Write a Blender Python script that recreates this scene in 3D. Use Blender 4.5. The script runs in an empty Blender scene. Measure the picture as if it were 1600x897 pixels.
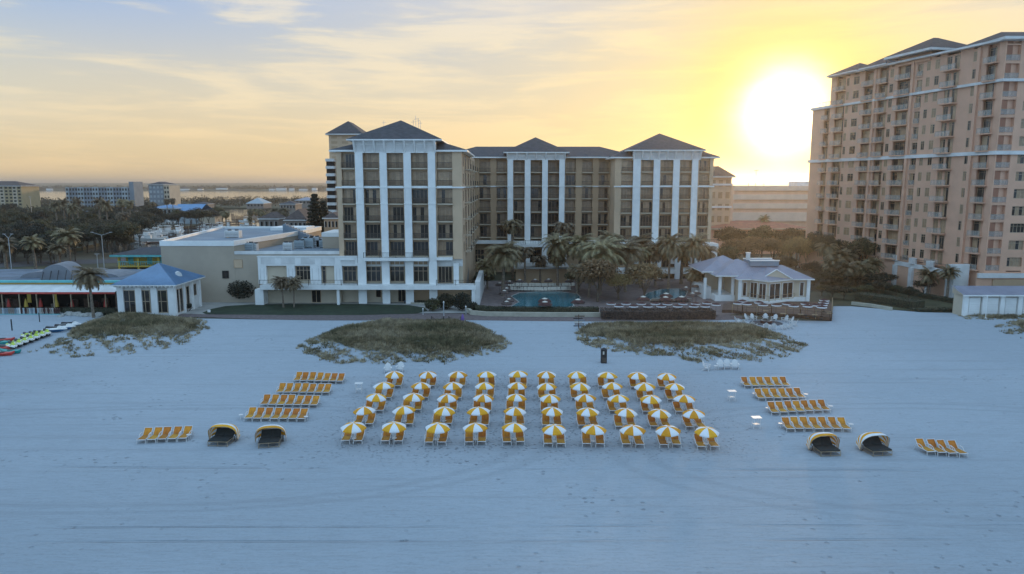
import bpy, math, random
import numpy as np
from mathutils import Vector, Matrix

R = math.radians
rnd = random.Random(7)
sc = bpy.context.scene
col = sc.collection

# ------------------------------------------------------------------ camera
CAMH, PITCH, FPX = 22.5, R(8.35), 1100.0
cd = bpy.data.cameras.new('camera'); cam = bpy.data.objects.new('camera', cd); col.objects.link(cam)
cam.location = (0, 0, CAMH); cam.rotation_euler = (math.pi/2 - PITCH, 0, 0)
cd.sensor_width = 36.0; cd.lens = 36.0*FPX/1600.0; cd.clip_end = 60000; cd.clip_start = 0.5
sc.camera = cam
cp_, sp_ = math.cos(PITCH), math.sin(PITCH)
# real-world positions read off a line of sight at a chosen true distance
def P(u, v, Y):
    b = (448.5 - v)/FPX
    t = Y/(cp_ + b*sp_)
    return (u - 800)/FPX*t, CAMH + t*(b*cp_ - sp_)
def PX(u, Y, v=320): return P(u, v, Y)[0]
def PZ(v, Y): return P(800, v, Y)[1]
def G(u, v, z=0.0):
    b = (448.5 - v)/FPX
    t = (CAMH - z)/(sp_ - b*cp_)
    return (u - 800)/FPX*t, t*(cp_ + b*sp_)

# ------------------------------------------------------------------ sky and sun
SUN_AZ, SUN_EL = R(20.7), R(5.2)
w = bpy.data.worlds.new('World'); sc.world = w; w.use_nodes = True
nt = w.node_tree; nt.nodes.clear()
class NT:
    def __init__(s, t): s.t = t
    def n(s, typ, **k):
        x = s.t.nodes.new(typ)
        for a, b in k.items(): setattr(x, a, b)
        return x
    def put(s, sock, v):
        if isinstance(v, bpy.types.NodeSocket): s.t.links.new(v, sock)
        elif v is not None:
            if isinstance(v, (tuple, list)) and len(v) == 3 and len(sock.default_value) == 4: v = (*v, 1)
            sock.default_value = v
    def m(s, op, a, b=None, c=None, clamp=False):
        x = s.n('ShaderNodeMath', operation=op, use_clamp=clamp)
        s.put(x.inputs[0], a); s.put(x.inputs[1], b); s.put(x.inputs[2], c)
        return x.outputs[0]
    def vm(s, op, a, b=None):
        x = s.n('ShaderNodeVectorMath', operation=op); s.put(x.inputs[0], a); s.put(x.inputs[1], b)
        return x.outputs['Value'] if op in ('DOT_PRODUCT', 'LENGTH') else x.outputs[0]
    def ss(s, v, a, b):
        x = s.n('ShaderNodeMapRange', interpolation_type='SMOOTHSTEP')
        s.put(x.inputs[0], v); x.inputs[1].default_value = a; x.inputs[2].default_value = b
        return x.outputs[0]
    def mix(s, f, a, b, mode='MIX'):
        x = s.n('ShaderNodeMix', data_type='RGBA', blend_type=mode)
        s.put(x.inputs[0], f); s.put(x.inputs[6], a); s.put(x.inputs[7], b)
        return x.outputs[2]
    def noise(s, vec, scale, detail=4, rough=.5, dist=0):
        x = s.n('ShaderNodeTexNoise'); s.put(x.inputs['Vector'], vec)
        x.inputs['Scale'].default_value = scale; x.inputs['Detail'].default_value = detail
        x.inputs['Roughness'].default_value = rough; x.inputs['Distortion'].default_value = dist
        return x.outputs[0]
    def mapping(s, vec, scale=(1,1,1), rot=(0,0,0), loc=(0,0,0)):
        x = s.n('ShaderNodeMapping'); s.put(x.inputs[0], vec)
        x.inputs['Scale'].default_value = scale; x.inputs['Rotation'].default_value = rot; x.inputs['Location'].default_value = loc
        return x.outputs[0]
    def ramp(s, f, stops):
        x = s.n('ShaderNodeValToRGB'); s.put(x.inputs[0], f)
        cr = x.color_ramp
        while len(cr.elements) < len(stops): cr.elements.new(.5)
        for e, (p, c) in zip(cr.elements, stops): e.position = p; e.color = (*c, 1)
        return x.outputs[0]
T = NT(nt)
WS = 0.12
def sc3(c, k=1/WS): return tuple(x*k for x in c)
sky = T.n('ShaderNodeTexSky', sky_type='NISHITA'); sky.sun_disc = False
sky.sun_elevation = SUN_EL; sky.sun_rotation = SUN_AZ
sky.altitude = 0; sky.air_density = 1.0; sky.dust_density = 1.5; sky.ozone_density = 2.0
tc = T.n('ShaderNodeTexCoord').outputs['Generated']
sep = T.n('ShaderNodeSeparateXYZ'); T.put(sep.inputs[0], tc)
el = T.m('ARCSINE', sep.outputs[2])                                # elevation, radians
sund = (math.cos(SUN_EL)*math.sin(SUN_AZ), math.cos(SUN_EL)*math.cos(SUN_AZ), math.sin(SUN_EL))
cosg = T.vm('DOT_PRODUCT', tc, sund)
ang = T.m('MULTIPLY', T.m('ARCCOSINE', T.m('MINIMUM', cosg, 0.999999)), T.m('ADD', .80, T.m('MULTIPLY', T.noise(T.mapping(tc, scale=(1, 1, 2.5)), 7, 4, .6), .4)))              # angle from the sun
hz = T.m('DIVIDE', sep.outputs[0], T.m('ADD', T.m('ABSOLUTE', sep.outputs[1]), .25))
# blue dome away from the sunset: Nishita and added blue, raised to light the sand
base = T.mix(1.0, sky.outputs[0], (1.05, 1.35, 1.9), 'MULTIPLY')
dome = T.mix(.85, base, sc3((.60, .95, 1.36)))
# thin high cloud lit by the low sun
cvec = T.mapping(tc, scale=(1.5, 1.5, 11.0), rot=(0, R(13), 0))
n1 = T.noise(cvec, 2.1, 8, .58, .6)
n2 = T.noise(T.mapping(tc, scale=(2.0, 2.0, 20.0), rot=(0, R(-4), 0), loc=(3, 1, 5)), 3.2, 6, .6, .3)
cloud = T.m('ADD', T.m('MULTIPLY', n1, .65), T.m('MULTIPLY', n2, .35))
veilcol = T.ramp(T.m('MULTIPLY', el, 2.2), [(0.0, (.80, .60, .34)), (.09, (.85, .68, .41)), (.25, (.82, .73, .54)),
                                         (.42, (.76, .73, .63)), (.54, (.71, .72, .71)), (1.0, (.62, .70, .80))])
veil = T.vm('SCALE', veilcol); nt.nodes[-1].inputs[3].default_value = 1/WS
streak = T.ss(cloud, .44, .60)
veil = T.mix(T.m('MULTIPLY', streak, .75), T.mix(T.ss(el, .04, .20), T.mix(1.0, veil, (.94, .93, .92), 'MULTIPLY'), T.mix(1.0, veil, (.74, .83, 1.0), 'MULTIPLY')), T.mix(1.0, veil, (1.12, 1.07, 1.0), 'MULTIPLY'))
# blue holes, high up and to the left
hole = T.m('MULTIPLY', T.m('MULTIPLY', T.m('SUBTRACT', 1.0, T.ss(cloud, .43, .56)), T.ss(el, .12, .26)), T.m('SUBTRACT', 1.0, T.ss(hz, -.62, .05)))
veil = T.mix(T.m('MULTIPLY', hole, 1.15, clamp=True), veil, sc3((.30, .47, .76)))
leftcool = T.m('MULTIPLY', T.m('SUBTRACT', 1.0, T.ss(hz, -.85, -.35)), T.ss(el, .015, .10))
veil = T.mix(T.m('MULTIPLY', leftcool, .6), veil, sc3((.60, .68, .66)))
front = T.m('MULTIPLY', T.ss(cosg, .0, .42), T.m('SUBTRACT', 1.0, T.ss(el, .34, .75)))
skyc = T.mix(front, dome, veil)
# glow of the sun behind the haze
g1 = T.m('EXPONENT', T.m('MULTIPLY', T.m('POWER', T.m('DIVIDE', ang, .046), 2.0), -1.0))
g2 = T.m('EXPONENT', T.m('DIVIDE', ang, -.125))
g3 = T.m('EXPONENT', T.m('DIVIDE', ang, -.38))
def addg(c, g, k):
    x = T.vm('SCALE', c); nt.nodes[-1].inputs[3].default_value = 1.0
    T.put(nt.nodes[-1].inputs[3], g)
    return T.mix(1.0, k, x, 'ADD')
skyc = addg(sc3((.30, .17, .03)), g3, skyc)
skyc = T.mix(T.m('MULTIPLY', g2, 1.3, clamp=True), skyc, sc3((1.2, .80, .05)))
skyc = addg(sc3((3.0, 2.9, 2.6)), g1, skyc)
bg = T.n('ShaderNodeBackground'); T.put(bg.inputs[0], skyc); bg.inputs[1].default_value = WS
out = T.n('ShaderNodeOutputWorld'); nt.links.new(bg.outputs[0], out.inputs[0])
w.cycles.sampling_method = 'MANUAL'; w.cycles.sample_map_resolution = 1024

ld = bpy.data.lights.new('sun', 'SUN'); ld.energy = 1.8; ld.angle = R(4); ld.color = (1.0, .68, .36)
lo = bpy.data.objects.new('sun', ld); col.objects.link(lo)
lo.rotation_euler = Vector(sund).to_track_quat('Z', 'Y').to_euler()
sc.view_settings.view_transform = 'Standard'; sc.view_settings.look = 'None'
sc.view_settings.exposure = 0; sc.view_settings.gamma = 1; sc.view_settings.use_curve_mapping = False
sc.cycles.max_bounces = 6; sc.cycles.diffuse_bounces = 3; sc.cycles.glossy_bounces = 3
sc.cycles.transparent_max_bounces = 6; sc.cycles.volume_bounces = 0
sc.cycles.use_denoising = True

# ------------------------------------------------------------------ materials
def mat(name, c, rough=.7, var=.12, vs=.6, bump=0, bs=8, metal=0, spec=.4, rand=0, seam=None, c2=None, trans=0):
    m = bpy.data.materials.new(name); m.use_nodes = True
    t = NT(m.node_tree); bs_ = m.node_tree.nodes['Principled BSDF']
    tco = t.n('ShaderNodeTexCoord').outputs['Object']
    nz = t.noise(tco, vs, 5, .6)
    lo_ = tuple(x*(1-var) for x in c) if c2 is None else c2
    hi_ = tuple(min(1, x*(1+var)) for x in c)
    cc = t.mix(t.ss(nz, .35, .65), lo_, hi_)
    if rand:
        oi = t.n('ShaderNodeObjectInfo').outputs['Random']
        h = t.n('ShaderNodeHueSaturation'); t.put(h.inputs['Color'], cc)
        t.put(h.inputs['Value'], t.m('ADD', t.m('MULTIPLY', oi, rand*2), 1-rand))
        t.put(h.inputs['Hue'], t.m('ADD', t.m('MULTIPLY', oi, rand*.12), .5-rand*.06))
        cc = h.outputs[0]
    t.put(bs_.inputs['Base Color'], cc)
    bs_.inputs['Roughness'].default_value = rough; bs_.inputs['Metallic'].default_value = metal
    bs_.inputs['Specular IOR Level'].default_value = spec
    if bump:
        b = t.n('ShaderNodeBump'); b.inputs['Strength'].default_value = bump; b.inputs['Distance'].default_value = .05
        t.put(b.inputs['Height'], t.noise(tco, bs, 4, .6)); t.put(bs_.inputs['Normal'], b.outputs[0])
    if trans:
        tr = t.n('ShaderNodeBsdfTranslucent'); t.put(tr.inputs[0], cc)
        mx = t.n('ShaderNodeMixShader'); mx.inputs[0].default_value = trans
        t.t.links.new(bs_.outputs[0], mx.inputs[1]); t.t.links.new(tr.outputs[0], mx.inputs[2])
        t.t.links.new(mx.outputs[0], m.node_tree.nodes['Material Output'].inputs[0])
    return m
M = {}
M['tan'] = mat('tan_stucco', (.58, .41, .27), .9, .06, .25, .3, 12)
M['tan_dark'] = mat('brown_stucco', (.47, .32, .20), .9, .06, .25, .3, 12)
M['pink'] = mat('pinkish_stucco', (.66, .385, .26), .9, .06, .25, .3, 12)
M['cream'] = mat('cream_stucco', (.54, .445, .33), .9, .06, .2, .3, 12)
M['annex'] = mat('greyish_beige_stucco', (.44, .355, .27), .9, .06, .2, .3, 12)
M['recess_shade'] = mat('recess_shade_brown', (.33, .15, .095), .9, .06, .25)  # shade of the condominium balcony recesses, painted in as a dark brown lining
M['peach'] = mat('peach_concrete', (.62, .46, .36), .9, .06, .25)
M['white'] = mat('white_paint', (.80, .785, .75), .6, .05, .5)
M['offwhite'] = mat('aged_white_paint', (.66, .64, .61), .7, .10, .4)
M['shingle'] = mat('dark_shingle', (.055, .055, .062), .85, .22, 1.2, .6, 5)
M['shingle_brown'] = mat('brown_shingle', (.085, .062, .055), .85, .22, 1.2, .6, 5)
M['terracotta'] = mat('terracotta_tile', (.30, .11, .065), .8, .2, 1.0, .8, 6)
M['bluemetal'] = mat('blue_standing_seam', (.13, .22, .34), .42, .08, .5, metal=.0, spec=.5)
M['greymetal'] = mat('grey_standing_seam', (.24, .24, .29), .45, .08, .5, spec=.5)
M['bluetin'] = mat('bright_blue_tin', (.10, .24, .42), .5, .08, .5)
M['flatroof'] = mat('membrane_roof', (.20, .24, .28), .8, .12, .15)
M['glass'] = mat('dark_glass', (.035, .031, .028), .08, .3, .4, spec=.6)
M['curtain'] = mat('curtained_glass', (.34, .225, .135), .25, .12, 1.6, spec=.6)
M['curtain_light'] = mat('bright_curtained_glass', (.46, .31, .19), .25, .12, 1.6, spec=.6)
M['bronze'] = mat('bronze_rail', (.085, .065, .05), .5, .1)
M['winframe'] = mat('tan_window_frame', (.42, .31, .21), .6, .1)
M['railwhite'] = mat('pale_rail', (.33, .27, .22), .6, .1)
M['concrete'] = mat('concrete', (.34, .32, .29), .9, .12, .4, .4, 10)
M['paver'] = mat('brown_paver', (.145, .11, .105), .9, .2, 1.6, .5, 6)
M['pooldeck'] = mat('pool_deck_paver', (.17, .13, .12), .9, .15, .8, .4, 6)
M['asphalt'] = mat('asphalt', (.07, .07, .075), .9, .12, .3)
M['hedge'] = mat('hedge_leaves', (.052, .052, .030), .8, .5, 4, 1, 14)
M['hedgebrown'] = mat('reddish_hedge_leaves', (.060, .042, .034), .8, .5, 3, 1, 14)
M['wood'] = mat('brown_wood', (.11, .065, .045), .8, .2, 2)
M['post'] = mat('pale_wood', (.33, .24, .15), .8, .2, 2)
M['metal'] = mat('galvanised_metal', (.45, .46, .47), .45, .1, 1, metal=.4)
M['dark'] = mat('dark_plastic', (.02, .02, .022), .5, .2)
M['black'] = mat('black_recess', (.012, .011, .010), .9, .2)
M['turq'] = mat('turquoise_paint', (.13, .46, .46), .6, .08)
M['yellow'] = mat('yellow_paint', (.62, .42, .08), .7, .08)
M['redpaint'] = mat('red_paint', (.50, .06, .045), .6, .1)
M['orangewall'] = mat('ochre_wall', (.45, .28, .08), .8, .1)
M['grey'] = mat('grey_vault_roof', (.22, .22, .235), .8, .1, .4)
M['greyroof'] = mat('grey_flat_roof', (.13, .16, .20), .8, .25, .35)
M['trunk'] = mat('palm_trunk', (.20, .155, .115), .95, .3, 3, .8, 10)
M['bark'] = mat('bark', (.10, .08, .06), .95, .3, 3, .8, 10)
M['leaf'] = mat('broad_leaf', (.075, .067, .032), .6, .45, .55, rand=.30, trans=.25)
M['leaf_b'] = mat('pale_leaf', (.26, .18, .085), .6, .4, .55, rand=.25, trans=.25)
M['leafdark'] = mat('dark_leaf', (.036, .036, .021), .6, .4, .55, rand=.25, trans=.2)
M['frond'] = mat('palm_frond', (.25, .19, .105), .5, .35, 1.0, rand=.25, trans=.25)
M['deadfrond'] = mat('dry_frond', (.22, .16, .09), .8, .3, 1.0)
M['grass_a'] = mat('dune_grass_olive', (.29, .225, .13), .8, .35, .9)
M['grass_b'] = mat('dune_grass_dry', (.40, .33, .22), .8, .3, .9)
M['grass_c'] = mat('dune_grass_green', (.18, .155, .085), .8, .35, .9)
M['gold'] = mat('gold_canvas', (.80, .36, .018), .75, .08, 2, rand=.1, trans=.12)
M['canvas'] = mat('white_canvas', (.80, .80, .80), .75, .04, 2, trans=.12)
M['orange'] = mat('orange_sling', (.52, .18, .016), .7, .2, 2, rand=.15)
M['seat'] = mat('amber_sling', (.40, .18, .020), .7, .2, 2, rand=.15)
M['plastic'] = mat('white_resin', (.68, .66, .64), .4, .03, 3)
M['cushion'] = mat('charcoal_cushion', (.035, .037, .036), .85, .15, 2)
M['purple'] = mat('purple_cloth', (.19, .11, .34), .8, .1)
M['skin'] = mat('skin', (.40, .24, .17), .6, .05)
M['maroon'] = mat('maroon_canvas', (.060, .022, .020), .85, .15, 1.5)
M['beigecanvas'] = mat('beige_canvas', (.55, .50, .42), .85, .08, 1.5)
M['brown'] = mat('brown_canvas', (.075, .052, .046), .85, .12, 1.5)
M['lime'] = mat('lime_paint', (.50, .62, .06), .35, .05)
M['kayak'] = mat('red_plastic', (.55, .055, .04), .4, .1)
M['teal'] = mat('teal_plastic', (.02, .30, .28), .4, .1)
M['bluehull'] = mat('deep_blue_hull', (.03, .12, .25), .35, .1)
M['bluepaint'] = mat('slate_blue_paint', (.20, .235, .265), .8, .1, .2)
M['palegrey'] = mat('pale_blue_grey_paint', (.36, .41, .43), .8, .08, .2)
M['goldwall'] = mat('gold_stucco', (.42, .32, .18), .8, .08, .2)
M['housewall'] = mat('taupe_siding', (.24, .20, .17), .85, .1, .4)
M['boatwhite'] = mat('white_gelcoat', (.78, .76, .72), .3, .03)
M['stone'] = mat('pale_boulder', (.36, .35, .32), .9, .25, 1.5, .8, 4)
M['sandwall'] = mat('sandstone_wall', (.42, .38, .30), .9, .1, .8, .4, 6)
M['gullwhite'] = mat('foam_white', (.8, .8, .8), .6, .02)

# glass balcony rail
def glassrail():
    m = bpy.data.materials.new('rail_glass'); m.use_nodes = True; t = NT(m.node_tree)
    b = m.node_tree.nodes['Principled BSDF']; b.inputs['Base Color'].default_value = (.55, .55, .5, 1); b.inputs['Roughness'].default_value = .12
    tr = t.n('ShaderNodeBsdfTransparent'); mx = t.n('ShaderNodeMixShader'); mx.inputs[0].default_value = .24
    t.t.links.new(tr.outputs[0], mx.inputs[1]); t.t.links.new(b.outputs[0], mx.inputs[2])
    t.t.links.new(mx.outputs[0], m.node_tree.nodes['Material Output'].inputs[0]); return m
M['railglass'] = glassrail()

def sandmat():
    m = bpy.data.materials.new('pale_sand'); m.use_nodes = True; t = NT(m.node_tree)
    b = m.node_tree.nodes['Principled BSDF']; b.inputs['Roughness'].default_value = .95; b.inputs['Specular IOR Level'].default_value = .1
    co = t.n('ShaderNodeTexCoord').outputs['Object']
    big = t.noise(co, .035, 4, .55)
    stre = t.noise(t.mapping(co, scale=(.03, .9, 1), rot=(0, 0, R(1.5))), 1.0, 6, .62)
    fine = t.m('ADD', t.m('MULTIPLY', t.noise(t.mapping(co, scale=(.35, 3.2, 1)), 1.6, 5, .7), .55), t.m('MULTIPLY', t.noise(t.mapping(co, scale=(1, 1.8, 1)), 3.2, 5, .8), .45))
    spk = t.n('ShaderNodeTexVoronoi'); t.put(spk.inputs[0], co); spk.inputs['Scale'].default_value = 1.15
    sk = t.m('SUBTRACT', 1.0, t.ss(spk.outputs['Distance'], .04, .22))
    nzm = t.ss(t.noise(co, .12, 3, .5), .45, .62)
    foot = t.m('MULTIPLY', sk, nzm)
    c = t.mix(t.ss(big, .3, .7), (.375, .415, .452), (.430, .470, .508))
    # trampled area round the umbrellas, compacted a shade darker and browner
    sx = t.n('ShaderNodeSeparateXYZ'); t.put(sx.inputs[0], co)
    tx = t.m('SUBTRACT', 1.0, t.ss(t.m('ABSOLUTE', t.m('SUBTRACT', sx.outputs[0], 1.5)), 14, 24))
    ty = t.m('SUBTRACT', 1.0, t.ss(t.m('ABSOLUTE', t.m('SUBTRACT', sx.outputs[1], 69)), 9, 17))
    tr = t.m('MULTIPLY', t.m('MULTIPLY', tx, ty), t.m('ADD', t.m('MULTIPLY', big, 1.0), .3), clamp=True)
    c = t.mix(t.m('MULTIPLY', tr, .55), c, (.345, .345, .36))
    c = t.mix(t.m('MULTIPLY', t.ss(stre, .52, .66), .45), c, (.33, .35, .375))
    c = t.mix(t.m('MULTIPLY', t.ss(fine, .46, .60), .42), c, (.28, .30, .32))
    c = t.mix(t.m('MULTIPLY', foot, .5), c, (.22, .235, .255))
    # tractor grooming rings swung round each side
    def ring(cx, cy, ex, ey, r0, wd):
        v = t.n('ShaderNodeVectorMath', operation='LENGTH')
        mm = t.mapping(co, loc=(-cx/ex, -cy/ey, 0), scale=(1/ex, 1/ey, 0)); 
        t.put(v.inputs[0], mm)
        nn = t.m('ADD', v.outputs['Value'], t.m('MULTIPLY', t.m('SUBTRACT', big, .5), .18))
        d = t.m('ABSOLUTE', t.m('SUBTRACT', nn, r0))
        return t.m('SUBTRACT', 1.0, t.ss(d, wd*.3, wd))
    r = t.m('MAXIMUM', ring(-30, 58, 30, 11, 1.0, .035), ring(-30, 58, 30, 11, 1.09, .03))
    r = t.m('MAXIMUM', r, t.m('MAXIMUM', ring(38, 57, 26, 12, 1.0, .03), ring(38, 57, 26, 12, 1.12, .03)))
    c = t.mix(t.m('MULTIPLY', r, .34), c, (.30, .325, .35))
    # long tyre tracks along the water's edge
    def line(y0, wd, slope=0):
        yy = t.m('SUBTRACT', sx.outputs[1], t.m('ADD', t.m('MULTIPLY', sx.outputs[0], slope), y0))
        yy = t.m('ADD', yy, t.m('MULTIPLY', t.m('SUBTRACT', t.noise(t.mapping(co, scale=(.02, .0, 1)), 1, 2), .5), 1.6))
        return t.m('SUBTRACT', 1.0, t.ss(t.m('ABSOLUTE', yy), wd*.3, wd))
    ln = t.m('MULTIPLY', t.m('MAXIMUM', t.m('MAXIMUM', line(42.0, .16, .004), line(43.9, .14, .004)), line(53.4, .22, -.012)), t.ss(t.noise(co, .06, 3, .6), .42, .60))
    c = t.mix(t.m('MULTIPLY', ln, .15), c, (.27, .29, .32))
    v2 = t.n('ShaderNodeTexVoronoi'); t.put(v2.inputs[0], co); v2.inputs['Scale'].default_value = 2.6
    f2 = t.m('MULTIPLY', t.m('SUBTRACT', 1.0, t.ss(v2.outputs['Distance'], .08, .30)), t.m('ADD', t.m('MULTIPLY', tr, 1.3), .12), clamp=True)
    c = t.mix(t.m('MULTIPLY', f2, .45), c, (.22, .235, .255))
    foot = t.m('ADD', foot, f2)
    t.put(b.inputs['Base Color'], c)
    h = t.m('ADD', t.m('MULTIPLY', fine, .6), t.m('ADD', t.m('MULTIPLY', stre, .8), t.m('MULTIPLY', t.m('ADD', foot, ln), -.5)))
    bp = t.n('ShaderNodeBump'); bp.inputs['Strength'].default_value = 1.0; bp.inputs['Distance'].default_value = .32
    t.put(bp.inputs['Height'], h); t.put(b.inputs['Normal'], bp.outputs[0])
    return m
M['sand'] = sandmat()
def groundmat():
    m = bpy.data.materials.new('scrubby_ground'); m.use_nodes = True; t = NT(m.node_tree)
    b = m.node_tree.nodes['Principled BSDF']; b.inputs['Roughness'].default_value = .95
    co = t.n('ShaderNodeTexCoord').outputs['Object']
    c = t.mix(t.ss(t.noise(co, .03, 6, .6), .4, .6), (.045, .052, .024), (.10, .088, .06))
    t.put(b.inputs['Base Color'], t.mix(t.ss(t.noise(co, .9, 5, .7), .4, .7), c, (.06, .06, .035)))
    return m
M['ground'] = groundmat()
M['lawn'] = mat('mown_lawn', (.026, .037, .018), .9, .25, .5, .6, 20)
M['turf'] = mat('rough_turf', (.060, .058, .028), .9, .3, .2, .6, 10)
M['farland'] = mat('far_land', (.055, .06, .035), .95, .5, .01)
def watermat(name, c, rough, bump, scale, sx=1):
    m = bpy.data.materials.new(name); m.use_nodes = True; t = NT(m.node_tree)
    b = m.node_tree.nodes['Principled BSDF']; b.inputs['Base Color'].default_value = (*c, 1); b.inputs['Roughness'].default_value = rough
    b.inputs['IOR'].default_value = 1.33
    co = t.n('ShaderNodeTexCoord').outputs['Object']
    bp = t.n('ShaderNodeBump'); bp.inputs['Strength'].default_value = bump; bp.inputs['Distance'].default_value = .1
    t.put(bp.inputs['Height'], t.noise(t.mapping(co, scale=(sx, 1, 1)), scale, 4, .6)); t.put(b.inputs['Normal'], bp.outputs[0])
    return m
M['bay'] = watermat('bay_water', (.03, .045, .05), .12, .25, .3)
M['pool'] = watermat('pool_water', (.03, .15, .18), .06, .25, 1.5)

# ------------------------------------------------------------------ mesh helpers
def wloc(p):
    v = Vector((0, 0, 0))
    while p is not None: v += p.location; p = p.parent
    return v
def tag(o, label=None, cat=None, group=None, kind=None):
    if label: o['label'] = label
    if cat: o['category'] = cat
    if group: o['group'] = group
    if kind: o['kind'] = kind
    return o
def empty(name, loc, label, cat, group=None, rz=0):
    o = bpy.data.objects.new(name, None); col.objects.link(o); o.empty_display_size = .3
    o.location = loc; o.rotation_euler = (0, 0, rz)
    return tag(o, label, cat, group)
class MB:
    def __init__(s, o=(0, 0), d=(1, 0)):
        s.v = []; s.f = []; s.mi = []; s.mats = []; s.frame(o, d)
    def frame(s, o, d):                                            # local x along d, local y to its left
        l = math.hypot(*d); s.o = o; s.d = (d[0]/l, d[1]/l); return s
    def m_(s, m):
        m = M[m] if isinstance(m, str) else m
        if m not in s.mats: s.mats.append(m)
        return s.mats.index(m)
    def pt(s, x, y, z):
        return (s.o[0] + x*s.d[0] - y*s.d[1], s.o[1] + x*s.d[1] + y*s.d[0], z)
    def add(s, pts, faces, m):
        b = len(s.v); k = s.m_(m)
        s.v += [s.pt(*p) for p in pts]
        s.f += [tuple(b + i for i in f) for f in faces]; s.mi += [k]*len(faces)
    def box(s, x0, y0, z0, x1, y1, z1, m):
        if x0 > x1: x0, x1 = x1, x0
        if y0 > y1: y0, y1 = y1, y0
        if z0 > z1: z0, z1 = z1, z0
        s.add([(x0,y0,z0),(x1,y0,z0),(x1,y1,z0),(x0,y1,z0),(x0,y0,z1),(x1,y0,z1),(x1,y1,z1),(x0,y1,z1)],
              [(0,3,2,1),(4,5,6,7),(0,1,5,4),(1,2,6,5),(2,3,7,6),(3,0,4,7)], m)
    def prism(s, poly, z0, z1, m, mtop=None):
        n = len(poly)
        a = sum(poly[i][0]*poly[(i+1)%n][1]-poly[(i+1)%n][0]*poly[i][1] for i in range(n))
        if a < 0: poly = poly[::-1]
        s.add([(x,y,z0) for x,y in poly]+[(x,y,z1) for x,y in poly], [(i,(i+1)%n,n+(i+1)%n,n+i) for i in range(n)]+[tuple(range(n))[::-1]], m)
        s.add([(x,y,z1) for x,y in poly], [tuple(range(n))], mtop or m)
    def bar(s, a, b, r, m, n=5, r2=None):                            # tapered tube
        a = Vector(a); b = Vector(b); d = (b-a)
        if d.length < 1e-6: return
        q = d.to_track_quat('Z', 'Y'); r2 = r if r2 is None else r2
        pts = []
        for c, rr in ((a, r), (b, r2)):
            for i in range(n):
                t = 2*math.pi*i/n
                pts.append(tuple(c + q @ Vector((rr*math.cos(t), rr*math.sin(t), 0))))
        s.add(pts, [(i,(i+1)%n,n+(i+1)%n,n+i) for i in range(n)]+[tuple(range(n))[::-1], tuple(range(n,2*n))], m)
    def tube(s, pts, r, m, n=5):
        for a, b in zip(pts[:-1], pts[1:]): s.bar(a, b, r, m, n)
    def hip(s, x0, y0, x1, y1, z0, z1, m, along='x', inset=None, th=.25, fm='white'):
        # roof with a ridge (or a point) on a thin white fascia
        w_, d_ = x1-x0, y1-y0
        k = min(w_, d_)/2 if inset is None else inset
        if w_ >= d_: ra, rb = (x0+min(k, w_/2), (y0+y1)/2), (x1-min(k, w_/2), (y0+y1)/2)
        else: ra, rb = ((x0+x1)/2, y0+min(k, d_/2)), ((x0+x1)/2, y1-min(k, d_/2))
        P4 = [(x0,y0,z0),(x1,y0,z0),(x1,y1,z0),(x0,y1,z0),(*ra,z1),(*rb,z1)]
        if math.dist(ra, rb) < .02: F = [(0,1,4),(1,2,4),(2,3,4),(3,0,4)]
        elif w_ >= d_: F = [(0,1,5,4),(1,2,5),(2,3,4,5),(3,0,4)]
        else: F = [(0,1,4),(1,2,5,4),(2,3,5),(3,0,4,5)]
        s.add(P4, F + [(0,3,2,1)], m)
        if fm:
            s.box(x0+.02, y0+.02, z0-th, x1-.02, y1-.02, z0-.003, fm)
    def build(s, name, parent=None, smooth=False, loc=None):
        off = wloc(parent) if parent is not None else Vector(loc or (0, 0, 0))
        me = bpy.data.meshes.new(name)
        me.from_pydata([(x-off.x, y-off.y, z-off.z) for x, y, z in s.v], [], s.f)
        for m in s.mats: me.materials.append(m)
        me.polygons.foreach_set('material_index', s.mi)
        if smooth: me.polygons.foreach_set('use_smooth', [True]*len(s.f))
        me.update()
        o = bpy.data.objects.new(name, me); col.objects.link(o)
        if parent is not None: o.parent = parent
        elif loc: o.location = loc
        return o
kids = {}
def copy_tree(o, parent=None):
    c = o.copy(); col.objects.link(c); c.parent = parent
    for ch in kids.setdefault(o.name, list(o.children)):
        copy_tree(ch, c)
    return c
def place(proto, used, loc, rz=0, label=None, group=None, s=None):
    if proto.name not in used: used.add(proto.name); kids.setdefault(proto.name, list(proto.children)); o = proto
    else: o = copy_tree(proto)
    o.location = loc; o.rotation_euler = (0, 0, rz)
    if s: o.scale = s if isinstance(s, tuple) else (s, s, s)
    if label: o['label'] = label
    if group: o['group'] = group
    return o
USED = set()
ORD = ['first','second','third','fourth','fifth','sixth','seventh','eighth','ninth','tenth','eleventh','twelfth','thirteenth','fourteenth','fifteenth','sixteenth','seventeenth','eighteenth','nineteenth','twentieth']

# ------------------------------------------------------------------ ground, water, roads
def sheet(name, pts, z, m, kind='structure', thick=0):
    a = sum(pts[i][0]*pts[(i+1)%len(pts)][1]-pts[(i+1)%len(pts)][0]*pts[i][1] for i in range(len(pts)))
    if a < 0: pts = pts[::-1]
    b = MB()
    if thick: b.prism(pts, z-thick, z, m)
    else: b.add([(x,y,z) for x,y in pts], [tuple(range(len(pts)))], m)
    return tag(b.build(name), kind=kind)
sheet('bay_water', [(-9000,-1500),(9000,-1500),(9000,14000),(-9000,14000)], -1.2, 'bay')
# the barrier island the hotel stands on
isl = [(-2500,-600),(2500,-600),(2500,1500),(120,1500),(60,700),(-60,520),(-78,330),(-84,232),(-150,232),(-172,330),(-176,425),(-240,450),(-270,560),(-380,800),(-560,1000),(-2500,1100)]
sheet('ground', isl, -.06, 'ground', thick=2)
sheet('island', [(-340,690),(-60,640),(60,700),(80,1000),(-150,1120),(-380,1080),(-520,860)], -.1, 'farland', thick=1.3)
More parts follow.
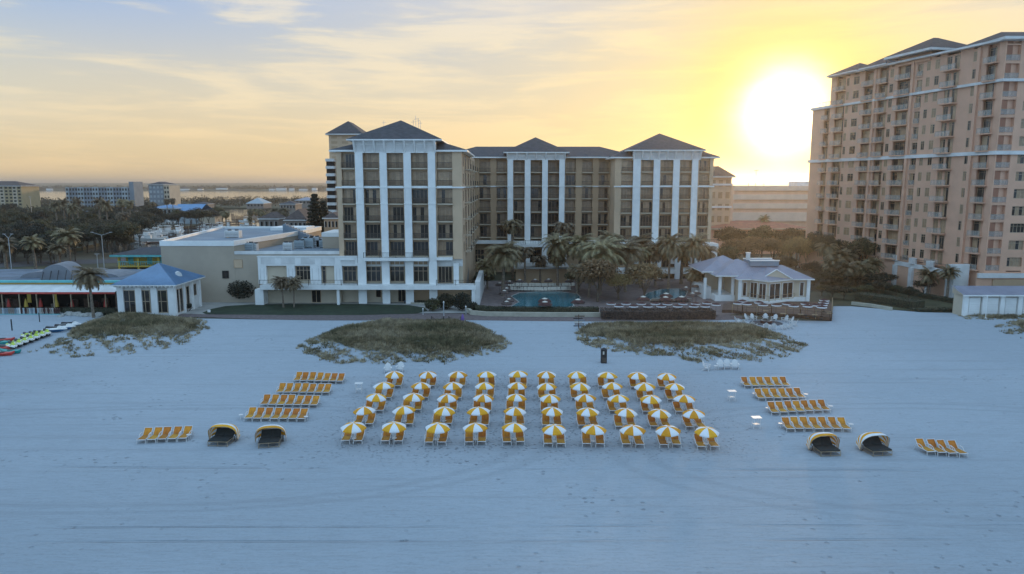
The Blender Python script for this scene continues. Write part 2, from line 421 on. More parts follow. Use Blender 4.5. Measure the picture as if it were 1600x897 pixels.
# far shore: a low wooded mainland reaching the horizon
mb = MB(); N_ = 160
for k, (yy, hh) in enumerate([(2300, 3), (3000, 14), (4200, 22), (6500, 36)]):
    pass
xs = [-7000 + i*14000/N_ for i in range(N_+1)]
rows = [(2350, 0), (2420, 6), (2900, 10), (3500, 15), (4600, 20), (6400, 27), (9000, 34)]
vs = []
for yy, hh in rows:
    for i, x in enumerate(xs):
        vs.append((x, yy + 60*math.sin(i*.7+yy), hh*(.82 + .22*math.sin(i*.9+yy*.01)*math.sin(i*.37) + .10*rnd.random()) - (1.0 if hh == 0 else 0)))
n = N_+1
mb.add(vs, [(r*n+i, r*n+i+1, (r+1)*n+i+1, (r+1)*n+i) for r in range(len(rows)-1) for i in range(N_)], 'farland')
tag(mb.build('mainland'), kind='structure')

# beach sand; its landward edge follows the brown promenade
edge_px = [(-500,489),(0,489),(90,488),(150,492),(182,496),(280,497),(330,498),(420,499.5),(500,500.5),(560,500.5),(640,499),(740,500),(860,501.5),(940,502),(1050,501.5),(1110,500.5),(1160,499),(1298,502),(1302,478.5),(1330,478.5),(1380,483),(1440,488),(1500,489),(1540,492),(1700,492),(2300,492)]
EDGE = [G(u, v) for u, v in edge_px]
sheet('beach_sand', [(-260, -60), (260, -60)] + EDGE[::-1], 0.0, 'sand')
def gp(*uv, z=0): return [G(u, v, z) for u, v in uv]
# promenade of brown pavers, lawn, pale plaza
sheet('promenade', gp((182,494),(280,495),(330,496),(420,499.5),(500,500.9),(560,501),(640,499.6),(740,500.6),(860,502),(940,502.4),(1050,502),(1110,501),(1160,499.4),(1160,494),(1130,492),(940,492),(800,493),(735,490),(650,490),(560,491.5),(450,492),(330,491.5),(300,490.5)), .012, 'paver')
sheet('plaza', gp((270,491),(300,490.7),(330,491.2),(660,489.5),(735,489),(745,474),(745,462),(300,462),(262,482)), .006, 'concrete')
L = gp((316,489),(330,483),(352,478.5),(390,476),(450,475.2),(560,475.2),(640,477),(664,481),(668,486),(650,490.5),(560,492.5),(450,492.5),(360,491.5),(322,491))
sheet('lawn', L, .03, 'lawn')
sheet('road', gp((-700,414),(0,410),(120,406),(190,404),(330,402),(330,408),(190,410),(120,413),(0,418),(-700,424)), .004, 'asphalt')
sheet('park_grass', gp((60,428),(200,424),(235,412),(190,411),(120,414),(40,420)), .006, 'turf')
# pool terrace
sheet('pool_terrace', gp((745,489.5),(940,490.5),(1140,492),(1200,480),(1180,455),(1100,436),(930,434),(745,440)), .02, 'pooldeck')
def ring(cx, cy, rx, ry, n=36, wob=0.0, ph=0):
    return [(cx + rx*(1+wob*math.sin(3*2*math.pi*i/n+ph))*math.cos(2*math.pi*i/n), cy + ry*(1+wob*math.cos(2*2*math.pi*i/n+ph))*math.sin(2*math.pi*i/n)) for i in range(n)]
def pool(pts, label, nm='swimming_pool'):
    cx = sum(p[0] for p in pts)/len(pts); cy = sum(p[1] for p in pts)/len(pts)
    root = empty(nm, (cx, cy, 0), label, 'pool')
    b = MB(); b.prism([(cx+(x-cx)*1.04, cy+(y-cy)*1.06) for x, y in pts], .03, .16, 'concrete'); b.build('coping', root)
    b = MB(); b.prism(pts, .06, .175, 'pool'); b.build('water', root)
    return root
pool(gp((800,464),(812,459),(840,457),(875,457),(902,461),(906,466),(893,473),(896,479),(880,482),(830,482.5),(797,481.5),(812,473)), 'turquoise free form swimming pool behind the green hedge below the hotel')
pool(gp((1003,468),(1012,459),(1034,453),(1060,452),(1074,456),(1070,464),(1050,470),(1020,471)), 'smaller pale blue pool right of the palms near the restaurant umbrellas')
# low retaining wall and clipped hedge between pool and promenade
def wallrun(pts, h, t, m, name, label, cat, par=None):
    b = MB()
    for (x0,y0),(x1,y1) in zip(pts[:-1], pts[1:]):
        b.frame((x0,y0), (x1-x0, y1-y0)); l = math.dist((x0,y0),(x1,y1)); b.box(-.02, 0, 0, l+.02, t, h, m)
    c = pts[len(pts)//2]
    return tag(b.build(name, par, loc=(c[0], c[1], 0) if par is None else None), label, cat)
wallrun(gp((727,486),(735,492),(760,494.3),(820,495),(880,495.5),(938,495.5)), .75, .5, 'sandwall', 'retaining_wall', 'low pale stone wall curving along the promenade below the pool hedge', 'wall')
def leafy(b, cx, cy, cz, rx, ry, rz, n, size, m, seed, squash=0):
    # leaf-sized faces through a volume, thinned at the rim
    rg = np.random.default_rng(seed)
    d = rg.normal(size=(n, 3)); d /= np.linalg.norm(d, axis=1)[:, None]
    r = rg.random(n)**.45
    p = d*r[:, None]*np.array([rx, ry, rz]) + np.array([cx, cy, cz])
    nn = d + rg.normal(size=(n, 3))*.7; nn /= np.linalg.norm(nn, axis=1)[:, None]
    t = np.cross(nn, rg.normal(size=(n, 3))); t /= np.linalg.norm(t, axis=1)[:, None]
    bt = np.cross(nn, t); s_ = size*(.6 + .8*rg.random(n))[:, None]
    q = np.stack([p-t*s_, p-bt*s_*.55, p+t*s_, p+bt*s_*.55], 1).reshape(-1, 3)
    k = b.m_(m); base = len(b.v)
    b.v += [tuple(x) for x in q.tolist()]
    b.f += [(base+4*i, base+4*i+1, base+4*i+2, base+4*i+3) for i in range(n)]; b.mi += [k]*n
def hedge(pts, h, t, name, label, seed=3, m='hedge', dens=60):
    b = MB()
    rg = np.random.default_rng(seed)
    for (x0,y0),(x1,y1) in zip(pts[:-1], pts[1:]):
        b.frame((0,0),(1,0)); l = math.dist((x0,y0),(x1,y1)); d = ((x1-x0)/l, (y1-y0)/l)
        b.frame((x0,y0), d); b.box(0, .08, 0, l, t-.08, h-.08, m); b.frame((0,0),(1,0))
        n = int(dens*l)
        for _ in range(n):
            s_, w_ = rg.random()*l, rg.random()*t; z = h - .1 + .14*rg.random()
            if rg.random() < .5: w_ = -.04; z = rg.random()*h
            x, y = x0 + d[0]*s_ - d[1]*w_, y0 + d[1]*s_ + d[0]*w_
            a = rg.random()*6.28; r = .09
            b.add([(x-r*math.cos(a), y-r*math.sin(a), z-.03), (x, y, z+.08), (x+r*math.cos(a), y+r*math.sin(a), z+.02), (x, y-.03, z-.08)], [(0,1,2,3)], m)
    c = pts[len(pts)//2]
    return tag(b.build(name, loc=(c[0], c[1], 0)), label, 'hedge')
hedge(gp((742,489),(760,491.5),(820,492.2),(880,492.5),(936,492.5)), 1.35, 1.1, 'clipped_hedge', 'long clipped green hedge on top of the pale stone wall by the pool')
hedge(gp((940,499.5),(1000,500),(1060,500),(1118,499)), 1.5, 3.2, 'clipped_hedge', 'dark reddish brown hedge in front of the maroon umbrella terrace', seed=5, m='hedgebrown', dens=90)
hedge(gp((98,490.5),(125,491),(150,491.5),(180,491.5)), 1.0, 1.2, 'clipped_hedge', 'dark low hedge beside the red restaurant under the lone palm', seed=8)
hedge(gp((430,471),(455,472),(482,470.5)), 2.2, .9, 'clipped_hedge', 'green hedge behind the small palm under the hotel balcony', seed=9)
# planted hedge bands right, on the slope under the condominium wall
sheet('slope_ground', gp((1302,478.2),(1330,478),(1385,483),(1440,487.6),(1500,488),(1504,466),(1440,452),(1380,440),(1330,440),(1290,455)), .012, 'turf')
hedge(gp((1335,470),(1385,477),(1425,484)), 1.5, 3.4, 'clipped_hedge', 'grey green hedge descending to the sand right of the restaurant deck', seed=11, dens=90)
hedge(gp((1380,452),(1430,464),(1500,476)), .8, 1.6, 'clipped_hedge', 'dark hedge strip at the foot of the white pilastered garden wall', seed=12, dens=60)
hedge(gp((1428,486.8),(1465,487.5),(1503,487)), .5, 1.8, 'clipped_hedge', 'low brown hedge strip along the sand left of the white kiosk', seed=13, dens=60)
wallrun(gp((1330,476.5),(1360,480),(1392,485.5)), .6, .4, 'sandwall', 'retaining_wall', 'low brown retaining wall running down to the sand by the hedge', 'wall')

# ------------------------------------------------------------------ dunes with grass
def dune(outline, H, seed, ntuft, corepts, label, hmul=1.0):
    pts = np.array([G(u, v) for u, v in outline]); rg = np.random.default_rng(seed)
    core = [G(u, v) for u, v in corepts]
    def inside(p, poly):
        x, y = p[:, 0], p[:, 1]; c = np.zeros(len(p), bool); n = len(poly)
        for i in range(n):
            x0, y0 = poly[i]; x1, y1 = poly[(i+1) % n]
            k = ((y0 > y) != (y1 > y)) & (x < (x1-x0)*(y-y0)/((y1-y0)+1e-9)+x0); c ^= k
        return c
    def dist(p, poly):
        d = np.full(len(p), 1e9); n = len(poly)
        for i in range(n):
            a = np.array(poly[i]); b = np.array(poly[(i+1) % n]); ab = b-a
            t = np.clip(((p-a)@ab)/(ab@ab), 0, 1); d = np.minimum(d, np.linalg.norm(p-(a+t[:, None]*ab), axis=1))
        return d
    def height(p):
        dd = np.where(inside(p, pts), dist(p, pts), 0)
        s_ = np.clip(dd/5.5, 0, 1); s_ = s_*s_*(3-2*s_)
        return H*s_*(.8+.25*np.sin(p[:, 0]*.5+seed)*np.cos(p[:, 1]*.6) + .12*np.sin(p[:, 0]*1.7+p[:, 1]*1.3))
    x0, y0 = pts.min(0); x1, y1 = pts.max(0); st = .7
    nx, ny = int((x1-x0)/st)+2, int((y1-y0)/st)+2
    gx, gy = np.meshgrid(x0-st/2+np.arange(nx)*st, y0-st/2+np.arange(ny)*st); p = np.stack([gx.ravel(), gy.ravel()], 1)
    z = height(p) - .03
    b = MB(); keep = z.reshape(ny, nx) > -.02
    F = [(j*nx+i, j*nx+i+1, (j+1)*nx+i+1, (j+1)*nx+i) for j in range(ny-1) for i in range(nx-1)
         if keep[j,i] or keep[j,i+1] or keep[j+1,i] or keep[j+1,i+1]]
    b.add(np.column_stack([p, z]).tolist(), F, 'sand'); c = pts.mean(0)
    tag(b.build('sand_dune', smooth=True), kind='structure')
    # tufts
    cand = rg.random((ntuft*8, 2))*[x1-x0, y1-y0]+[x0, y0]
    ins = inside(cand, pts); cor = inside(cand, core); dc = dist(cand, core)
    nz = np.sin(cand[:, 0]*.9+seed*2)*np.cos(cand[:, 1]*1.1+seed)+.6*np.sin(cand[:, 0]*2.3+cand[:, 1]*1.9)
    prob = np.where(cor, np.clip(.7+.4*nz, .22, 1), np.clip(.34+.32*nz - dc*.035, .03, .75))
    ok = ins & (rg.random(len(cand)) < prob); cand = cand[ok][:ntuft]; cor = cor[ok][:ntuft]
    n = len(cand); hz_ = height(cand)
    B = 9
    base = np.repeat(np.column_stack([cand, hz_-.02]), B, 0); nb = n*B
    a = rg.random(nb)*6.283; base[:, :2] += np.column_stack([np.cos(a), np.sin(a)])*(.24*rg.random(nb))[:, None]
    L_ = (.30+.42*rg.random(nb))*np.repeat(np.where(cor, 1.1, .56)*(.7+.6*rg.random(n)), B)*hmul
    lean = .25+.55*rg.random(nb)
    tip = base + np.column_stack([np.cos(a)*L_*lean, np.sin(a)*L_*lean, L_*np.sqrt(np.clip(1-lean**2, .1, 1))])
    sd = np.column_stack([-np.sin(a), np.cos(a), np.zeros(nb)])*(.022+.016*rg.random(nb))[:, None]
    mid = (base+tip)/2; mid[:, 2] += L_*.10
    V = np.stack([base-sd, base+sd, mid+sd, tip, mid-sd], 1).reshape(-1, 3)
    g = MB(); k = [g.m_('grass_a'), g.m_('grass_b'), g.m_('grass_c')]
    g.v = V.tolist(); g.f = [(5*i, 5*i+1, 5*i+2, 5*i+3, 5*i+4) for i in range(nb)]
    tone = np.sin(cand[:, 0]*.35+seed)+np.cos(cand[:, 1]*.7+seed*3)+rg.normal(size=n)*.7
    mi = np.where(tone > .9, k[1], np.where(tone < -.5, k[2], k[0])); mi = np.where(~cor & (rg.random(n) < .35), k[1], mi)
    g.mi = np.repeat(mi, B).tolist()
    tag(g.build('dune_grass', loc=(float(c[0]), float(c[1]), 0)), label, 'grass', kind='stuff')
dune([(45,551),(90,532),(120,512),(150,500),(190,490),(280,497),(322,501),(326,514),(300,528),(290,540),(240,548),(190,556),(150,556),(100,560),(70,556)], .85, 1, 4200,
     [(110,518),(150,502),(185,492),(275,499),(312,504),(296,522),(260,530),(180,532),(130,528)], 'brown and olive dune grass on the mound before the blue roofed pavilion')
dune([(460,545),(480,532),(520,516),(560,508),(600,503.5),(690,502.5),(735,504),(775,520),(800,537),(780,552),(720,560),(690,571),(640,564),(610,572),(560,566),(520,570),(490,560)], .95, 2, 9500,
     [(500,530),(540,514),(600,506),(700,504),(745,512),(785,536),(740,552),(660,557),(590,556),(540,550)], 'dense olive dune grass on the central mound behind the umbrellas')
dune([(898,522),(915,509),(960,507),(1100,506.5),(1180,510),(1215,520),(1262,540),(1240,556),(1190,566),(1130,560),(1080,570),(1060,556),(1000,556),(960,550),(925,545),(905,534)], .85, 3, 9500,
     [(905,518),(925,509.5),(1090,508),(1165,511),(1200,524),(1185,538),(1100,545),(1000,545),(950,536)], 'olive dune grass on the long mound below the maroon umbrella terrace')
dune([(1550,512),(1575,503),(1620,498),(1760,500),(1760,535),(1640,538),(1600,530),(1570,522)], 1.3, 4, 1500,
     [(1580,508),(1620,501),(1740,503),(1740,528),(1640,530),(1600,522)], 'patch of dune grass at the right edge of the sand')
dune([(1498,494),(1504,490.5),(1540,491),(1620,491),(1700,492),(1700,498),(1600,499),(1550,500),(1510,499)], .25, 6, 900,
     [(1506,492),(1560,492),(1620,492),(1690,493),(1600,497),(1540,498)], 'green ground cover strip in front of the white kiosk', .7)

# ------------------------------------------------------------------ building parts
class Bucket:                                                        # past the limit the rest is one part marked stuff
    def __init__(s, root, lim=100): s.root = root; s.lim = lim; s.c = {}; s.over = {}
    def full(s, k): s.c[k] = s.c.get(k, 0)+1; return s.c[k] > s.lim
    def mb(s, k):
        if k not in s.over: s.over[k] = MB()
        return s.over[k]
    def finish(s):
        for k, b in s.over.items(): tag(b.build(k, s.root), kind='stuff')
def win_geo(b, g, x0, x1, z0, z1, y, panes, pm, fm, transom=0, ft=.07):
    b.box(x0, y-.10, z0, x0+ft, y, z1, fm); b.box(x1-ft, y-.10, z0, x1, y, z1, fm)
    b.box(x0+ft, y-.10, z0, x1-ft, y, z0+ft, fm); b.box(x0+ft, y-.10, z1-ft, x1-ft, y, z1, fm)
    w_ = (x1-x0)/panes
    for i in range(1, panes): b.box(x0+w_*i-ft*.4, y-.09, z0+ft, x0+w_*i+ft*.4, y-.005, z1-ft, fm)
    if transom: b.box(x0+ft, y-.085, z1-transom-ft*.4, x1-ft, y-.008, z1-transom+ft*.4, fm)
    for i in range(panes):
        m = pm if not isinstance(pm, (list, tuple)) else rnd.choice(pm)
        g.box(x0+w_*i+.01, y-.05+rnd.uniform(-.008, .008), z0+.03, x0+w_*(i+1)-.01, y-.012, z1-.03, m)
def window(bk, fr, x0, x1, z0, z1, y, panes=2, pm='glass', fm='winframe', transom=0, ft=.07, name='window'):
    if bk.full(name):
        b = bk.mb(name); b.frame(*fr); win_geo(b, b, x0, x1, z0, z1, y, panes, pm, fm, transom, ft); return
    b = MB(*fr); g = MB(*fr); win_geo(b, g, x0, x1, z0, z1, y, panes, pm, fm, transom, ft)
    o = b.build(name, bk.root); g.build('pane', o)
def bal_geo(b, r, x0, x1, zs, y0, y1, rm, sm, step=.15, glass=False, solid_sides=True, h=1.05):
    b.box(x0, y0, zs-.22, x1, y1, zs, sm)
    r.box(x0, y0, zs+h-.08, x1, y0+.06, zs+h, rm)
    if glass:
        n = max(1, round((x1-x0)/.95)); w_ = (x1-x0)/n
        for i in range(n+1): r.box(x0+w_*i-.03, y0+.005, zs+.002, x0+w_*i+.03, y0+.055, zs+h-.06, rm)
        for i in range(n): r.box(x0+w_*i+.05, y0+.02, zs+.06, x0+w_*(i+1)-.05, y0+.035, zs+h-.09, 'railglass')
    else:
        r.box(x0, y0+.01, zs+.08, x1, y0+.05, zs+.12, rm)
        n = max(1, int((x1-x0)/step))
        for i in range(n+1):
            x = x0+(x1-x0-.05)*i/n; r.box(x, y0+.015, zs+.12, x+.05, y0+.045, zs+h-.06, rm)
def balcony(bk, fr, x0, x1, zs, y0, y1, rm='bronze', sm='cream', **k):
    if bk.full('balcony'):
        b = bk.mb('balcony'); b.frame(*fr); bal_geo(b, b, x0, x1, zs, y0, y1, rm, sm, **k); return
    b = MB(*fr); r = MB(*fr); bal_geo(b, r, x0, x1, zs, y0, y1, rm, sm, **k)
    o = b.build('balcony', bk.root); r.build('railing', o)
FR0 = ((0, 0), (1, 0))

# ------------------------------------------------------------------ the hotel
Y1, YC, YB, Y2 = 132.0, 180.0, 176.4, 170.6                          # left tower, centre wall, centre bay, right tower
hotel = empty('hotel', (10, 150, 0), 'long cream hotel with white pilasters, dark hipped roofs and rows of balconies behind the pool', 'hotel')
bk = Bucket(hotel, 100)
z1s = [PZ(v, Y1+.2) for v in (262.7, 289.5, 318, 344, 370.5, 400)]
za, zb = z1s[0], z1s[-1]; SF = [za + (zb-za)*i/5 for i in range(6)]   # slab levels top to bottom
FH = (za-zb)/5
ztop = PZ(235, Y1)                                                    # lower eave
def tower(uL, uR, Y, bays, pil, vr, eaveL, eaveR, apex, lowerL, lowerR, yb, zbot, tancols=()):
    """bays: list of (u0,u1,v_ref); pil: white pilasters; the body stands 1.3 m behind them"""
    xl, xr = PX(uL, Y, vr), PX(uR, Y, vr)
    w_ = MB()
    w_.box(xl+.02, Y+1.5, 0, xr-.02, yb, ztop, 'tan')                  # body
    bx = [(PX(a, Y+.8, vr), PX(b, Y+.8, vr)) for a, b in bays]
    # piers between bays
    ed = [xl] + [x for p in bx for x in p] + [xr]
    for i in range(0, len(ed), 2):
        if ed[i+1]-ed[i] > .05: w_.box(ed[i], Y+.35, zbot, ed[i+1], Y+1.49, ztop-.01, 'tan')
    for (a, b_) in bx:                                               # spandrel over each window
        for zs in SF: w_.box(a, Y+1.25, zs-FH*.0-.62 if zs != SF[0] else zs-.62, b_, Y+1.495, zs-.225, 'tan')
        w_.box(a, Y+1.25, SF[0]+FH-.62, b_, Y+1.495, ztop-.012, 'tan')
    w_.build('wall', hotel)
    return xl, xr, bx
uL, uR = 524, 721
xl, xr, bxL = tower(uL, uR, Y1, [(533.5,554),(567.5,592),(605,629.5),(642,667.5),(682.5,706.5)], None, 240, 0,0,0,0,0, YC+6, zb-.6)
xl2, xr2, bxR = tower(962, 1116, Y2, [(971,990.5),(1002.5,1021.5),(1032.5,1052.2),(1063,1081.7),(1092.5,1109)], None, 250, 0,0,0,0,0, YC+10, zb-.6)
def pane_for(i):
    if i <= 1: return rnd.choice([['curtain','curtain_light'], ['curtain_light','curtain_light','curtain'], ['curtain','curtain','curtain_light','glass']])
    if i <= 3: return rnd.choice([['curtain','glass'], ['curtain'], ['glass','curtain','curtain_light']])
    return rnd.choice([['glass','glass','curtain'], ['glass']])
for (bx, Y) in ((bxL, Y1), (bxR, Y2)):
    for a, b_ in bx:
        for i, zs in enumerate(SF):
            window(bk, FR0, a+.06, b_-.06, zs+.02, zs+FH-.64, Y+1.25, 4, pane_for(i), 'winframe', ft=.06)
            balcony(bk, FR0, a+.01, b_-.01, zs, Y+.12, Y+1.24, sm='white' if i == 1 else 'cream')
# centre wing
xcl, xcr = PX(735, YC, 260), PX(962, YC, 260)
zeC = PZ(247, YC)
w_ = MB(); w_.box(xcl-6, YC+1.3, 0, xcr+2, YC+18, zeC, 'tan_dark')
cb = [(749,766),(776,791.5),(803,819.5),(829.5,847),(856.5,874),(884,899.5),(910,926),(936,951)]
cbx = [(PX(a, YC, 262), PX(b, YC, 262)) for a, b in cb]
xbl, xbr = PX(793, YB, 262), PX(882, YB, 262)
for a, b_ in zip([(xcl-6, 0)]+cbx, cbx+[(xcr+2, 0)]):
    x0 = a[1] if a[1] or a[0] > -100 and a in cbx else a[0]
    x0 = a[0] if a == (xcl-6, 0) else a[1]; x1 = b_[0]
    if b_ == (xcr+2, 0): x1 = xcr+2
    w_.box(x0, YC, zb-.8, x1, YC+1.29, zeC-.01, 'tan_dark')
w_.build('wall', hotel)
for j, (a, b_) in enumerate(cbx):
    for i, zs in enumerate(SF):
        inb = 2 <= j <= 4
        y = YC+1.28
        window(bk, FR0, a+.05, b_-.05, zs+.02, zs+FH-.64, y, 3, pane_for(i+ (1 if rnd.random()<.3 else 0)), 'winframe', ft=.06)
        yy = YB+.5 if inb else YC-.55
        balcony(bk, FR0, a+(.01 if inb else -.1), b_-(.01 if inb else -.1), zs, yy, y-.09, step=.2, sm='cream')
bk.finish()
# small corridor windows on the inner flank of the left tower and the inner flank balconies
bk2 = Bucket(hotel, 100)
for i, zs in enumerate(SF[:5]):
    xs_ = PX(736, YC, 262)
    window(bk2, FR0, xs_-.35, xs_+.35, zs+.9, zs+2.3, YC-.005, 1, 'glass', 'tan_dark', ft=.05, name='corridor_window')
frs = ((xr, YC-.5), (0, -1))                                          # flank faces +X: inward is -X
frs = ((xr, Y1+1.5), (0, 1))
wf = YC-Y1-2
for s0, s1 in ((8, 11.5), (17, 20.5), (26, 29.5), (35, 38.5)):
    for i, zs in enumerate(SF):
        fl = MB(*frs); fl.box(s0-.2, -1.1, zs-.2, s1+.2, -.001, zs, 'cream')
        fl.box(s0-.2, -1.1, zs+.95, s1+.2, -1.05, zs+1.02, 'bronze')
        for q in range(12): fl.box(s0-.2+q*.34, -1.09, zs+.001, s0-.16+q*.34, -1.06, zs+.95, 'bronze')
        fl.build('flank_balcony', hotel); fl = MB(*frs); fl.box(s0, -.03, zs+.02, s1, -.004, zs+2.5, 'curtain'); fl.build('flank_window', hotel)
for i, zs in enumerate(SF): fl = MB(*frs); fl.box(2.5, -.03, zs+.4, 4.2, -.004, zs+2.3, 'curtain'); fl.build('flank_window', hotel)
# pilasters, friezes, roofs
def pil(root, us, Y, v, z0, z1, cap=None):
    for a, b_ in us:
        m = MB(); x0, x1 = PX(a, Y, v), PX(b_, Y, v)
        m.box(x0, Y, z0, x1, Y+.45, z1, 'white'); c = (x0+x1)/2; h = (x1-x0)/2
        m.box(x0-.08, Y-.10, z0, x1+.08, Y-.001, zb-1.2 if z0 < 2 else z0+.6, 'white')
        for zz in (SF[1]-.25, SF[2]+.02): m.box(x0-.06, Y-.09, zz-.09, x1+.06, Y-.002, zz+.09, 'white')
        m.box(x0+.22, Y-.05, SF[2]+.4, x0+.26, Y-.003, SF[1]-.6, 'offwhite'); m.box(x1-.26, Y-.05, SF[2]+.4, x1-.22, Y-.003, SF[1]-.6, 'offwhite')
        m.build('pilaster', root)
zfr = PZ(239, Y1)
pil(hotel, [(554,566),(592.5,603.5),(630,641.5),(668,679.5)], Y1-.35, 240, 0, zfr)
pil(hotel, [(990,1001.5),(1022,1032),(1052.7,1062.6),(1082,1091.5)], Y2-.35, 250, 3.2, zfr)
pil(hotel, [(793,801.7),(820,829),(847.3,856),(874,882.5)], YB-.35, 262, 4.2, PZ(250, YB))
def frieze(x0, x1, Y, z0, z1, nb, name='frieze'):
    m = MB(); m.box(x0, Y-.33, z0, x1, Y+.6, z1, 'white')
    w_ = (x1-x0)/nb
    for i in range(nb):                                               # raised panels
        m.box(x0+w_*i+.35, Y-.37, z0+.25, x0+w_*(i+1)-.35, Y-.332, z1-.75, 'offwhite')
    for i in range(2*nb+1):                                           # struts under the eave
        x = x0+.12+(x1-x0-.24)*i/(2*nb)
        m.bar((x, Y-.36, z0+.15), (x, Y-1.40, z1-.05), .17, 'white', 4)
        m.box(x-.13, Y-.47, z0+.2, x+.13, Y-.335, z1-.2, 'white')
    return m.build(name, hotel)
zeL = PZ(219.5, Y1-1.3)
x0f, x1f = PX(553.5, Y1, 230), PX(681, Y1, 230)
frieze(x0f, x1f, Y1, zfr, zeL, 4)
x0g, x1g = PX(989, Y2, 245), PX(1094.5, Y2, 245); zeR = PZ(235.8, Y2-1.3)
frieze(x0g, x1g, Y2, zfr, zeR, 4)
x0c, x1c = PX(792, YB, 245), PX(883.5, YB, 245); zeB = PZ(239, YB-1.3)
frieze(x0c, x1c, YB, PZ(250, YB), zeB, 3)
r = MB()                                                              # main roofs
ex0, ex1 = PX(540.5, Y1-1.5, 219), PX(690.5, Y1-1.5, 219)
d_ = ex1-ex0
r.hip(ex0, Y1-1.5, ex1, Y1-1.5+d_, zeL+.25, PZ(188, Y1-1.5+d_/2), 'shingle')
r.hip(PX(512.5, Y1-.6, 232), Y1-.22, PX(730, Y1-.6, 234), Y1+27, PZ(234, Y1-.6), PZ(206, Y1+13), 'shingle', inset=12, th=.32)
r.build('roof', hotel)
r = MB(); ex0, ex1 = PX(980.5, Y2-1.5, 235), PX(1104, Y2-1.5, 235); d_ = ex1-ex0
r.hip(ex0, Y2-1.5, ex1, Y2-1.5+d_, zeR+.25, PZ(208.5, Y2-1.5+d_/2), 'shingle')
r.hip(PX(955, Y2-.6, 244), Y2-.22, PX(1126.5, Y2-.6, 245), Y2+27, PZ(245, Y2-.6), PZ(214, Y2+13), 'shingle', inset=12, th=.32)
r.build('roof', hotel)
r = MB(); ex0, ex1 = PX(786.7, YB-1.5, 238), PX(890, YB-1.5, 238); d_ = ex1-ex0
r.hip(ex0, YB-1.5, ex1, YB-1.5+d_, zeB+.25, PZ(214.5, YB-1.5+d_/2), 'shingle')
r.hip(xcl-8, YC-1.2, xcr+6, YC+20, zeC+.28, PZ(229, YC+9), 'shingle', inset=9, th=.3)
r.build('roof', hotel)
# string courses
s = MB(); s.box(xl-.25, Y1+.1, SF[1]-.42, xr+.3, Y1+.34, SF[1]-.12, 'white')
s.box(xr+.002, Y1+.34, SF[1]-.42, xr+.2, YC-.2, SF[1]-.12, 'white')
s.box(xcl, YC-.25, SF[1]-.42, xcr, YC-.003, SF[1]-.12, 'white')
s.box(xl2-.25, Y2+.1, SF[1]-.42, xr2+.3, Y2+.34, SF[1]-.12, 'white')
s.build('string_course', hotel)
# antennas on the left roof
a_ = MB()
za_ = PZ(200, Y1+12)
for uu, hh in ((600, 1.4), (646, 1.6), (650, 2.4), (654, 1.9), (657, 1.3)):
    x = PX(uu, Y1+12, 200); a_.bar((x, Y1+12, za_-1.2), (x, Y1+12, za_+hh), .05, 'metal')
    a_.bar((x-.4, Y1+12, za_+hh*.7), (x+.4, Y1+12, za_+hh*.75), .035, 'metal')
a_.build('roof_antenna', hotel)

# lower storeys of the left tower and the white arcade wing
Yw = Y1
zt2 = PZ(400, Yw); zband0, zband1 = PZ(452.8, Yw-2.2), PZ(446, Yw-2.2)
base = MB()
xa0, xa1 = PX(404, Yw, 420), PX(560, Yw, 420)
zf0, zf1 = PZ(415, Yw), PZ(400, Yw)
base.box(xa0, Yw-.3, zf0, x0f-.01, Yw+.4, zf1, 'white')               # frieze over the arcade
for i in range(5): base.box(xa0+.6+i*(x0f-xa0)/5, Yw-.34, zf0+.3, xa0+(i+1)*(x0f-xa0)/5-.5, Yw-.302, zf1-.3, 'offwhite')
base.box(xa0-.1, Yw-.42, zf1-.12, x0f, Yw-.25, zf1+.02, 'white')
for a, b_ in ((404.5,417),(449,461.5),(485.5,502),(523,535)):
    x0, x1 = PX(a, Yw, 430), PX(b_, Yw, 430); base.box(x0, Yw-.28, zband1+.01, x1, Yw+.38, zf0-.005, 'white')
    base.box(x0+.35, Yw-.33, zband1+.6, x0+.45, Yw-.285, zf0-.5, 'offwhite'); base.box(x1-.45, Yw-.33, zband1+.6, x1-.35, Yw-.285, zf0-.5, 'offwhite')
base.box(xa0, Yw+.42, 0, xl+.01, Yw+1.0, zf1-.5, 'cream')
base.box(PX(404, Yw, 470)+.1, Yw-2.0, 0, PX(418, Yw, 470), Yw+.4, zband0-.01, 'white')
base.build('arcade', hotel); base = MB()
base.box(PX(530.5, Yw, 470), Yw-1.9, 0, PX(534.5, Yw, 470), Yw-1.5, zband0-.01, 'white')
base.build('post', hotel); base = MB()
base.box(PX(738, Yw, 470), Yw-2.0, 0, PX(743, Yw, 470), Yw-1.4, zband0-.01, 'white')
base.build('post', hotel); base = MB()
base.box(PX(709, Yw, 430), Yw-.3, zband1, PX(717, Yw, 430), Yw+.34, zb-1.4, 'white')
base.build('pilaster', hotel)
t_ = MB()                                                             # terrace slab band
t_.box(PX(406, Yw-2.2, 449), Yw-2.2, zband0, PX(743.5, Yw-2.2, 449), Yw+.40, zband1, 'white')
t_.box(PX(568, Yw-1.6, 403), Yw-1.7, zb-.75, PX(669, Yw-1.6, 403), Yw-.46, zb-.2, 'white')
t_.box(PX(532, Yw, 403), Yw-.5, zb-.75, PX(555, Yw, 403), Yw+.34, zb-.23, 'white'); t_.box(PX(681, Yw, 403), Yw-.5, zb-.75, PX(707, Yw, 403), Yw+.34, zb-.23, 'white')
t_.build('terrace', hotel)
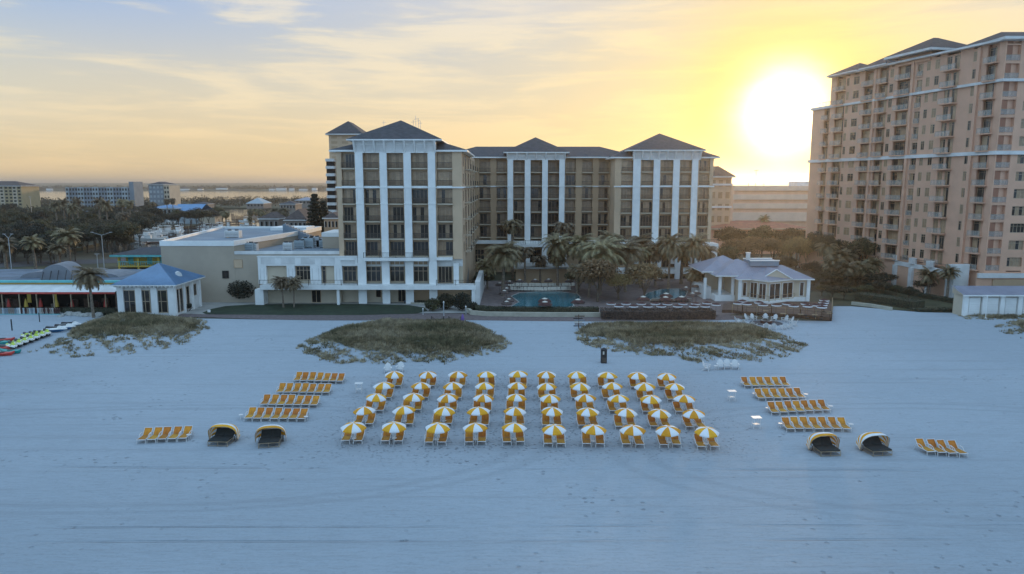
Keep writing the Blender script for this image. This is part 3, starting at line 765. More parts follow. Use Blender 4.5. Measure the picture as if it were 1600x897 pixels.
def rail(x0, x1, y, z, m='bronze', h=1.0, step=.25, post=3.0):
    r_ = MB(); r_.box(x0, y, z+h-.06, x1, y+.06, z+h, m); r_.box(x0, y+.01, z+.1, x1, y+.05, z+.14, m)
    n = int((x1-x0)/step)
    for i in range(n+1):
        x = x0+(x1-x0)*i/n; r_.box(x-.015, y+.015, z+.14, x+.015, y+.045, z+h-.06, m)
    n = max(1, int((x1-x0)/post))
    for i in range(n+1):
        x = x0+(x1-x0)*i/n; r_.box(x-.05, y-.01, z, x+.05, y+.07, z+h+.05, m)
    return r_
rail(PX(406, Yw-2.1, 449), PX(559, Yw-2.1, 449), Yw-2.15, zband1).build('railing', hotel)
rail(PX(682, Yw-2.1, 449), PX(742, Yw-2.1, 449), Yw-2.15, zband1).build('railing', hotel)
rail(PX(568, Yw-1.7, 400), PX(669, Yw-1.7, 400), Yw-1.66, zb-.2).build('railing', hotel)
bk3 = Bucket(hotel, 100)
zw0, zw1 = PZ(440, Yw+1), PZ(416, Yw+1)
body = MB(); body.box(xl+.03, Yw+1.0, zband1, xr-.03, Yw+1.49, zb-.9, 'cream')
body.box(xl+.03, Yw+.9, PZ(416, Yw+1)+.0, xr-.03, Yw+.999, zb-.3, 'offwhite')
body.build('wall', hotel)
for a, b_ in ((535,555.5),(571,594),(608,631),(645,668)):
    window(bk3, FR0, PX(a, Yw, 428), PX(b_, Yw, 428), zw0, zw1, Yw+.99, 3, 'glass', 'winframe', transom=.9, ft=.12, name='hall_window')
    window(bk3, FR0, PX(a, Yw, 412), PX(b_, Yw, 412), zw1+.25, zw1+1.05, Yw+.88, 3, 'curtain', 'offwhite', ft=.1, name='transom_window')
window(bk3, FR0, PX(684, Yw, 428), PX(706, Yw, 428), zband1+.05, zw1, Yw+.99, 4, 'glass', 'winframe', ft=.1, name='hall_window')
window(bk3, FR0, PX(462, Yw, 428), PX(485, Yw, 428), PZ(438, Yw), PZ(416, Yw), Yw+.41, 4, 'glass', 'winframe', transom=.8, ft=.12, name='hall_window')
window(bk3, FR0, PX(502.5, Yw, 428), PX(509, Yw, 428), zband1+.05, PZ(416, Yw), Yw+.41, 1, 'glass', 'winframe', transom=.8, ft=.12, name='terrace_door')
window(bk3, FR0, PX(486, Yw, 462), PX(501, Yw, 462)-.0, .05, PZ(453.5, Yw), Yw+.41, 2, 'black', 'tan', ft=.1, name='service_door')
window(bk3, FR0, PX(585, Yw, 462), PX(594, Yw, 462), .9, 2.6, Yw+1.35, 1, 'black', 'tan', ft=.1, name='lobby_window')
window(bk3, FR0, PX(620, Yw, 462), PX(632, Yw, 462), .05, 2.7, Yw+1.35, 2, 'black', 'winframe', ft=.1, name='lobby_door')
g0 = MB(); g0.box(xl+.03, Yw+1.36, 0, PX(644, Yw, 460), Yw+1.49, zband0-.02, 'cream'); g0.box(PX(644.5, Yw, 460), Yw+1.42, 0, PX(735, Yw, 460), Yw+1.48, zband0-.02, 'tan_dark')
g0.build('wall', hotel)
# stair and stepped planting wall at the right end of the terrace
st_ = MB()
xs0 = PX(738, Yw, 450)
for i in range(14):
    st_.box(xs0-6.5+.0, Yw+4+i*1.1, 0, xs0-1.8, Yw+5.1+i*1.1, zband1*(.3)+i*.26, 'concrete')
st_.build('stair', hotel)
st_ = MB()
st_.prism([(xs0+.6, Yw-1.8), (xs0+1.5, Yw-1.8), (xs0+1.5, Yw+34), (xs0+.6, Yw+34)], 0, zband1+.6, 'offwhite')
st_.build('terrace_wall', hotel)
# terrace and lower floor of centre wing and right tower
lw = MB()
ztc = PZ(376, YC-2)
lw.box(xcl, YC-3.2, ztc-.7, xcr, YC-.01, ztc, 'white'); lw.box(xcl, YC-.4, 0, xcr, YC-.01, ztc-.71, 'tan_dark')
lw.box(PX(800, YB-4, 380), YB-4.5, ztc-1.1, PX(884, YB-4, 380), YB+.2, ztc-.45, 'white')
for u in (819, 847, 876): lw.box(PX(u, YB-4.2, 400), YB-4.3, 0, PX(u+9, YB-4.2, 400), YB-3.6, ztc-1.11, 'white')
for u0, u1 in ((742, 756), (768, 782), (826, 845), (856, 874), (937, 949)):
    lw.box(PX(u0, YC, 400), YC-.46, PZ(409, YC), PX(u1, YC, 400), YC-.41, PZ(390, YC), 'glass')
    for q in (.33, .66): 
        xq = PX(u0+(u1-u0)*q, YC, 400); lw.box(xq-.06, YC-.50, PZ(409, YC), xq+.06, YC-.465, PZ(390, YC), 'winframe')
    lw.box(PX(u0, YC, 400), YC-.50, PZ(398, YC)-.06, PX(u1, YC, 400), YC-.468, PZ(398, YC)+.06, 'winframe')
zt0 = PZ(388.5, Y2-4); zt1 = PZ(380.5, Y2-4)
lw.box(PX(966, Y2-4.2, 385), Y2-4.5, zt0, PX(1122, Y2-4.2, 385), Y2+.3, zt1, 'white')
lw.box(PX(966, Y2-4.2, 424), Y2-4.3, PZ(427.5, Y2-4), PX(1118, Y2-4.2, 424), Y2+.3, PZ(421, Y2-4), 'white')
for u in (1024, 1055, 1086, 1111): lw.box(PX(u, Y2-4.2, 405), Y2-4.4, 0, PX(u+9, Y2-4.2, 405), Y2-3.7, zt0-.005, 'white')
for u0, u1 in ((1005, 1023), (1035, 1054), (1065, 1085), (1096, 1110)):
    lw.box(PX(u0, Y2+.3, 405), Y2+.34, PZ(417, Y2), PX(u1, Y2+.3, 405), Y2+.4, PZ(391, Y2), 'glass')
    for q in (.33, .66):
        xq = PX(u0+(u1-u0)*q, Y2, 400); lw.box(xq-.06, Y2+.28, PZ(417, Y2), xq+.06, Y2+.335, PZ(391, Y2), 'winframe')
lw.box(PX(966, Y2+.4, 400), Y2+.42, 0, PX(1116, Y2+.4, 400), Y2+.5, zt0-.01, 'tan_dark')
lw.build('podium', hotel)
rail(PX(966, Y2-4.4, 380), PX(1122, Y2-4.4, 380), Y2-4.4, zt1, step=.4).build('railing', hotel)
rail(PX(800, YB-4.4, 380), PX(884, YB-4.4, 380), YB-4.4, ztc-.45, step=.4).build('railing', hotel)
# stage wall above the pool
stg = MB(); xs1, xs2 = PX(827, 158, 410), PX(872, 158, 410)
stg.box(xs1-3, 158, 0, xs2+2, 166, 3.6, 'tan_dark'); stg.box(xs1-3.5, 156.5, 3.6, xs2+2.5, 166.2, 4.0, 'concrete')
stg.build('pool_bar', hotel)

# ------------------------------------------------------------------ flat roofed wing left of the tower
wing = empty('annex_building', (-48, 140, 0), 'windowless cream flat roofed annex joined to the left of the white pilastered hotel', 'building')
Ya = Y1+1.0
xA, xB = PX(252, Ya, 400), PX(365.5, Ya, 390)
zA = PZ(376.5, Ya)
zLow = PZ(392.5, Ya)
poly = [(xA, Ya), (xB, Ya), (xB+4.2, Ya+30), (xB+4.2, Ya+46), (xA-7, Ya+46)]
b = MB(); b.prism(poly, 0, zA-.5, 'annex', 'flatroof')
b.prism([(xB+.01, Ya+.02), (xl-.01, Ya+.02), (xl-.01, Ya+40), (xB+4.3, Ya+40), (xB+4.3, Ya+30)], 0, zLow-.4, 'annex', 'flatroof')
b.build('wall', wing)
b = MB()
def parapet(b, pts, z0, z1, t, m, close=True):
    n = len(pts)
    for i in range(n if close else n-1):
        (x0, y0), (x1, y1) = pts[i], pts[(i+1) % n]; l = math.dist((x0, y0), (x1, y1))
        b.frame((x0, y0), (x1-x0, y1-y0)); b.box(-.12+.004*i, -.12, z0+.003*i, l+.12-.004*i, t, z1+.003*i, m)
    b.frame((0, 0), (1, 0))
parapet(b, poly, zA-.95, zA, .35, 'white'); b.build('parapet', wing)
b = MB(); parapet(b, [(xB+.2, Ya), (xl-.02, Ya)], zLow-.6, zLow, .3, 'offwhite', False)
zM = PZ(362, Ya+25)
b.box(PX(508, Ya+12, 380), Ya+10, zLow-.4, xl, Ya+20, PZ(363, Ya+12), 'annex'); b.box(PX(507, Ya+12, 380), Ya+9.9, PZ(370, Ya+10), xl-.02, Ya+20.1, PZ(363.5, Ya+10), 'white')
b.build('roof_edge', wing); b = MB(); b.box(PX(424, Ya+38, 360), Ya+38, zLow-.5, PX(478, Ya+38, 360), Ya+45, PZ(357, Ya+38), 'annex')
b.box(PX(423, Ya+38, 360), Ya+37.8, PZ(362, Ya+38), PX(479, Ya+38, 360), Ya+45.2, PZ(355.5, Ya+38), 'white')
b.build('roof_edge', wing)
b = MB()
for k in range(12):
    b.box(PX(440, Ya+30)+k*.8, Ya+30-k*.5, zLow-.35, PX(440, Ya+30)+k*.8+.8, Ya+32-k*.5, zLow+3.4-k*.28, 'flatroof')
b.build('roof_stair', wing)
bk4 = Bucket(wing, 50)
window(bk4, FR0, PX(347.5, Ya, 428), PX(357.5, Ya, 428), PZ(435, Ya), PZ(423, Ya), Ya-.0, 2, 'glass', 'dark', transom=.45, ft=.05)
window(bk4, FR0, PX(365.5, Ya, 411), PX(379, Ya, 411), PZ(418.5, Ya), PZ(405.5, Ya), Ya-.0, 1, 'tan', 'tan_dark', ft=.08, name='louvre_panel')
def hvac(u, v, Y, wx, wy, h, k):
    x, z = P(u, v, Y); root = empty('rooftop_unit', (x, Y, zLow-.4 if u > 370 else zA-.5), None, 'air conditioner')
    z = root.location.z
    b = MB(); b.box(x-wx/2, Y, z+.15, x+wx/2, Y+wy, z+h, k); 
    for i in range(3): b.box(x-wx/2+.1, Y-.03, z+.4+i*h*.2, x+wx/2-.1, Y-.002, z+.45+i*h*.2, 'dark')
    b.build('casing', root)
    b = MB()
    for i in range(2):
        cx = x-wx/4+i*wx/2
        pts = [(cx+.4*math.cos(a*math.pi/6), Y+wy/2+.4*math.sin(a*math.pi/6)) for a in range(12)]; b.prism(pts, z+h+.002, z+h+.22, 'dark')
    b.build('fan', root)
    b = MB(); b.box(x-wx/2-.1, Y-.1, z+.001, x-wx/2+.2, Y+wy+.1, z+.148, 'metal'); b.box(x+wx/2-.2, Y-.1, z+.001, x+wx/2+.1, Y+wy+.1, z+.148, 'metal'); b.build('skid', root)
    return root
for i, a in enumerate([(362, 366, Ya+14, 3.0, 1.8, 1.5, 'offwhite', 'pale air conditioning unit on the upper left roof of the cream annex'),
          (386, 388, Ya+4, 2.2, 1.6, 1.6, 'palegrey', 'blue grey air conditioning unit at the left end of the lower annex roof'),
          (396, 388, Ya+5, 1.2, 1.2, 1.4, 'offwhite', 'small pale air conditioning unit beside the left one on the lower annex roof'),
          (449, 386, Ya+6, 1.8, 1.4, 1.5, 'offwhite', 'cream air conditioning unit left of the centre on the lower annex roof'),
          (467, 382, Ya+10, 2.0, 1.5, 1.6, 'palegrey', 'grey boxy air conditioning unit second in the row on the lower annex roof'),
          (480, 381, Ya+11, 2.4, 1.8, 2.0, 'palegrey', 'tallest bluish air conditioning unit in the cluster on the lower annex roof'),
          (490, 380, Ya+12, 2.2, 1.6, 2.2, 'metal', 'metal air conditioning unit with ducts in the cluster on the lower annex roof'),
          (502, 381, Ya+12, 2.0, 1.6, 1.5, 'palegrey', 'blue air conditioning unit nearest the tower on the lower annex roof')]):
    o = hvac(*a[:-1]); tag(o, a[-1], None, 'air conditioning units on the annex roof')

# ------------------------------------------------------------------ condominium tower, right
cond = empty('condominium_tower', (95, 155, 0), 'tall pinkish beige condominium block with glass balconies stepping back on the right', 'building')
Bp = (PX(1555, 134.0, 245), 134.0); Ap = (PX(1266, 187.0, 245), 187.0)
Lc = math.dist(Ap, Bp); dc = ((Bp[0]-Ap[0])/Lc, (Bp[1]-Ap[1])/Lc)
FRC = (Ap, (Bp[0]-Ap[0], Bp[1]-Ap[1]))                               # runs from far to near, inward on its left (+X)
def S(u):                                                            # distance along the facade of a line of sight
    k = (u-800)/FPX*cp_; k = (u-800)/FPX/ (cp_ + (448.5-245)/FPX*sp_)
    # x = k*y ; Ap + s*dc
    return (k*Ap[1]-Ap[0])/(dc[0]-k*dc[1])
zc = [PZ(v, 134.0) for v in (94.5,123,154,182,211.5,237,261.5,289.7,316.7,343.6,369,395,423)]
z0c, z12 = zc[0], zc[-1]; CF = [z0c+(z12-z0c)*i/12 for i in range(13)]; CH = (z0c-z12)/12
zroof = CF[0]+CH+.3
ztier = CF[1]-.0
sE = S(1297)                                                          # the end that stops two storeys lower
w_ = MB(*FRC)
w_.box(0, 1.6, 0, Lc-.02, 24, ztier+.0, 'pink'); w_.box(sE, 1.61, ztier-.01, Lc-.03, 23.9, zroof, 'pink'); w_.box(.1, 1.597, CF[-1], Lc-.1, 1.599, ztier-.1, 'recess_shade'); w_.box(sE+.1, 1.6, ztier, Lc-.1, 1.605, zroof-.5, 'recess_shade')
w_.build('wall', cond)
# columns: (u0,u1,kind) measured at the long white band
cols = [(1283.7,1292,'b'),(1299.8,1314,'b'),(1315.5,1319.5,'w'),(1326,1335,'w'),(1343,1358.5,'b'),(1365,1379,'b'),(1381.5,1387,'w'),
        (1393.6,1415,'b'),(1423,1431.5,'d'),(1437,1442.5,'w'),(1449.7,1456.5,'w'),(1467,1487,'B'),(1507,1514.5,'w'),(1528,1545.5,'b')]
bkc = Bucket(cond, 100)
w_ = MB(*FRC)
ed = [0.0]
for u0, u1, k in cols: ed += [S(u0), S(u1)]
ed.append(Lc)
order = []
for i in range(0, len(ed), 2):                                        # solid piers between the openings
    top = ztier if ed[i+1] <= sE+.5 else zroof-.01
    w_.box(ed[i], 0, 0, ed[i+1], .30, top, 'pink'); w_.box(ed[i]+.003, .301, 0, ed[i+1]-.003, 1.595, top-.01, 'recess_shade')
    if i in (10, 16, 26): w_.box(ed[i]+.05, -.42, CF[-1]-.2, min(ed[i]+.75, ed[i+1]-.02), -.002, top-.3, 'pink')
for ci, (u0, u1, k) in enumerate(cols):
    s0, s1 = S(u0), S(u1)
    for i, zs in enumerate(CF):
        if s1 <= sE and i < 2: continue
        order.append((ci, i, s0, s1, k, zs))
    if k == 'w' : pass
for (ci, i, s0, s1, k, zs) in order:                                  # fill above and below openings
    if k == 'w':
        w_.box(s0, .02, zs-.02, s1, 1.59, zs+.85, 'pink'); w_.box(s0, .02, zs+CH-.55, s1, 1.59, zs+CH-.03, 'pink')
    elif k == 'b':
        w_.box(s0+.002, .605, zs, s1-.002, 1.58, zs+CH-.24, 'recess_shade')
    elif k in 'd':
        w_.box(s0+.002, .305, zs, s1-.002, 1.58, zs+CH-.24, 'recess_shade')
        w_.box(s0, .02, zs+CH-.75, s1, 1.59, zs+CH-.23, 'pink')
    elif k == 'B':
        w_.box(s0+(s1-s0)*.40, .02, zs+.001, s0+(s1-s0)*.56, 1.59, zs+CH-.4, 'pink'); w_.box(s0, .02, zs+CH-.5, s1, 1.59, zs+CH-.23, 'pink')
w_.box(S(1283), .02, 0, Lc-.01, 1.59, CF[-1]-.23, 'pink')
w_.build('wall', cond)
order.sort(key=lambda t: -t[2])
CP = ['curtain','glass','glass','curtain_light']
for (ci, i, s0, s1, k, zs) in order:
    if k == 'w':
        window(bkc, FRC, s0+.02, s1-.02, zs+.86, zs+CH-.56, .10, 2, rnd.choice([['glass'],['curtain'],['curtain','glass']]), 'winframe', transom=.45, ft=.07)
    elif k == 'B':
        window(bkc, FRC, s0+.1, s0+(s1-s0)*.39, zs+.03, zs+CH-.52, .15, 2, CP, 'winframe', transom=.4, name='door')
        window(bkc, FRC, s0+(s1-s0)*.57, s1-.1, zs+.03, zs+CH-.52, .15, 2, CP, 'winframe', transom=.4, name='door')
        balcony(bkc, FRC, s0-.2, s1+.2, zs, -1.3, .01, 'railwhite', 'pink', glass=True)
    else:
        window(bkc, FRC, s0+.05, s1-.05, zs+.03, zs+CH-.45 if k == 'b' else zs+CH-.77, .60 if k == 'b' else .3, 3 if s1-s0 > 3 else 2, CP, 'winframe', transom=.4, name='door')
        balcony(bkc, FRC, s0+.005 if k != 'b' else s0-.15, s1-.005 if k != 'b' else s1+.15, zs, -.75 if k == 'b' else -.15, .49 if k == 'b' else .19, 'railwhite', 'pink', glass=True)
# near facade, facing the beach
FRN = (Bp, (1, 0)); xo = Bp[0]
def XN(u): return PX(u, 134.0, 245) - xo
w_ = MB(*FRN)
ncols = [(1556.5,1579,'b'),(1590,1614,'w'),(1626,1648,'w'),(1668,1690,'b'),(1704,1726,'b')]
Wn = XN(1760)
w_.box(.03, 1.6, 0, Wn, 20, zroof-.02, 'pink')
ed = [0.02]
for u0, u1, k in ncols: ed += [XN(u0), XN(u1)]
ed.append(Wn)
for i in range(0, len(ed), 2): w_.box(ed[i], 0 if i else -.02, 0, ed[i+1], 1.595, zroof-.03, 'pink')
for u0, u1, k in ncols:
    for zs in CF:
        if k == 'w':
            w_.box(XN(u0), .02, zs-.02, XN(u1), 1.59, zs+.75, 'pink'); w_.box(XN(u0), .02, zs+CH-.7, XN(u1), 1.59, zs+CH-.03, 'pink')
        else: w_.box(XN(u0), .05, zs+CH-.5, XN(u1), 1.59, zs+CH-.24, 'pink')
w_.box(0.03, .03, 0, Wn, 1.59, CF[-1]-.23, 'pink')
w_.build('wall', cond)
for u0, u1, k in ncols[:2]:
    for zs in CF:
        if k == 'w': window(bkc, FRN, XN(u0)+.02, XN(u1)-.02, zs+.76, zs+CH-.71, .35, 4, ['glass','curtain'], 'winframe', transom=.5, ft=.09)
        else:
            window(bkc, FRN, XN(u0)+.05, XN(u1)-.05, zs+.03, zs+CH-.51, 1.59, 4, CP, 'winframe', transom=.4, name='door')
            balcony(bkc, FRN, XN(u0)+.005, XN(u1)-.005, zs, .03, 1.48, 'railwhite', 'pink', glass=True)
bkc.finish()
# bands and roofs
sb = MB(*FRC)
for j, zz, h in ((1, CF[1], .5), (5, CF[5]-.1, .7)): 
    sb.box(-.3 if j == 5 else sE-8, -.45, zz-h, Lc+.44, .0-.002, zz, 'offwhite')
sb.box(-.3, -.5, ztier-.3, sE, 2, ztier+.15, 'offwhite')
sb.frame(*FRN)
for zz, h in ((CF[1], .5), (CF[5]-.1, .7)): sb.box(-.1, -.44, zz-h-.003, Wn, -.003, zz-.003, 'offwhite')
sb.build('string_course', cond)
tr_ = rail(0, 1, 0, 0)
tr_ = MB(*FRC); tr_.box(0, -.3, ztier+1.1, sE-.3, -.24, ztier+1.16, 'railwhite')
for i in range(14): tr_.box(i*sE/14, -.3, ztier+.16, i*sE/14+.05, -.25, ztier+1.1, 'railwhite')
tr_.build('roof_terrace_railing', cond)
rf = MB(*FRC)
rf.hip(sE-1.0, -1.1, Lc+1.0, 25, zroof+.35, zroof+3.3, 'shingle_brown', inset=9, th=.4, fm='offwhite')
rf.hip(sE-1.4, -1.5, sE+9, 9, zroof+.45, zroof+3.0, 'shingle_brown', th=.3, fm='offwhite')
rf.hip(S(1340), -1.5, S(1382), 9, zroof+.5, zroof+2.9, 'shingle_brown', th=.3, fm='offwhite')
s0, s1 = S(1393), S(1443)
rf.box(s0, -.30, CF[0]+CH-.4, s1, 10, zroof+1.2, 'pink')
rf.hip(s0-2.0, -2.2, s1+2.0, 12, zroof+1.5, zroof+4.8, 'shingle_brown', th=.5, fm='offwhite')
rf.frame(*FRN)
rf.hip(-1.2, -1.3, Wn+1, 22, zroof+.55, zroof+3.6, 'shingle_brown', inset=7, th=.5, fm='offwhite')
rf.build('roof', cond)
# podium with white pilastered garden wall
pod = empty('garden_wall', (86, 150, 0), 'long tan garden wall with white pilasters and railing at the foot of the condominium', 'wall')
zp = PZ(423.5, 137)
def GXY(u, v, z):
    x, y = G(u, v, z); return (x, y)
pts = [(77.5, 190), (85.0, 166), (86.2, 137)]
b = MB(); b.prism([(77.5,190),(85.0,166),(86.2,137),(96,137),(96,200),(84,200)], 0, zp-.8, 'pink'); b.build('wall', pod)
b = MB(); parapet(b, pts, zp-.9, zp, .5, 'offwhite', False); b.build('coping', pod)
for (x, y) in [(86.2,137.2),(85.9,143.5),(85.7,149.5),(85.5,155.5),(85.2,161.5),(85.0,166),(82.5,174),(80,182),(77.6,190)]:
    b = MB(); b.box(x-.55, y-.5, 0, x+.35, y+.7, zp-.91, 'offwhite'); b.box(x-.6, y-.55, zp+.004, x+.4, y+.75, zp+1.25, 'offwhite'); b.build('pilaster', pod)
b = MB(); b.box(86.0, 136.0, 0, 89.0, 137-.13, zp+1.4, 'offwhite'); b.build('pier', pod)
b = MB(); b.box(89.01, 133.2, zp-.9, 118, 133.6, zp, 'offwhite'); b.box(89.01, 133.605, 0, 118, 134.0-.05, zp-.05, 'pink'); b.box(92, 133.4, zp-2.6, 98, 133.604, zp-1.2, 'tan_dark'); b.box(99.5, 133.4, zp-2.6, 106, 133.604, zp-1.2, 'tan_dark'); b.build('plinth', pod)
for (p0, p1) in zip(pts[:-1], pts[1:]):
    b = MB(p0, (p1[0]-p0[0], p1[1]-p0[1])); l = math.dist(p0, p1)
    b.box(0, .1, zp+1.0, l, .16, zp+1.06, 'bronze')
    for i in range(int(l/.4)): b.box(i*.4, .11, zp+.01, i*.4+.03, .15, zp+1.0, 'bronze')
    b.build('railing', pod)
# kiosk under the podium
kio = empty('kiosk', (96, 122, 0), 'white shuttered kiosk with shallow grey metal roof at the right edge below the condominium', 'kiosk')
Yk = 118.6
def KX(u): return PX(u, Yk, 470)
b = MB(); zk = PZ(460.5, Yk)
b.box(KX(1507), Yk+.5, 0, KX(1720), Yk+3, zk-.05, 'cream'); b.build('wall', kio)
for u in (1507, 1536, 1564, 1592, 1622, 1652, 1682, 1712):
    b = MB(); b.box(KX(u), Yk, 0, KX(u+7), Yk+.49, zk-.12, 'white'); b.build('pilaster', kio)
for u in (1516.5, 1545, 1573.5, 1602, 1631, 1661):
    b = MB(); b.box(KX(u), Yk+.30, .25, KX(u+17.5), Yk+.495, zk-.55, 'white')
    for q in range(5): b.box(KX(u)+.02, Yk+.27, .45+q*.38, KX(u+17.5)-.02, Yk+.298, .48+q*.38, 'offwhite')
    b.build('shutter', kio)
b = MB(); b.add([(KX(1505)-.3,Yk-.4,zk),(KX(1722),Yk-.4,zk),(KX(1722),Yk+3.6,zk+1.0),(KX(1505)+.3,Yk+3.6,zk+1.0)], [(0,1,2,3)], 'greymetal')
b.box(KX(1505)-.3, Yk-.42, zk-.24, KX(1722), Yk-.25, zk-.004, 'white')
b.add([(KX(1505)-.3,Yk-.4,zk-.01),(KX(1505)+.3,Yk+3.6,zk+.99),(KX(1505)+.3,Yk+3.6,zk-.3)], [(0,1,2)], 'cream')
n = 40
for i in range(n):
    x = KX(1505)-.2 + (KX(1722)-KX(1505))*i/n
    b.add([(x,Yk-.4,zk+.005),(x+.06,Yk-.4,zk+.05),(x+.06,Yk+3.6,zk+1.05),(x,Yk+3.6,zk+1.005)], [(0,1,2,3)], 'greymetal')
b.build('roof', kio)
b = MB(); b.bar((KX(1527), Yk-2.5, 0), (KX(1527), Yk-2.5, zk+.2), .06, 'white', 6); b.box(KX(1527)-.12, Yk-2.6, 0, KX(1527)+.12, Yk-2.4, .3, 'white')
tag(b.build('flag_pole', loc=(KX(1527), Yk-2.5, 0)), 'thin white pole standing in front of the white kiosk', 'pole')

# ------------------------------------------------------------------ beach pavilion, left
pav = empty('beach_pavilion', (-60, 118, 0), 'square white pavilion with blue metal hip roof between the red restaurant and annex', 'pavilion')
Yp = 118.9; xp0, xp1 = PX(184, Yp, 450), PX(273.5, Yp, 450); yb_ = 129.0; zp_ = PZ(445.5, Yp)
b = MB(); b.box(xp0, Yp+.25, 0, xp1-.25, yb_, zp_-.35, 'offwhite'); b.build('wall', pav)
for u in (183, 211.5, 236, 262.5):
    b = MB(); x0 = PX(u, Yp, 460); b.box(x0, Yp-.12, 0, x0+1.05, Yp+.24, zp_-.36, 'white'); b.build('pilaster', pav)
bkp = Bucket(pav, 50)
for u0, u1 in ((192, 211), (218, 234), (241, 261)):
    window(bkp, FR0, PX(u0, Yp, 470), PX(u1, Yp, 470), .55, zp_-.9, Yp+.248, 2, 'glass', 'winframe', transom=(zp_-1.45)*.5, ft=.12)
FRP = ((xp1-.25, Yp+.25), (0, 1))
b = MB(*FRP)
for s_ in (-.25, 2.9, 6.2, 9.2): b = MB(*FRP); b.box(s_, -.25, 0, s_+.45, -.001, zp_-.36, 'white'); b.build('pilaster', pav)
def flank_window(s0, s1, z0, z1):
    b = MB(*FRP); g = MB(*FRP)
    b.box(s0, -.06, z0, s1, -.002, z0+.1, 'winframe'); b.box(s0, -.06, z1-.1, s1, -.002, z1, 'winframe'); b.box(s0, -.06, z0+.1, s0+.1, -.002, z1-.1, 'winframe'); b.box(s1-.1, -.06, z0+.1, s1, -.002, z1-.1, 'winframe')
    g.box(s0+.05, -.03, z0+.05, s1-.05, -.006, z1-.05, 'glass'); o = b.build('window', pav); g.build('pane', o)
flank_window(.5, 1.4, .4, zp_-.9); flank_window(1.7, 2.8, .4, zp_-.9); flank_window(4.2, 5.3, .4, zp_-.9); flank_window(6.9, 8.2, zp_-3.0, zp_-.9); flank_window(9.75, 10.2, zp_-2.9, zp_-.9)
b = MB(); e0, e1, f0, f1 = xp0-.75, xp1+.6, Yp-.9, yb_+.7
zr = PZ(411, 124); b.hip(e0, f0, e1, f1, zp_+.12, zr, 'bluemetal', th=.2)
cxr = ((e0+e1)/2)
for k in range(48):                                                   # standing seams
    t = k/47; x = e0+(e1-e0)*t; ratio = 1-abs(t-.5)*2
    b.bar((x, f0, zp_+.15), (x+(cxr-x)*0, f0+(f1-f0)/2*ratio, zp_+.15+(zr-zp_-.12)*ratio), .03, 'bluemetal', 4)
    y = f0+(f1-f0)*t
    b.bar((e1, y, zp_+.15), (e1-(e1-e0)/2*ratio, y, zp_+.15+(zr-zp_-.12)*ratio), .03, 'bluemetal', 4)
b.build('roof', pav)
b = MB()                                                              # white eyebrow vent on the right slope
vx, vy, vz = xp1-2.0, yb_-3.9, PZ(424, 124)
pr = [(math.cos(a*math.pi/8)*.5, math.sin(a*math.pi/8)*.85) for a in range(9)]
b.add([(vx+1.0+px, vy-2.4+px*.4, vz-.75+pz) for px, pz in pr]+[(vx+.3+px, vy-1.4+px*.4, vz-.45+pz*.6) for px, pz in pr], [(i, i+1, 10+i, 9+i) for i in range(8)]+[tuple(range(9))], 'offwhite')
b.build('roof_vent', pav)
b = MB()
for i in range(16):
    x = xp0-.2+(xp1-xp0+.3)*i/15; b.box(x-.08, Yp-.75, zp_-.32, x+.08, Yp+.2, zp_-.11, 'white')
b.build('eave_bracket', pav)

# ------------------------------------------------------------------ restaurant pavilion, right
rs = empty('restaurant_pavilion', (48, 140, 0), 'white restaurant pavilion with grey metal hip roofs and angled glass bay above the deck', 'pavilion')
Yr = 132.3
def RX(u, v=450, Y=Yr): return PX(u, Y, v)
zE = PZ(435.5, Yr-.5); zF = PZ(464, Yr)
b = MB(); b.box(RX(1154), Yr, 0, RX(1262), Yr+9, zE-.2, 'cream'); b.box(RX(1154)-.05, Yr-.12, 0, RX(1262), Yr-.002, zF-.0, 'white'); b.build('wall', rs)
b = MB(); b.box(RX(1123), Yr+2.0, 0, RX(1154)-.01, Yr+10, zF, 'white'); b.box(RX(1123), Yr+9.5, zF, RX(1154)-.01, Yr+10, PZ(429, Yr+2)-.2, 'cream')
for u in (1123, 1143): b.box(RX(u, 450, Yr+2), Yr+1.9, 0, RX(u, 450, Yr+2)+.5, Yr+2.4, PZ(431, Yr+2)-.1, 'white')
b.box(RX(1110), Yr+5, 0, RX(1123)-.01, Yr+14, 2.4, 'offwhite'); b.box(RX(1110), Yr+4.5, 0, RX(1110)+.5, Yr+5, 4.2, 'white'); b.build('porch', rs)
for u in (1153, 1259.5):
    b = MB(); b.box(RX(u), Yr-.4, 0, RX(u)+.62, Yr-.123, zE-.2, 'white'); b.build('pilaster', rs)
# bay: two glazed faces meeting at a point
pL, pM, pR = (RX(1168), Yr-.15), (RX(1202, 450, Yr-4), Yr-4.2), (RX(1243), Yr-.15)
b = MB(); b.prism([pL, pM, pR], zF-1.0, zF-.25, 'white'); b.build('bay_floor', rs)
b = MB(); b.prism([(pL[0]+.3,Yr-.125), (pM[0], Yr-3.2), (pR[0]-.3,Yr-.125)], zF-.249, zE-.25, 'cream'); b.prism([(pL[0]-.2,Yr-.13), (pM[0], Yr-3.9), (pR[0]+.2,Yr-.13)], zE-.24, zE+.05, 'white'); b.add([(pL[0]-.3,Yr-.2,zE+.06),(pM[0],Yr-4.0,zE+.06),(pR[0]+.3,Yr-.2,zE+.06),(pM[0],Yr+1.2,zE+1.1)], [(0,1,3),(1,2,3)], 'greymetal'); b.build('bay', rs)
bkr = Bucket(rs, 50)
for q0, q1 in (((pL[0]+.3, Yr-.125), (pM[0], Yr-3.2)), ((pM[0], Yr-3.2), (pR[0]-.3, Yr-.125))):
    l = math.dist(q0, q1); fr = (q0, (q1[0]-q0[0], q1[1]-q0[1]))
    for s0 in (.06, .54): window(bkr, fr, l*s0, l*(s0+.40), zF-.05, zE-.6, -.0, 2, 'glass', 'white', ft=.09)
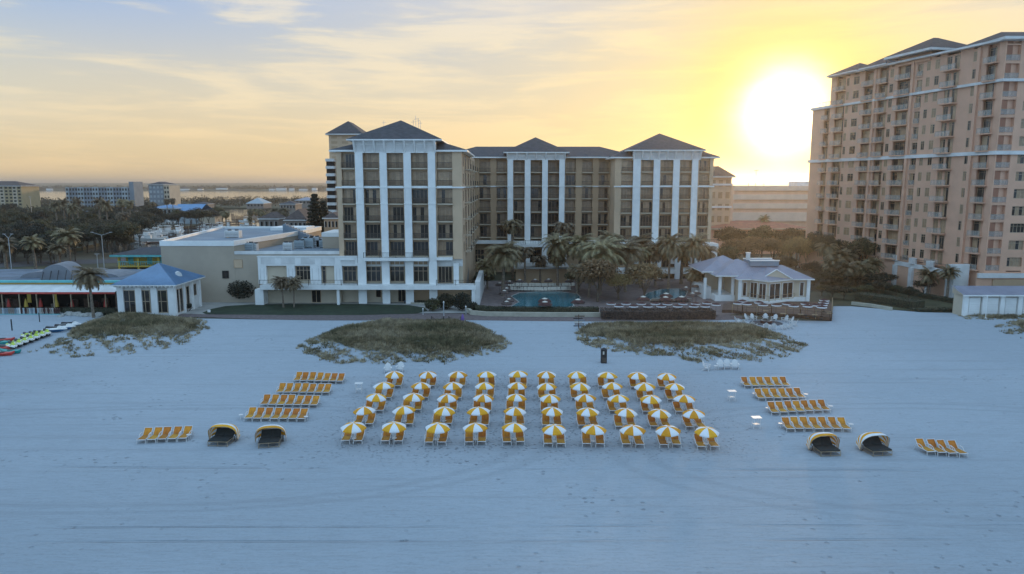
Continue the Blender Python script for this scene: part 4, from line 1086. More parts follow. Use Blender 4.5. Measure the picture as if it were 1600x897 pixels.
for u0, u1 in ((1160, 1166.5), (1249, 1256)): window(bkr, FR0, RX(u0), RX(u1), zF+.15, zE-.7, Yr-.0, 1, 'glass', 'white', ft=.1)
b = MB()
for q0, q1 in ((pL, pM), (pM, pR)):
    l = math.dist(q0, q1); b.frame(q0, (q1[0]-q0[0], q1[1]-q0[1]))
    b.box(0, .1, zF+.70, l, .15, zF+.76, 'post')
    for i in range(5): b.box(l*i/4-.03, .1, zF-.249, l*i/4+.03, .16, zF+.70, 'post')
b.build('railing', rs)
b = MB()
def ribs(b, x0, y0, x1, y1, z0, z1, inset, m='greymetal'):
    n = int((x1-x0)/.45)
    for i in range(n+1):
        x = x0+(x1-x0)*i/n; q = min(1, (x-x0)/inset if x < (x0+x1)/2 else (x1-x)/inset)
        b.bar((x, y0, z0+.03), (x, y0+inset*q, z0+.03+(z1-z0)*q), .025, m, 4)
x0, x1 = RX(1151)-.2, RX(1269); zq1 = PZ(414, Yr+4.5); b.hip(x0, Yr-1.0, x1, Yr+10, zE, zq1, 'greymetal', th=.22, inset=4.2); ribs(b, x0, Yr-1.0, x1, Yr+10, zE, zq1, 5.5)
za0, za1 = PZ(430, Yr+1.5), 0
x0, x1 = RX(1120), RX(1214); zq2 = PZ(404.5, Yr+6.4); b.hip(x0, Yr+.8, x1, Yr+12, za0, zq2, 'greymetal', th=.22); ribs(b, x0, Yr+.8, x1, Yr+12, za0, zq2, 5.6)
x0, x1 = RX(1106), RX(1198); zq3 = PZ(399, Yr+10); b.hip(x0, Yr+4.5, x1, Yr+15.5, za0+.35, zq3, 'greymetal', th=.22); ribs(b, x0, Yr+4.5, x1, Yr+15.5, za0+.35, zq3, 5.5)
b.build('roof', rs)
b = MB(); gx0, gx1, gxm = RX(1186), RX(1232), RX(1208); gz = zE+.02
for (p, q, y, mm) in (((gx0, gz), (gx1, gz), Yr-.95, 'cream'),):
    b.add([(gx0,y-.15,gz),(gx1,y-.15,gz),(gxm,y-.15,gz+1.7)], [(0,1,2)], 'cream')
    b.bar((gx0-.2, y-.25, gz), (gxm, y-.25, gz+1.8), .10, 'white', 4); b.bar((gx1+.2, y-.25, gz), (gxm, y-.25, gz+1.8), .10, 'white', 4); b.bar((gx0-.2, y-.22, gz), (gx1+.2, y-.22, gz), .08, 'white', 4)
    b.add([(gx0-.3,y-.3,gz+.01),(gxm,y-.3,gz+1.85),(gxm,y+4.6,gz+1.85),(gx1+.3,y-.3,gz+.01)], [(0,1,2),(1,3,2)], 'greymetal')
b.build('gable', rs)
b = MB(); b.box(RX(1180), Yr+3.5, zE+1.9, RX(1226), Yr+7.5, zE+2.9, 'flatroof'); b.box(RX(1180)-.1, Yr+3.4, zE+2.9, RX(1226)+.1, Yr+3.6, zE+3.1, 'white'); b.box(RX(1180)-.1, Yr+7.4, zE+2.9, RX(1226)+.1, Yr+7.6, zE+3.1, 'white')
b.bar((RX(1183), Yr+6, zE+2.9), (RX(1183), Yr+6, zE+4.2), .42, 'offwhite', 10); b.bar((RX(1183), Yr+6, zE+4.2), (RX(1183), Yr+6, zE+4.35), .55, 'offwhite', 10)
b.build('roof_vent', rs)

# ------------------------------------------------------------------ red and turquoise restaurant, far left
rr = empty('beach_restaurant', (-85, 125, 0), 'long open fronted restaurant with red fascia, white awning roof and grey vaults at left', 'restaurant')
Yq = 122.0
def QX(u, v=460): return PX(u, Yq, v)
zq = PZ(456.5, Yq); xq0, xq1 = QX(-220), QX(181)
b = MB(); b.box(xq0, Yq+6, 0, xq1, Yq+6.3, zq, 'wood'); b.box(xq0, Yq+6.31, 0, xq1, Yq+22, zq+1.2, 'greyroof'); b.box(xq1-.3, Yq+.2, 0, xq1, Yq+6, zq, 'wood'); b.build('wall', rr)
b = MB(); z2 = PZ(444.5, Yq+3.5)
b.add([(xq0,Yq-.3,zq+.05),(xq1,Yq-.3,zq+.05),(xq1,Yq+3.5,z2),(xq0,Yq+3.5,z2)], [(0,1,2,3)], 'offwhite')
b.box(xq0, Yq-.35, zq-.28, xq1, Yq-.2, zq+.04, 'redpaint'); b.build('awning_roof', rr)
b = MB(); b.box(xq0, Yq+3.52, z2-.5, xq1, Yq+3.9, z2+.35, 'orangewall'); b.box(xq0, Yq+3.3, z2+.352, xq1, Yq+4.0, z2+.72, 'turq')
b.box(xq0, Yq+4.01, z2-.2, xq1, Yq+24, z2+.3, 'greyroof'); b.build('parapet', rr)
for i, u in enumerate(range(-160, 182, 27)):
    b = MB(); b.box(QX(u)-.08, Yq, 0, QX(u)+.08, Yq+.16, zq-.3, 'post'); b.build('post', rr)
for (u, wd, hh, yy, rot) in ((44, 5.6, 2.9, 8, .2), (6, 7.5, 1.3, 10, .1), (100, 8.0, 1.0, 11, -.1), (66, 5.0, 1.1, 12, .0)):     # vaulted roofs
    b = MB((QX(u), Yq+yy), (math.cos(rot), math.sin(rot))); nn = 14
    A = [(-wd/2*math.cos(math.pi*i/nn), z2+.2+hh*math.sin(math.pi*i/nn)) for i in range(nn+1)]
    b.add([(x, 0, z) for x, z in A]+[(x, 6, z) for x, z in A], [(i, i+1, nn+2+i, nn+1+i) for i in range(nn)]+[tuple(range(nn+1)), tuple(range(nn+1, 2*nn+2))], 'grey')
    b.build('vault', rr)
b = MB()
for u in (24, 37, 49, 62, 72): b.bar((QX(u), Yq+8, z2+2.0), (QX(u)+1.1, Yq+5.5, z2+.3), .07, 'dark', 4)
b.build('brace', rr)
b = MB()
for u in (32, 73): b.box(QX(u)-.3, Yq+2, zq-2.2, QX(u)+.4, Yq+2.05, zq-.4, 'yellow')
b.build('banner', rr)
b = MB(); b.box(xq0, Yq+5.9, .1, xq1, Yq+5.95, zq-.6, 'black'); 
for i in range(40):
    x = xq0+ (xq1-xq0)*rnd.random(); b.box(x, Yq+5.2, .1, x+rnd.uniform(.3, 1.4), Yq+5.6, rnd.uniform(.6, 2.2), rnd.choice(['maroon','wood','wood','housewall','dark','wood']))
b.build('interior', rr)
# picket fence, red and white
fence = empty('picket_fence', (QX(40), Yq-1.6, 0), 'low weathered picket fence with pink and white boards before the red restaurant', 'fence')
b = MB(); x = xq0
while x < QX(100):
    b.box(x, Yq-1.6, .12, x+.28, Yq-1.55, 1.15+rnd.uniform(-.04, .04), rnd.choice(['housewall','palegrey','offwhite','maroon','bluepaint','concrete','maroon'])); x += .36
b.build('pickets', fence); b = MB(); b.box(xq0, Yq-1.54, .35, QX(100), Yq-1.48, .45, 'offwhite'); b.box(xq0, Yq-1.54, .95, QX(100), Yq-1.48, 1.05, 'offwhite'); b.box(xq0, Yq-1.62, 0, QX(100), Yq-1.48, .115, 'turq'); b.build('rail', fence)

# yellow and turquoise building
yb = empty('yellow_shop', (-105, 188, 0), 'small yellow two storey shop with turquoise eaves and dark hip roof left of the annex', 'shop')
Yy = 186.0
def YX(u, v=400): return PX(u, Yy, v)
b = MB(); b.box(YX(188), Yy+2.5, 0, YX(262), Yy+12, PZ(400.5, Yy), 'yellow'); b.build('wall', yb)
for u in (184, 214, 246): b = MB(); b.box(YX(u), Yy-.2, 0, YX(u)+.5, Yy+.3, PZ(401, Yy), 'yellow'); b.build('post', yb)
b = MB(); b.box(YX(184), Yy-.3, PZ(417, Yy), YX(262), Yy+2.4, PZ(415, Yy), 'yellow'); b.box(YX(184), Yy-.25, PZ(409.5, Yy), YX(262), Yy-.15, PZ(408.5, Yy), 'turq')
for i in range(22): b.box(YX(184)+i*.6, Yy-.24, PZ(415, Yy), YX(184)+i*.6+.08, Yy-.16, PZ(409.4, Yy), 'turq')
b.build('balcony', yb)
b = MB()
for u in (192, 222, 240): b.box(YX(u), Yy+2.42, PZ(414, Yy), YX(u+8), Yy+2.495, PZ(403, Yy), 'turq')
b.build('shutter', yb)
b = MB(); b.hip(YX(175), Yy-1, YX(275), Yy+14, PZ(397.8, Yy), PZ(386, Yy+6), 'shingle', fm=None, inset=6); b.box(YX(174.5), Yy-1.1, PZ(401, Yy), YX(275.5), Yy+13.9, PZ(398, Yy), 'turq'); b.build('roof', yb)

# ------------------------------------------------------------------ loungers, umbrellas, tables
def make_lounger(back, nm='sun_lounger'):
    root = empty(nm, (0, 0, 0), 'orange sun lounger', 'sun lounger')
    W = .36; yb, zb_ = 1.15, .36; ye, ze = yb+.72*math.cos(back), zb_+.74*math.sin(back)
    f = MB()
    for s in (-1, 1):
        f.tube([(s*W, 0, .36), (s*W, yb, zb_), (s*W, ye, ze)], .028, 'plastic', 6)
    f.bar((-W, 0, .36), (W, 0, .36), .032, 'plastic', 6); f.bar((-W, ye, ze), (W, ye, ze), .028, 'plastic', 6)
    f.bar((-W, .9, .33), (W, .9, .33), .02, 'plastic', 5); f.build('frame', root)
    for s in (-1, 1):
        a = MB(); a.tube([(s*(W+.03), .50, .38), (s*(W+.05), .72, .60), (s*(W+.05), 1.05, .66), (s*(W+.05), 1.42, .52), (s*(W+.04), 1.55, .2)], .028, 'plastic', 6); a.build('armrest', root)
    for s in (-1, 1):
        for y0, y1 in ((.10, .02), (1.42, 1.62)):
            a = MB(); a.bar((s*W, y0, .35), (s*(W+.03), y1, 0), .027, 'plastic', 6, .024); a.build('leg', root)
    def sling(pts, w_, m, nm, round_=False):
        b = MB(); n = len(pts); V = []
        for i, (y, z) in enumerate(pts):
            ww = w_*(.82 if (round_ and i == n-1) else .97 if (round_ and i == n-2) else 1)
            for s in (-1, -.5, 0, .5, 1): V.append((s*ww, y, z-.025*(1-s*s)))
        F = [(i*5+j, i*5+j+1, (i+1)*5+j+1, (i+1)*5+j) for i in range(n-1) for j in range(4)]
        b.add(V, F, m); b.add([(x, y, z-.02) for x, y, z in V], [f_[::-1] for f_ in F], m)
        b.build(nm, root)
    sling([(.03, .385), (.4, .375), (.8, .372), (1.12, .375)], .335, 'seat', 'seat')
    c, s_ = math.cos(back), math.sin(back)
    sling([(yb+.02+k*c, .385+k*s_) for k in (0, .25, .5, .66, .74)], .335, 'orange', 'backrest', True)
    return root
loA = make_lounger(R(48)); loB = make_lounger(R(38))
def make_umbrella():
    root = empty('beach_umbrella', (0, 0, 0), 'beach umbrella', 'umbrella')
    b = MB(); b.bar((0, 0, -.1), (0, 0, 1.70), .022, 'plastic', 6); b.build('pole', root)
    n, r, z0, z1 = 8, 1.0, 1.40, 1.80
    b = MB()
    prof = [(0, z1), (.30, z1-.035), (.58, z1-.12), (.82, z1-.25), (r, z0)]
    for i in range(n):
        a0, a1 = 2*math.pi*i/n, 2*math.pi*(i+1)/n; m = 'gold' if i % 2 else 'canvas'; V = []; K = 4
        for (rr, z) in prof:
            for k in range(K+1):
                t = a0+(a1-a0)*k/K; sag = 1-.075*math.sin(math.pi*k/K)*(rr/r)**2
                V.append((rr*sag*math.cos(t), rr*sag*math.sin(t), z-.02*math.sin(math.pi*k/K)*(rr/r)))
        F = [(j*(K+1)+k, (j+1)*(K+1)+k, (j+1)*(K+1)+k+1, j*(K+1)+k+1) for j in range(len(prof)-1) for k in range(K)]
        b.add(V, F, m)
        e = [V[-(K+1)+k] for k in range(K+1)]
        b.add(e+[(x*1.0, y*1.0, z-.10) for x, y, z in e], [(k, K+1+k, K+2+k, k+1) for k in range(K)], 'canvas' if i % 2 == 0 else 'gold')
    b.build('canopy', root)
    b = MB()
    for i in range(n):
        a0 = 2*math.pi*i/n; b.bar((.02*math.cos(a0), .02*math.sin(a0), 1.5), (.6*math.cos(a0), .6*math.sin(a0), 1.60), .008, 'metal', 3)
    b.build('ribs', root)
    b = MB(); b.bar((0, 0, 1.80), (0, 0, 1.88), .03, 'plastic', 6, .012); b.build('finial', root)
    return root
um = make_umbrella()
def make_side_table():
    root = empty('side_table', (0, 0, 0), 'small white side table', 'table')
    b = MB(); b.prism(ring(0, 0, .21, .21, 14), .40, .43, 'plastic'); b.build('tabletop', root)
    for i in range(3):
        a = i*2.094+.5; b = MB(); b.bar((.05*math.cos(a), .05*math.sin(a), .40), (.16*math.cos(a), .16*math.sin(a), 0), .018, 'plastic', 5); b.build('leg', root)
    return root
tb = make_side_table()
rows_u = [[552,615,683,743,803,866,927,989,1045,1104],[570,632,693,748,804,862,919,977,1030,1085],[586,645,701,754,806,859,915,967,1017,1069],
          [600,657,709,757,807,855,906,957,1008,1055],[616,669,715,761,810,854,903,948,997,1042]]
rows_v = [[659.5,659.5,661,661,661,663,664,664.5,664.5,667.5],[635,634.5,634.5,636,636,636,637,638,638.5,639.5],[615,614.5,615,615,615.5,615.5,615.5,616,616.5,617],
          [597,597,597,597,597,597.5,597,597.5,598,599],[579.5,580,579.5,580,579.5,579.5,580,580.5,581,582]]
rown = ['front row', 'second row', 'middle row', 'fourth row', 'back row']
for r_ in range(5):
    for c_ in range(10):
        u, v = rows_u[r_][c_], rows_v[r_][c_]
        x, y = G(u, v, 1.86)
        ang = rnd.choice([0, 1])*math.pi/4 + R(rnd.uniform(-14, 14))
        wh = f'{rown[r_]}, {ORD[c_]} from left'
        o = place(um, USED, (x, y, 0), ang, f'gold and white striped beach umbrella in the {wh}', 'striped umbrellas in the central block')
        o.rotation_euler[0] = R(rnd.uniform(-4, 4)); o.rotation_euler[1] = R(rnd.uniform(-4, 4)); k_ = rnd.uniform(1.04, 1.13); o.scale = (k_, k_, rnd.uniform(.98, 1.03))
        yf = y-.56+rnd.uniform(-.08, .08); jj = R(rnd.uniform(-2, 2)); dx = .57+rnd.uniform(-.03, .04)
        dd = -.12 if c_ < 3 else (.08 if c_ > 7 else 0)
        for sd, s in (('left', -1), ('right', 1)):
            place(rnd.choice([loA, loA, loB]), USED, (x+s*dx+dd+rnd.uniform(-.02, .02), yf+rnd.uniform(-.06, .06), 0), jj+R(rnd.uniform(-2.5, 2.5)),
                  f'orange sun lounger {sd} of the pole, umbrella {ORD[c_]} from left, {rown[r_]}', 'orange loungers under the striped umbrellas')
        if rnd.random() < .8:
            place(tb, USED, (x+rnd.uniform(-.05, .05), yf+.42+rnd.uniform(-.08, .2), 0), rnd.random()*6, f'small white side table under the umbrella in the {wh}', 'side tables under the umbrellas')
def loungerrow(u0, v0, u1, v1, n, lab, grp, rz=0, steep=None):
    a, b = G(u0, v0), G(u1, v1)
    for i in range(n):
        t = (i+.5)/n; x, y = a[0]+(b[0]-a[0])*t, a[1]+(b[1]-a[1])*t
        pr = (loA if (steep is None or i < steep) else loB)
        place(pr, USED, (x, y+rnd.uniform(-.06, .06), 0), rz+R(rnd.uniform(-2, 2)), f'orange sun lounger, {ORD[i]} from left in {lab}', grp, (.98, 1, 1))
for a in [(457,598.7,536,600.5,7,'the farthest of the left side rows',4),(430,617.5,515,618,7,'the left side row second from the dune',4),
          (405,637,496,638,7,'the left side row third from the dune',4),(380,659,477,660,7,'the left side row just behind the hooded daybeds',4)]:
    loungerrow(*a[:6], 'orange loungers set in rows at left', R(2), a[6])
loungerrow(212, 694, 292, 690.5, 5, 'the short row at far left beside the daybeds', 'orange loungers set in rows at left', R(4))
for a in [(1163,607.5,1236,607,6,'the farthest of the right side rows'),(1184,627,1260,626,6,'the right side row second from the dune'),
          (1205,650,1299,645.5,7,'the right side row third from the dune'),(1228,675.5,1331,675.5,7,'the right side row just behind the hooded daybeds')]:
    loungerrow(*a[:6], 'orange loungers set in rows at right', R(-1))
loungerrow(1447, 711.5, 1514, 715.5, 4, 'the short row at far right beside the daybeds', 'orange loungers set in rows at right', R(6))
for (u, v, lab) in [(375, 656, 'left of the row behind the left daybeds'), (477, 659, 'right end of the row behind the left daybeds'), (293, 688, 'right end of the short far left row'),
                    (1161, 604, 'left end of the farthest right row'), (1180, 622, 'left end of the second right row'), (1201, 645, 'left end of the third right row'),
                    (1221, 670, 'left end of the fourth right row'), (1261, 623, 'right end of the second right row'), (1300, 642, 'right end of the third right row'), (1332, 671, 'right end of the fourth right row')]:
    x, y = G(u, v); place(tb, USED, (x, y+.3, 0), 0, f'small white side table at the {lab}', 'side tables at the lounger rows')

def make_daybed(flip):
    root = empty('hooded_daybed', (0, 0, 0), 'daybed', 'daybed')
    b = MB()
    for s in (-.85, 0, .85): b.bar((s, .02, 0), (s, .02, .42), .028, 'post', 5)
    for s in (-.85, .85): b.bar((s, 1.9, 0), (s, 1.9, .42), .028, 'post', 5); b.bar((s, .02, .40), (s, 2.0, .40), .03, 'post', 5); b.bar((s, .02, .06), (s, 1.9, .06), .022, 'post', 5)
    b.bar((-.85, .02, .42), (.85, .02, .42), .03, 'post', 5); b.bar((-.85, .02, .07), (.85, .02, .07), .025, 'post', 5); b.bar((-.85, 1.95, .42), (.85, 1.95, .42), .03, 'post', 5)
    b.build('frame', root)
    for s in (-1, 1):
        b = MB(); x0, x1 = (.01, .84) if s > 0 else (-.84, -.01)
        b.box(x0, .04, .44, x1, 1.25, .55, 'cushion'); b.build('cushion', root)
        b = MB(); z0 = .50
        b.add([(x0,1.25,z0),(x1,1.25,z0),(x1,1.85,z0+.55),(x0,1.85,z0+.55),(x0,1.33,z0-.06),(x1,1.33,z0-.06),(x1,1.95,z0+.5),(x0,1.95,z0+.5)], [(0,1,2,3),(4,7,6,5),(0,4,5,1),(1,5,6,2),(2,6,7,3),(3,7,4,0)], 'cushion'); b.build('back_cushion', root)
    b = MB(); hx, hy, hz_, a_, r_ = 0, 1.15, .42, 1.28, 1.22
    K = 7; NA = 18; ph = [R(68)+(R(186)-R(68))*k/K for k in range(K+1)]
    def hp(phi, t, s=1.0):
        q = math.sin(math.pi*t)**.62 if 0 < t < 1 else 0
        return (a_*s*math.copysign(abs(math.cos(math.pi*t))**.75, math.cos(math.pi*t)), hy - r_*s*q*math.cos(phi), max(.03, hz_*(1 if q > .2 else .35+q*3.2) + r_*s*q*math.sin(phi)))
    for k in range(K):
        A = [hp(ph[k], i/NA) for i in range(NA+1)]; B = [hp(ph[k+1], i/NA) for i in range(NA+1)]
        m = 'gold' if (k+flip) % 2 == 0 else 'canvas'
        b.add(A+B, [(i, i+1, NA+2+i, NA+1+i) for i in range(NA)], m)
    b.build('hood', root)
    b = MB(); b.tube([hp(ph[0], i/NA, 1.005) for i in range(NA+1)], .022, 'post', 5); b.build('hoop', root)
    for s in (-1, 1):
        b = MB(); 
        pts = [(s*1.0, 1.45+.30*math.cos(i*math.pi/6), .30+.30*math.sin(i*math.pi/6)) for i in range(13)]; b.tube(pts, .025, 'dark', 4)
        b.bar((s*.85, 1.45, .30), (s*1.02, 1.45, .30), .03, 'metal', 5); b.build('wheel', root)
    return root
dA, dB = make_daybed(0), make_daybed(1)
for (pr, u, v, rz, lab) in [(dA, 340, 698, -3, 'gold fronted hooded daybed at left, next to the short lounger row'), (dA, 420, 700, 10, 'gold fronted hooded daybed at left, nearer the umbrellas'),
                            (dA, 1298, 713.5, 5, 'gold fronted hooded daybed at right, nearer the umbrellas'), (dB, 1379, 713, 8, 'white fronted hooded daybed at right, next to the short lounger row')]:
    x, y = G(u, v); place(pr, USED, (x, y, 0), R(rz), lab, 'hooded daybeds on the sand')
def make_stand():
    root = empty('serving_table', (0, 0, 0), 'table', 'table')
    b = MB(); b.box(-.42, -.34, 1.02, .42, .34, 1.07, 'plastic'); b.build('tabletop', root)
    for sx in (-1, 1):
        for sy in (-1, 1): b = MB(); b.bar((sx*.28, sy*.22, 1.02), (sx*.30, sy*.24, 0), .028, 'plastic', 5); b.build('leg', root)
    b = MB(); b.box(-.28, -.23, .40, .28, .23, .43, 'plastic'); b.build('shelf', root); return root
ts = make_stand()
for u, v, lab in [(561, 613.5, 'tall white serving table left of the umbrella block'), (1143, 626, 'tall white serving table right of the umbrellas, nearer the dune'), (1181, 669, 'tall white serving table right of the umbrellas, nearer the camera')]:
    x, y = G(u, v); place(ts, USED, (x, y, 0), .05, lab, 'tall white serving tables')
def make_adirondack():
    root = empty('adirondack_chair', (0, 0, 0), 'chair', 'chair')
    b = MB()
    for i in range(6): b.box(-.29, .02+i*.088, .36-i*.022, .29, .10+i*.088, .385-i*.022, 'plastic')
    b.build('seat', root)
    b = MB()
    for i in range(5):
        x = -.24+i*.12; h = .70-.06*abs(i-2)**1.4; c, s_ = math.cos(R(68)), math.sin(R(68))
        b.add([(x-.054,.5,.26),(x+.054,.5,.26),(x+.06,.5+h*c*1.15,.26+h*s_*1.15),(x-.06,.5+h*c*1.15,.26+h*s_*1.15),(x-.054,.53,.25),(x+.054,.53,.25),(x+.06,.53+h*c*1.15,.25+h*s_*1.15),(x-.06,.53+h*c*1.15,.25+h*s_*1.15)],
              [(0,1,2,3),(4,7,6,5),(0,4,5,1),(1,5,6,2),(2,6,7,3),(3,7,4,0)], 'plastic')
    b.build('backrest', root)
    for s in (-1, 1):
        b = MB(); b.box(s*.36-.07, -.02, .56, s*.36+.07, .66, .59, 'plastic'); b.build('armrest', root)
        b = MB(); b.box(s*.33-.025, .02, 0, s*.33+.025, .12, .56, 'plastic'); b.build('leg', root)
        b = MB(); b.add([(s*.33-.025,.12,.38),(s*.33+.025,.12,.38),(s*.33+.025,.85,0),(s*.33-.025,.85,0),(s*.33-.025,.12,.28),(s*.33+.025,.12,.28),(s*.33+.025,.72,0),(s*.33-.025,.72,0)],
                        [(0,1,2,3),(4,7,6,5),(1,5,6,2),(0,3,7,4),(0,4,5,1)], 'plastic'); b.build('leg', root)
    return root
ad = make_adirondack()
for u, v, rz, lab in [(606, 584, 8, 'white adirondack chair behind the back umbrella row, left one of two'), (624, 582, -5, 'white adirondack chair behind the back umbrella row, right one of two'),
                      (1109, 579, 62, 'white adirondack chair turned sideways left of the low table below the dune'), (1127, 578, -4, 'white adirondack chair just right of the low table below the dune'),
                      (1137, 577.5, -8, 'white adirondack chair in the middle of the right trio below the dune'), (1149, 578, -10, 'white adirondack chair at the right end of the group below the dune')]:
    x, y = G(u, v); place(ad, USED, (x, y, 0), R(rz), lab, 'white adirondack chairs near the dunes', 1.15)
fx, fy = G(1197, 505)
lst = [(1171,501),(1180,501),(1196,501),(1208,502),(1223,503),(1231,505),(1237,509),(1231,512.5),(1222,514),(1207,514),(1197,513.5),(1179,512),(1167,509.5),(1156,505)]
where = ['upper left','upper left beside the first','top, facing the camera','top right of centre','upper right','far upper right','right end','lower right','lower right of centre','bottom right of centre','bottom centre','bottom left','lower left','left end']
for (u, v), wl in zip(lst, where):
    x, y = G(u, v); a = math.atan2(fy-y, fx-x)+math.pi/2
    place(ad, USED, (x, y, 0), a, f'white adirondack chair round the fire pit, {wl} of the ring', 'adirondack chairs round the fire pit', 1.12)
for u, v, l in [(1118.5, 578, 'low white table between the adirondack chairs below the dune')]:
    x, y = G(u, v); place(tb, USED, (x, y, 0), 0, l, None, 1.25)
pit = empty('fire_pit', (fx, fy, 0), 'round grey stone fire pit with reddish rim inside the ring of white chairs', 'fire pit')
b = MB(); b.prism(ring(fx, fy, 2.6, 2.2, 28), 0, .05, 'asphalt'); b.build('gravel_pad', pit)
b = MB(); b.prism(ring(fx, fy, .9, .9, 20), .052, .5, 'maroon', 'stone'); b.build('rim', pit); b = MB(); b.prism(ring(fx, fy, .6, .6, 16), .5, .55, 'black'); b.build('bowl', pit)

# ------------------------------------------------------------------ deck, terrace umbrellas
dk = gp((1144,489),(1160,491.5),(1250,496.5),(1299,501.5),(1300,478),(1262,475.5),(1150,475.5),(1130,479),(1128,489))
dr = empty('restaurant_deck', (*G(1220, 490), 0), 'brown timber deck with rope railing jutting onto the sand below the restaurant pavilion', 'deck')
b = MB(); b.prism(dk, .02, .55, 'wood'); b.build('deck_floor', dr)
fp = gp((1144,489),(1160,491.5),(1205,494.2),(1250,496.5),(1299,501.5)) + gp((1300,478))
b = MB()
for p0, p1 in zip(fp[:-1], fp[1:]):
    l = math.dist(p0, p1); n = max(1, int(l/1.9))
    for i in range(n+1):
        x = p0[0]+(p1[0]-p0[0])*i/n; y = p0[1]+(p1[1]-p0[1])*i/n
        b.box(x-.05, y-.05, 0, x+.05, y+.05, 1.6, 'post')
b.build('railing_post', dr)
b = MB()
for p0, p1 in zip(fp[:-1], fp[1:]):
    b.bar((*p0, 1.55), (*p1, 1.55), .05, 'post', 5); b.bar((*p0, 1.1), (*p1, 1.1), .018, 'post', 4)
b.build('rope_rail', dr)
def make_patio(top, rim, r=.82, z0=2.05, z1=2.32, nm='patio_umbrella', inner=None):
    root = empty(nm, (0, 0, 0), 'umbrella', 'umbrella')
    b = MB(); b.bar((0, 0, .02), (0, 0, z1), .03, 'wood', 6); b.build('pole', root)
    b = MB(); n = 8; ps = ring(0, 0, r, r, n); pm = ring(0, 0, r*.42, r*.42, n)
    for i in range(n):
        j = (i+1) % n
        b.add([(*ps[i], z0), (*ps[j], z0), (*pm[j], z0+(z1-z0)*.66), (*pm[i], z0+(z1-z0)*.66)], [(0,1,2,3)], top)
        b.add([(*pm[i], z0+(z1-z0)*.66), (*pm[j], z0+(z1-z0)*.66), (0, 0, z1)], [(0,1,2)], inner or top)
        b.add([(*ps[i], z0-.17), (*ps[j], z0-.17), (*ps[j], z0), (*ps[i], z0)], [(0,1,2,3)], rim)
    b.build('canopy', root)
    b = MB(); b.prism(ring(0, 0, .3, .3, 10), 0, .12, 'dark'); b.build('base', root); return root
pm_ = make_patio('maroon', 'canvas'); pb_ = make_patio('brown', 'brown', .95, 1.95, 2.45, inner='beigecanvas'); pl_ = make_patio('maroon', 'brown', 1.3, 1.8, 2.45, inner='beigecanvas')
A = [(967,478),(990,478.5),(1012,478.5),(1033,478.5),(1059,478.5),(1084,478.5),(1102,478.5)]
B = [(955,474.5),(978,474.5),(1002,474.5),(1024,474.5),(1043,475),(1067,474.5),(1087,474.5),(1105,473.5),(1119,476)]
for i, (u, v) in enumerate(A): x, y = G(u, v, 2.0); place(pm_, USED, (x, y, .02), rnd.random(), f'maroon umbrella with white valance, {ORD[i]} from left in the front row behind the brown hedge', 'maroon umbrellas on the terrace')
for i, (u, v) in enumerate(B): x, y = G(u, v, 2.0); place(pm_, USED, (x, y, .02), rnd.random(), f'maroon umbrella with white valance, {ORD[i]} from left in the rear row above the brown hedge', 'maroon umbrellas on the terrace')
D = [(1153,474),(1160,471),(1167,475),(1186,473),(1192,476.5),(1213,477),(1230,475),(1240,478),(1259,475),(1262,478.5),(1273,477),(1285,476.5),(1284,480),(1288,469.5),(1287,473)]
for i, (u, v) in enumerate(D): x, y = G(u, v, 2.5); place(pm_, USED, (x, y, .54), rnd.random(), f'maroon umbrella with white valance on the restaurant deck, {ORD[i]} from its left end', 'maroon umbrellas on the deck')
Pl = [(795,468,'beside the left end of the main pool, upper of two'),(791.5,472,'beside the left end of the main pool, lower of two'),(791.7,451,'left of the pool, near the stair'),(788,455,'left of the pool, below its neighbour by the stair'),
      (780.7,443,'leftmost near the big palm trunk'),(796,440,'first of the row behind the pool'),(812,438,'second of the row behind the pool'),(836,437.5,'middle of the row behind the pool'),(857,437,'right of centre in the row behind the pool'),(889,438,'right end of the row behind the pool'),
      (1072,449.6,'right of the small pool'),(1086,445.5,'farthest right of the small pool'),(1088,456,'right of the small pool, beside the restaurant'),(1082,459,'nearest right of the small pool'),(1030,436,'by the arcade behind the small pool')]
for u, v, l in Pl: x, y = G(u, v, 2.2); place(pb_, USED, (x, y, .02), rnd.random(), f'brown and beige patio umbrella {l}', 'pool umbrellas')
for u, v, l in [(851,469,'in front of the main pool, farther one'),(851.5,474,'in front of the main pool, nearer one'),(903,470.5,'at the right end of the main pool'),(1005,466,'left of the small pool'),(1041,461,'over the small pool edge, farther one'),(1040,466.5,'over the small pool edge, nearer one'),(1065,466,'right of the small pool edge')]:
    x, y = G(u, v, 2.0); place(pl_, USED, (x, y, .02), rnd.random(), f'large maroon umbrella with white band {l}', 'large pool umbrellas')
# pool loungers in dark rows
def make_pl():
    root = empty('pool_lounger', (0,0,0), 'lounger', 'sun lounger')
    b = MB(); b.box(-.33, 0, .28, .33, 1.3, .36, 'beigecanvas'); b.build('seat', root)
    b = MB(); b.add([(-.33,1.3,.28),(.33,1.3,.28),(.33,1.75,.8),(-.33,1.75,.8),(-.33,1.36,.26),(.33,1.36,.26),(.33,1.82,.78),(-.33,1.82,.78)], [(0,1,2,3),(4,7,6,5),(0,4,5,1),(1,5,6,2),(2,6,7,3),(3,7,4,0)], 'beigecanvas'); b.build('backrest', root)
    b = MB()
    for x in (-.3, .3):
        for y in (.1, 1.2): b.box(x-.02, y-.02, 0, x+.02, y+.02, .275, 'dark')
    b.build('frame', root); return root
plr = make_pl()
k = 0
for i in range(18):
    x, y = G(800+i*5.3, 456.5-abs(i-9)*.12); place(plr, USED, (x, y, .02), R(rnd.uniform(-4, 4)), f'beige pool lounger along the far edge of the main pool, {ORD[i]} from left', 'loungers behind the main pool')
